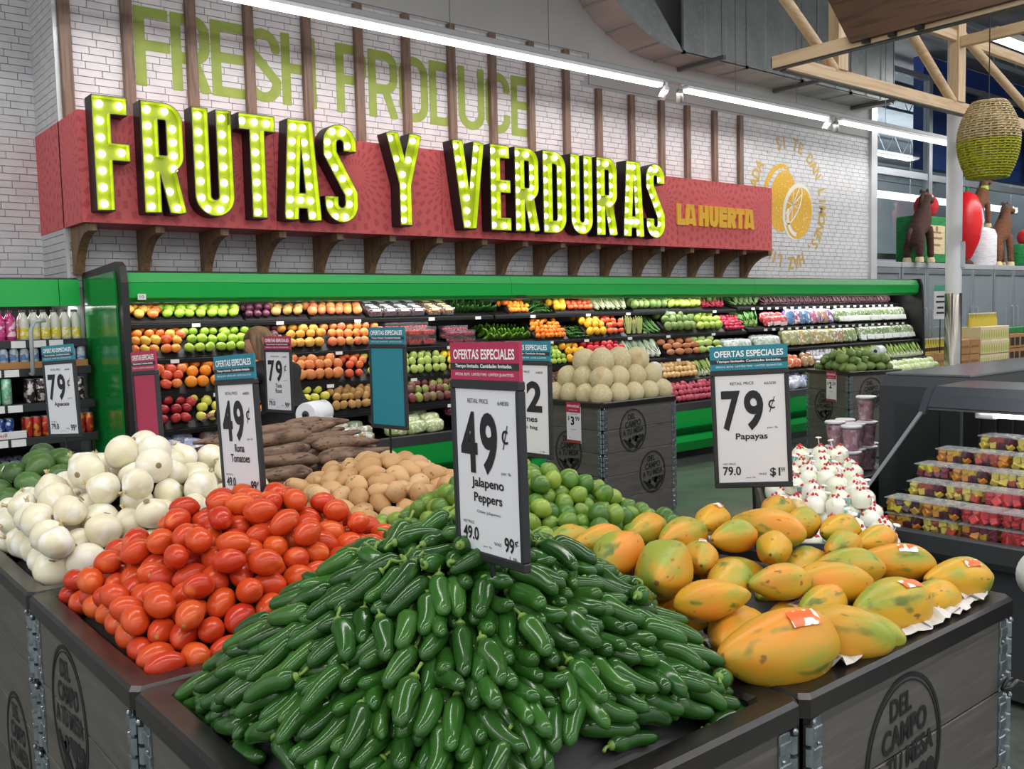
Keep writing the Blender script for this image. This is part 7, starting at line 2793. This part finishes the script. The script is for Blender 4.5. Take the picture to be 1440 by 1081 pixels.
# ================================================================== GLASS DOOR COOLERS, CARTONS, PINATAS at the back right
m_doorglass = clear('cooler_door_glass', '#cfdde4', .62, .04, .16)
m_cab = mat('cabinet_grey', '#9a9da1', rough=.4)
m_in = mat('cabinet_inside', '#8da1b0', rough=.6)
CPL = ['first from the brick wall', 'second from the brick wall', 'third from the brick wall', 'fourth from the brick wall', 'fifth from the brick wall', 'last one at the right']
for i in range(6):
    x0 = 13.30 + i * 1.74
    t = thing('glass_door_cooler', 'tall grey glass door cooler under the pinatas, ' + CPL[i], 'cooler', (x0, 7.95, 0))
    MB().box((0, .06, 0), (1.72, .08, 2.2)).box((0, .08, 0), (.03, .66, 2.2)).box((1.69, .08, 0), (1.72, .66, 2.2)).box((0, .64, 0), (1.72, .66, 2.2)).obj('cabinet', m_in, t)
    MB().cbox((0, .0, 2.16), (1.72, .66, 2.25), .006).obj('cabinet_top', m_cab, t)
    MB().box((0, .0, 0), (1.72, .06, .22)).obj('plinth', m_cab, t)
    for d in range(2):
        a = .01 + d * .855
        MB().cbox((a, .0, .24), (a + .05, .05, 2.15), .004).cbox((a + .79, .0, .24), (a + .845, .05, 2.15), .004).cbox((a + .05, .0, .24), (a + .79, .05, .31), .004).cbox((a + .05, .0, 2.06), (a + .79, .05, 2.15), .004).obj('door_frame', m_alu, t)
        MB().box((a + .05, .02, .31), (a + .79, .03, 2.06)).obj('door_glass', m_doorglass, t)
        hx = a + (.75 if d == 0 else .09)
        MB().tube([(hx, -.005, .95), (hx, -.05, .97), (hx, -.05, 1.45), (hx, -.005, 1.47)], .012, 7).obj('handle', m_alu, t)
    MB().box((.83, .09, .35), (.89, .12, 2.05)).box((.04, .09, 2.08), (1.68, .13, 2.11)).obj('inner_fill_strip', mat('cooler_fill_glow', '#eef6ff', rough=.5, emit=('#e6f2ff', 1.6)), t)  # glowing strips added to brighten the cabinet inside
    for z in (.55, .95, 1.35, 1.72):
        MB().box((.03, .085, z - .01), (1.69, .10, z)).obj('shelf_edge', m_alu, t)
    for z in (.31, .56, .96, 1.36):
        for k in range(7):
            w = .17
            MB().cbox((.08 + k * .23, .081, z), (.08 + k * .23 + w, .12, z + .15 + .08 * ((k * 7 + i) % 3) / 2), .004).obj('stocked_pack', mat('pack_' + str((k + i) % 4), ['#6b5a50', '#8a8f98', '#a08a5c', '#50586a'][(k + i) % 4], rough=.5), t)

m_kraft = mat('kraft_carton', '#a5794c', rough=.8, noises=[(4, '#956b40', .4, .7)])
m_pear = mat('pear_carton_print', '#cfc295', rough=.6)
m_pearf = mat('pear_print', '#a4ac50', rough=.6)
m_peari = mat('pear_print_pink', '#d8c0b4', rough=.6)
m_dlabel = mat('carton_dark_label', '#2a2826', rough=.6)
m_ybot = mat('yellow_bottle_neck', '#b8a637', rough=.3)
m_brcap = mat('maroon_label', '#4a2326', rough=.5)
m_gcap = mat('green_crate', '#2f7a48', rough=.5)


def carton(kind, x, y, z, w, d, h, label, group):
    t = MB().cbox((0, 0, 0), (w, d, h), .006).obj('carton', m_pear if kind == 'pear' else m_kraft, None, False, (x, y, z))
    tag(t, label, 'carton', group)
    b = MB()
    if kind == 'pear':
        for k in range(4):
            cx = w * (k + .5) / 4
            vs, fs = fill_loops([ell(0, 0, w * .085, h * .26, 0, 14), ], .0008)
            b.add(vs, fs, T(cx, -.0016, h * .36), 0)
            vs, fs = fill_loops([ell(0, 0, w * .05, h * .13, 0, 10)], .0008)
            b.add(vs, fs, T(cx, -.0018, h * .62), 0)
            vs, fs = fill_loops([ell(0, 0, w * .09, h * .08, 0, 10)], .0008)
            b.add(vs, fs, T(cx, -.0012, h * .86), 1)
        b.obj('fruit_print', [m_pearf, m_peari], t)
    elif kind == 'label':
        for k in range(2):
            b.box((w * (.06 + k * .48), -.002, h * .18), (w * (.44 + k * .48), 0, h * .74))
        b.obj('dark_label', m_dlabel, t)
    elif kind == 'seam':
        b.box((w * .1, -.0015, h * .42), (w * .9, 0, h * .58))
        b.obj('print_band', mat('carton_print_brown', '#7d5a36', rough=.8), t)
    return t


def stack(kind, x0, n, w, h, tiers, label, y=6.95, ztop=None):
    for i in range(n):
        for k in range(tiers):
            carton(kind, x0 + i * (w + .012), y + (0 if k % 2 else .006), k * (h + .003), w, .36, h, label + (' in the top tier' if k == tiers - 1 else ' in a lower tier'), label + (', top tier' if k == tiers - 1 else ', lower tiers'))


stack('seam', 13.30, 4, .42, .255, 3, 'brown carton under yellow bottles left of the column')
stack('seam', 15.0, 2, .34, .235, 4, 'plain brown carton right of the steel column')
stack('pear', 15.74, 3, .35, .225, 5, 'carton printed with green pears')
stack('label', 16.83, 6, .42, .245, 4, 'brown carton with dark labels at the right')
BOT = MB().lathe([(.032, 0), (.033, .10), (.012, .16), (.011, .21)], 9).mesh('yellow_bottle', m_ybot, True)
BLB = MB().lathe([(.0335, .03), (.0335, .085)], 9, capb=False, capt=False).mesh('label', m_brcap, True)
BCP = MB().lathe([(.013, .205), (.013, .225)], 8).mesh('cap', mat('white_cap', '#e4e0d4', rough=.5), True)
for i in range(22):
    for j in range(2):
        x = 13.34 + i * .078
        o = link('yellow_bottle', BOT, None, (x, 7.02 + j * .09, .776))
        tag(o, 'yellow bottle with maroon label standing on brown cartons', 'bottle', 'yellow bottles on the cartons')
        link('label', BLB, o)
        link('cap', BCP, o)
for i in range(18):
    o = link('yellow_bottle', BOT, None, (15.76 + i * .058, 7.16, 1.142))
    tag(o, 'yellow bottle standing on the pear cartons', 'bottle', 'yellow bottles on the pear cartons')
    link('cap', BCP, o)
for i in range(8):
    q = MB().cbox((0, 0, 0), (.30, .3, .10), .006).box((.03, -.002, .03), (.27, 0, .075))
    tag(q.obj('green_crate', m_gcap, None, False, (16.84 + i * .32, 6.98, .994)), 'small green crate on top of the dark labelled cartons', 'crate', 'green crates on the cartons')
# narrow price sign standing among the cartons
t = thing('price_sign', 'narrow white and green sign on a post above the yellow bottles', 'sign', (14.28, 6.93, 1.30), (0, 0, math.radians(-40)))
MB().cbox((-.10, -.006, 0), (.10, .006, .52), .002).obj('price_card', m_card, t)
MB().box((-.10, -.0075, .43), (.10, -.006, .52)).obj('header_card', mat('header_green', '#3f9a78', rough=.4), t)
b = MB()
for z, w in ((.33, .12), (.25, .14), (.16, .10), (.08, .12)):
    b.box((-w / 2, -.0072, z), (w / 2, -.006, z + .03))
b.obj('card_lettering', m_ink, t)
MB().tube([(0, 0, 0), (0, 0, -.52)], .008, 6).obj('rod', m_rod, t)

# pinatas
PM = {}


def paper(nm, c1, c2):
    return mat('fringe_' + nm, c1, rough=.85, noises=[(9, c2, .42, .68, 4)], stretch=(1, 1, 5), bump=(22, .9, .03))


m_hb, m_hd, m_cream = paper('brown', '#7a4c33', '#5f3826'), paper('dark_brown', '#4c2e26', '#38211c'), paper('cream', '#d9c6a0', '#c9b48c')
m_pred, m_pgrn, m_pwht = paper('red', '#cf1f28', '#a8161f'), paper('green', '#1f8a45', '#176b36'), paper('white', '#e6e4e8', '#cfccd4')
m_neck = mat('neckerchief_green', '#93b52a', rough=.7)
m_eye = mat('pinata_eye', '#f4f0ea', rough=.4)


def horse(label, loc, s, mm, yaw, kerchief=False, mirror=1):
    t = thing('horse_pinata', label, 'pinata', loc, (0, 0, yaw))
    x = mirror
    J = {'rump': (-x * .20 * s, 0, .42 * s, .13 * s, .12 * s), 'mid': (-x * .08 * s, 0, .50 * s, .125 * s, .115 * s), 'chest': (x * .02 * s, 0, .62 * s, .12 * s, .11 * s), 'neck': (x * .05 * s, 0, .80 * s, .085 * s, .08 * s),
         'poll': (x * .09 * s, 0, .93 * s, .085 * s, .075 * s), 'face': (x * .20 * s, 0, .90 * s, .068 * s, .062 * s), 'muzzle': (x * .29 * s, 0, .865 * s, .055 * s, .052 * s),
         'fl1': (x * .06 * s, -.08 * s, .44 * s, .065 * s, .06 * s), 'fl2': (x * .08 * s, -.085 * s, .22 * s, .05 * s, .05 * s), 'fl3': (x * .09 * s, -.085 * s, .06 * s, .05 * s, .05 * s),
         'fr1': (x * .06 * s, .08 * s, .44 * s, .065 * s, .06 * s), 'fr2': (x * .11 * s, .085 * s, .22 * s, .05 * s, .05 * s), 'fr3': (x * .13 * s, .085 * s, .06 * s, .05 * s, .05 * s),
         'hl1': (-x * .22 * s, -.09 * s, .26 * s, .075 * s, .07 * s), 'hl2': (-x * .24 * s, -.09 * s, .06 * s, .05 * s, .05 * s), 'hr1': (-x * .22 * s, .09 * s, .26 * s, .075 * s, .07 * s), 'hr2': (-x * .24 * s, .09 * s, .06 * s, .05 * s, .05 * s)}
    E2 = [('mid', 'rump'), ('mid', 'chest'), ('chest', 'neck'), ('neck', 'poll'), ('poll', 'face'), ('face', 'muzzle'), ('chest', 'fl1'), ('fl1', 'fl2'), ('fl2', 'fl3'), ('chest', 'fr1'), ('fr1', 'fr2'), ('fr2', 'fr3'),
          ('rump', 'hl1'), ('hl1', 'hl2'), ('rump', 'hr1'), ('hr1', 'hr2')]
    skin_body('body', J, E2, mm, t, 1)
    for hx, hy in ((x * .09, -.085), (x * .13, .085), (-x * .24, -.09), (-x * .24, .09)):
        MB().lathe([(.058 * s, 0), (.056 * s, .05 * s), (.045 * s, .07 * s)], 12, T(hx * s, hy * s, 0)).obj('hoof', m_cream, t, True)
    for sy in (-1, 1):
        MB().lathe([(.026 * s, 0), (.02 * s, .03 * s), (.004 * s, .055 * s)], 8, T(x * .06 * s, sy * .045 * s, .985 * s)).obj('ear', mm, t, True)
        MB().ball((.016 * s, .010 * s, .02 * s), 10, 7, None, T(x * .17 * s, sy * .063 * s, .935 * s)).obj('eye', m_eye, t, 'all')
    MB().tube([(x * .04 * s, 0, 1.0 * s), (-x * .02 * s, 0, .90 * s), (-x * .06 * s, 0, .76 * s)], [.02 * s, .03 * s, .012 * s], 8).obj('mane', m_hd, t, 'all')
    MB().tube([(-x * .31 * s, 0, .46 * s), (-x * .38 * s, 0, .38 * s), (-x * .39 * s, 0, .22 * s)], [.03 * s, .035 * s, .01 * s], 8).obj('tail', m_hd, t, 'all')
    if kerchief:
        MB().lathe([(.10 * s, .70 * s), (.105 * s, .74 * s), (.092 * s, .80 * s)], 16, T(x * .035 * s, 0, 0), capb=False, capt=False).prism([(x * .08 * s, .74 * s), (x * .19 * s, .72 * s), (x * .15 * s, .58 * s)], -.03 * s, .03 * s, 'y').obj('neckerchief', m_neck, t, True)
    return t


ZT = 2.252
bt_ = thing('bottle_pinata', 'green box shaped pinata with cream label and round red top', 'pinata', (15.72, 8.22, ZT))
MB().cbox((0, -.22, 0), (.98, .22, .82), .03).obj('green_body', m_pgrn, bt_)
MB().cbox((.30, -.228, .16), (.90, -.215, .66), .004).obj('label_panel', m_cream, bt_)
b = MB()
for z, w in ((.52, .3), (.42, .38), (.30, .24)):
    b.box((.60 - w / 2, -.2305, z), (.60 + w / 2, -.2285, z + .035))
b.ball((.05, .004, .05), 12, 8, None, T(.60, -.2285, .60))
b.obj('label_print', mat('label_brown', '#8a6a48', rough=.7), bt_)
MB().ball((.24, .20, .22), 18, 12, None, T(.66, 0, 1.02)).obj('red_top', m_pred, bt_, 'all')
horse('dark brown horse pinata with cream hooves standing beside the green box pinata', (15.78, 7.99, ZT), 1.22, m_hd, 0)
horse('brown horse pinata mostly hidden behind the white column', (16.55, 8.36, ZT), 1.25, m_hb, 0)
ch = thing('chili_pinata', 'tall glossy red chili pinata with a modelled white highlight', 'pinata', (17.72, 8.12, ZT))
MB().lathe([(.03, .05), (.11, .16), (.22, .42), (.29, .75), (.27, 1.05), (.16, 1.28), (.02, 1.36)], 22).obj('chili_body', mat('chili_red', '#c81822', rough=.35, bump=(14, .4, .02)), ch, True)
MB().tube([(.02, -.235, .52), (.03, -.292, .80), (.02, -.262, 1.02)], [.012, .026, .012], 8).obj('shine_stripe', m_pwht, ch, 'all')  # highlight on the chili modelled as a white tube
MB().lathe([(.14, 0), (.12, .05), (.06, .10)], 14).obj('stand', m_hd, ch, True)
MB().tube([(0, 0, 1.34), (.02, 0, 1.44)], .03, 8).obj('stem', m_pgrn, ch)
pd = thing('white_pinata', 'white paper cylinder pinata with rounded top under the kerchief horse', 'pinata', (18.55, 8.20, ZT))
MB().lathe([(.25, 0), (.26, .10), (.26, .58), (.22, .68), (.10, .73)], 24).obj('cylinder', m_pwht, pd, True)
horse('brown horse pinata with green neckerchief on the white paper cylinder', (18.52, 8.20, ZT + .735), .98, m_hb, math.radians(-8), True)
horse('brown horse pinata with cream hooves at the right picture edge', (19.45, 8.20, ZT), 1.24, m_hb, math.radians(-10))
g = thing('gift_pinata', 'green drum pinata cut by the right picture edge', 'pinata', (20.35, 8.15, ZT))
MB().lathe([(.24, 0), (.26, .08), (.26, .40), (.22, .46)], 20).obj('drum', m_pgrn, g, True)
MB().ball((.14, .14, .16), 14, 10, None, T(0, 0, .60)).obj('knob', m_pred, g, 'all')
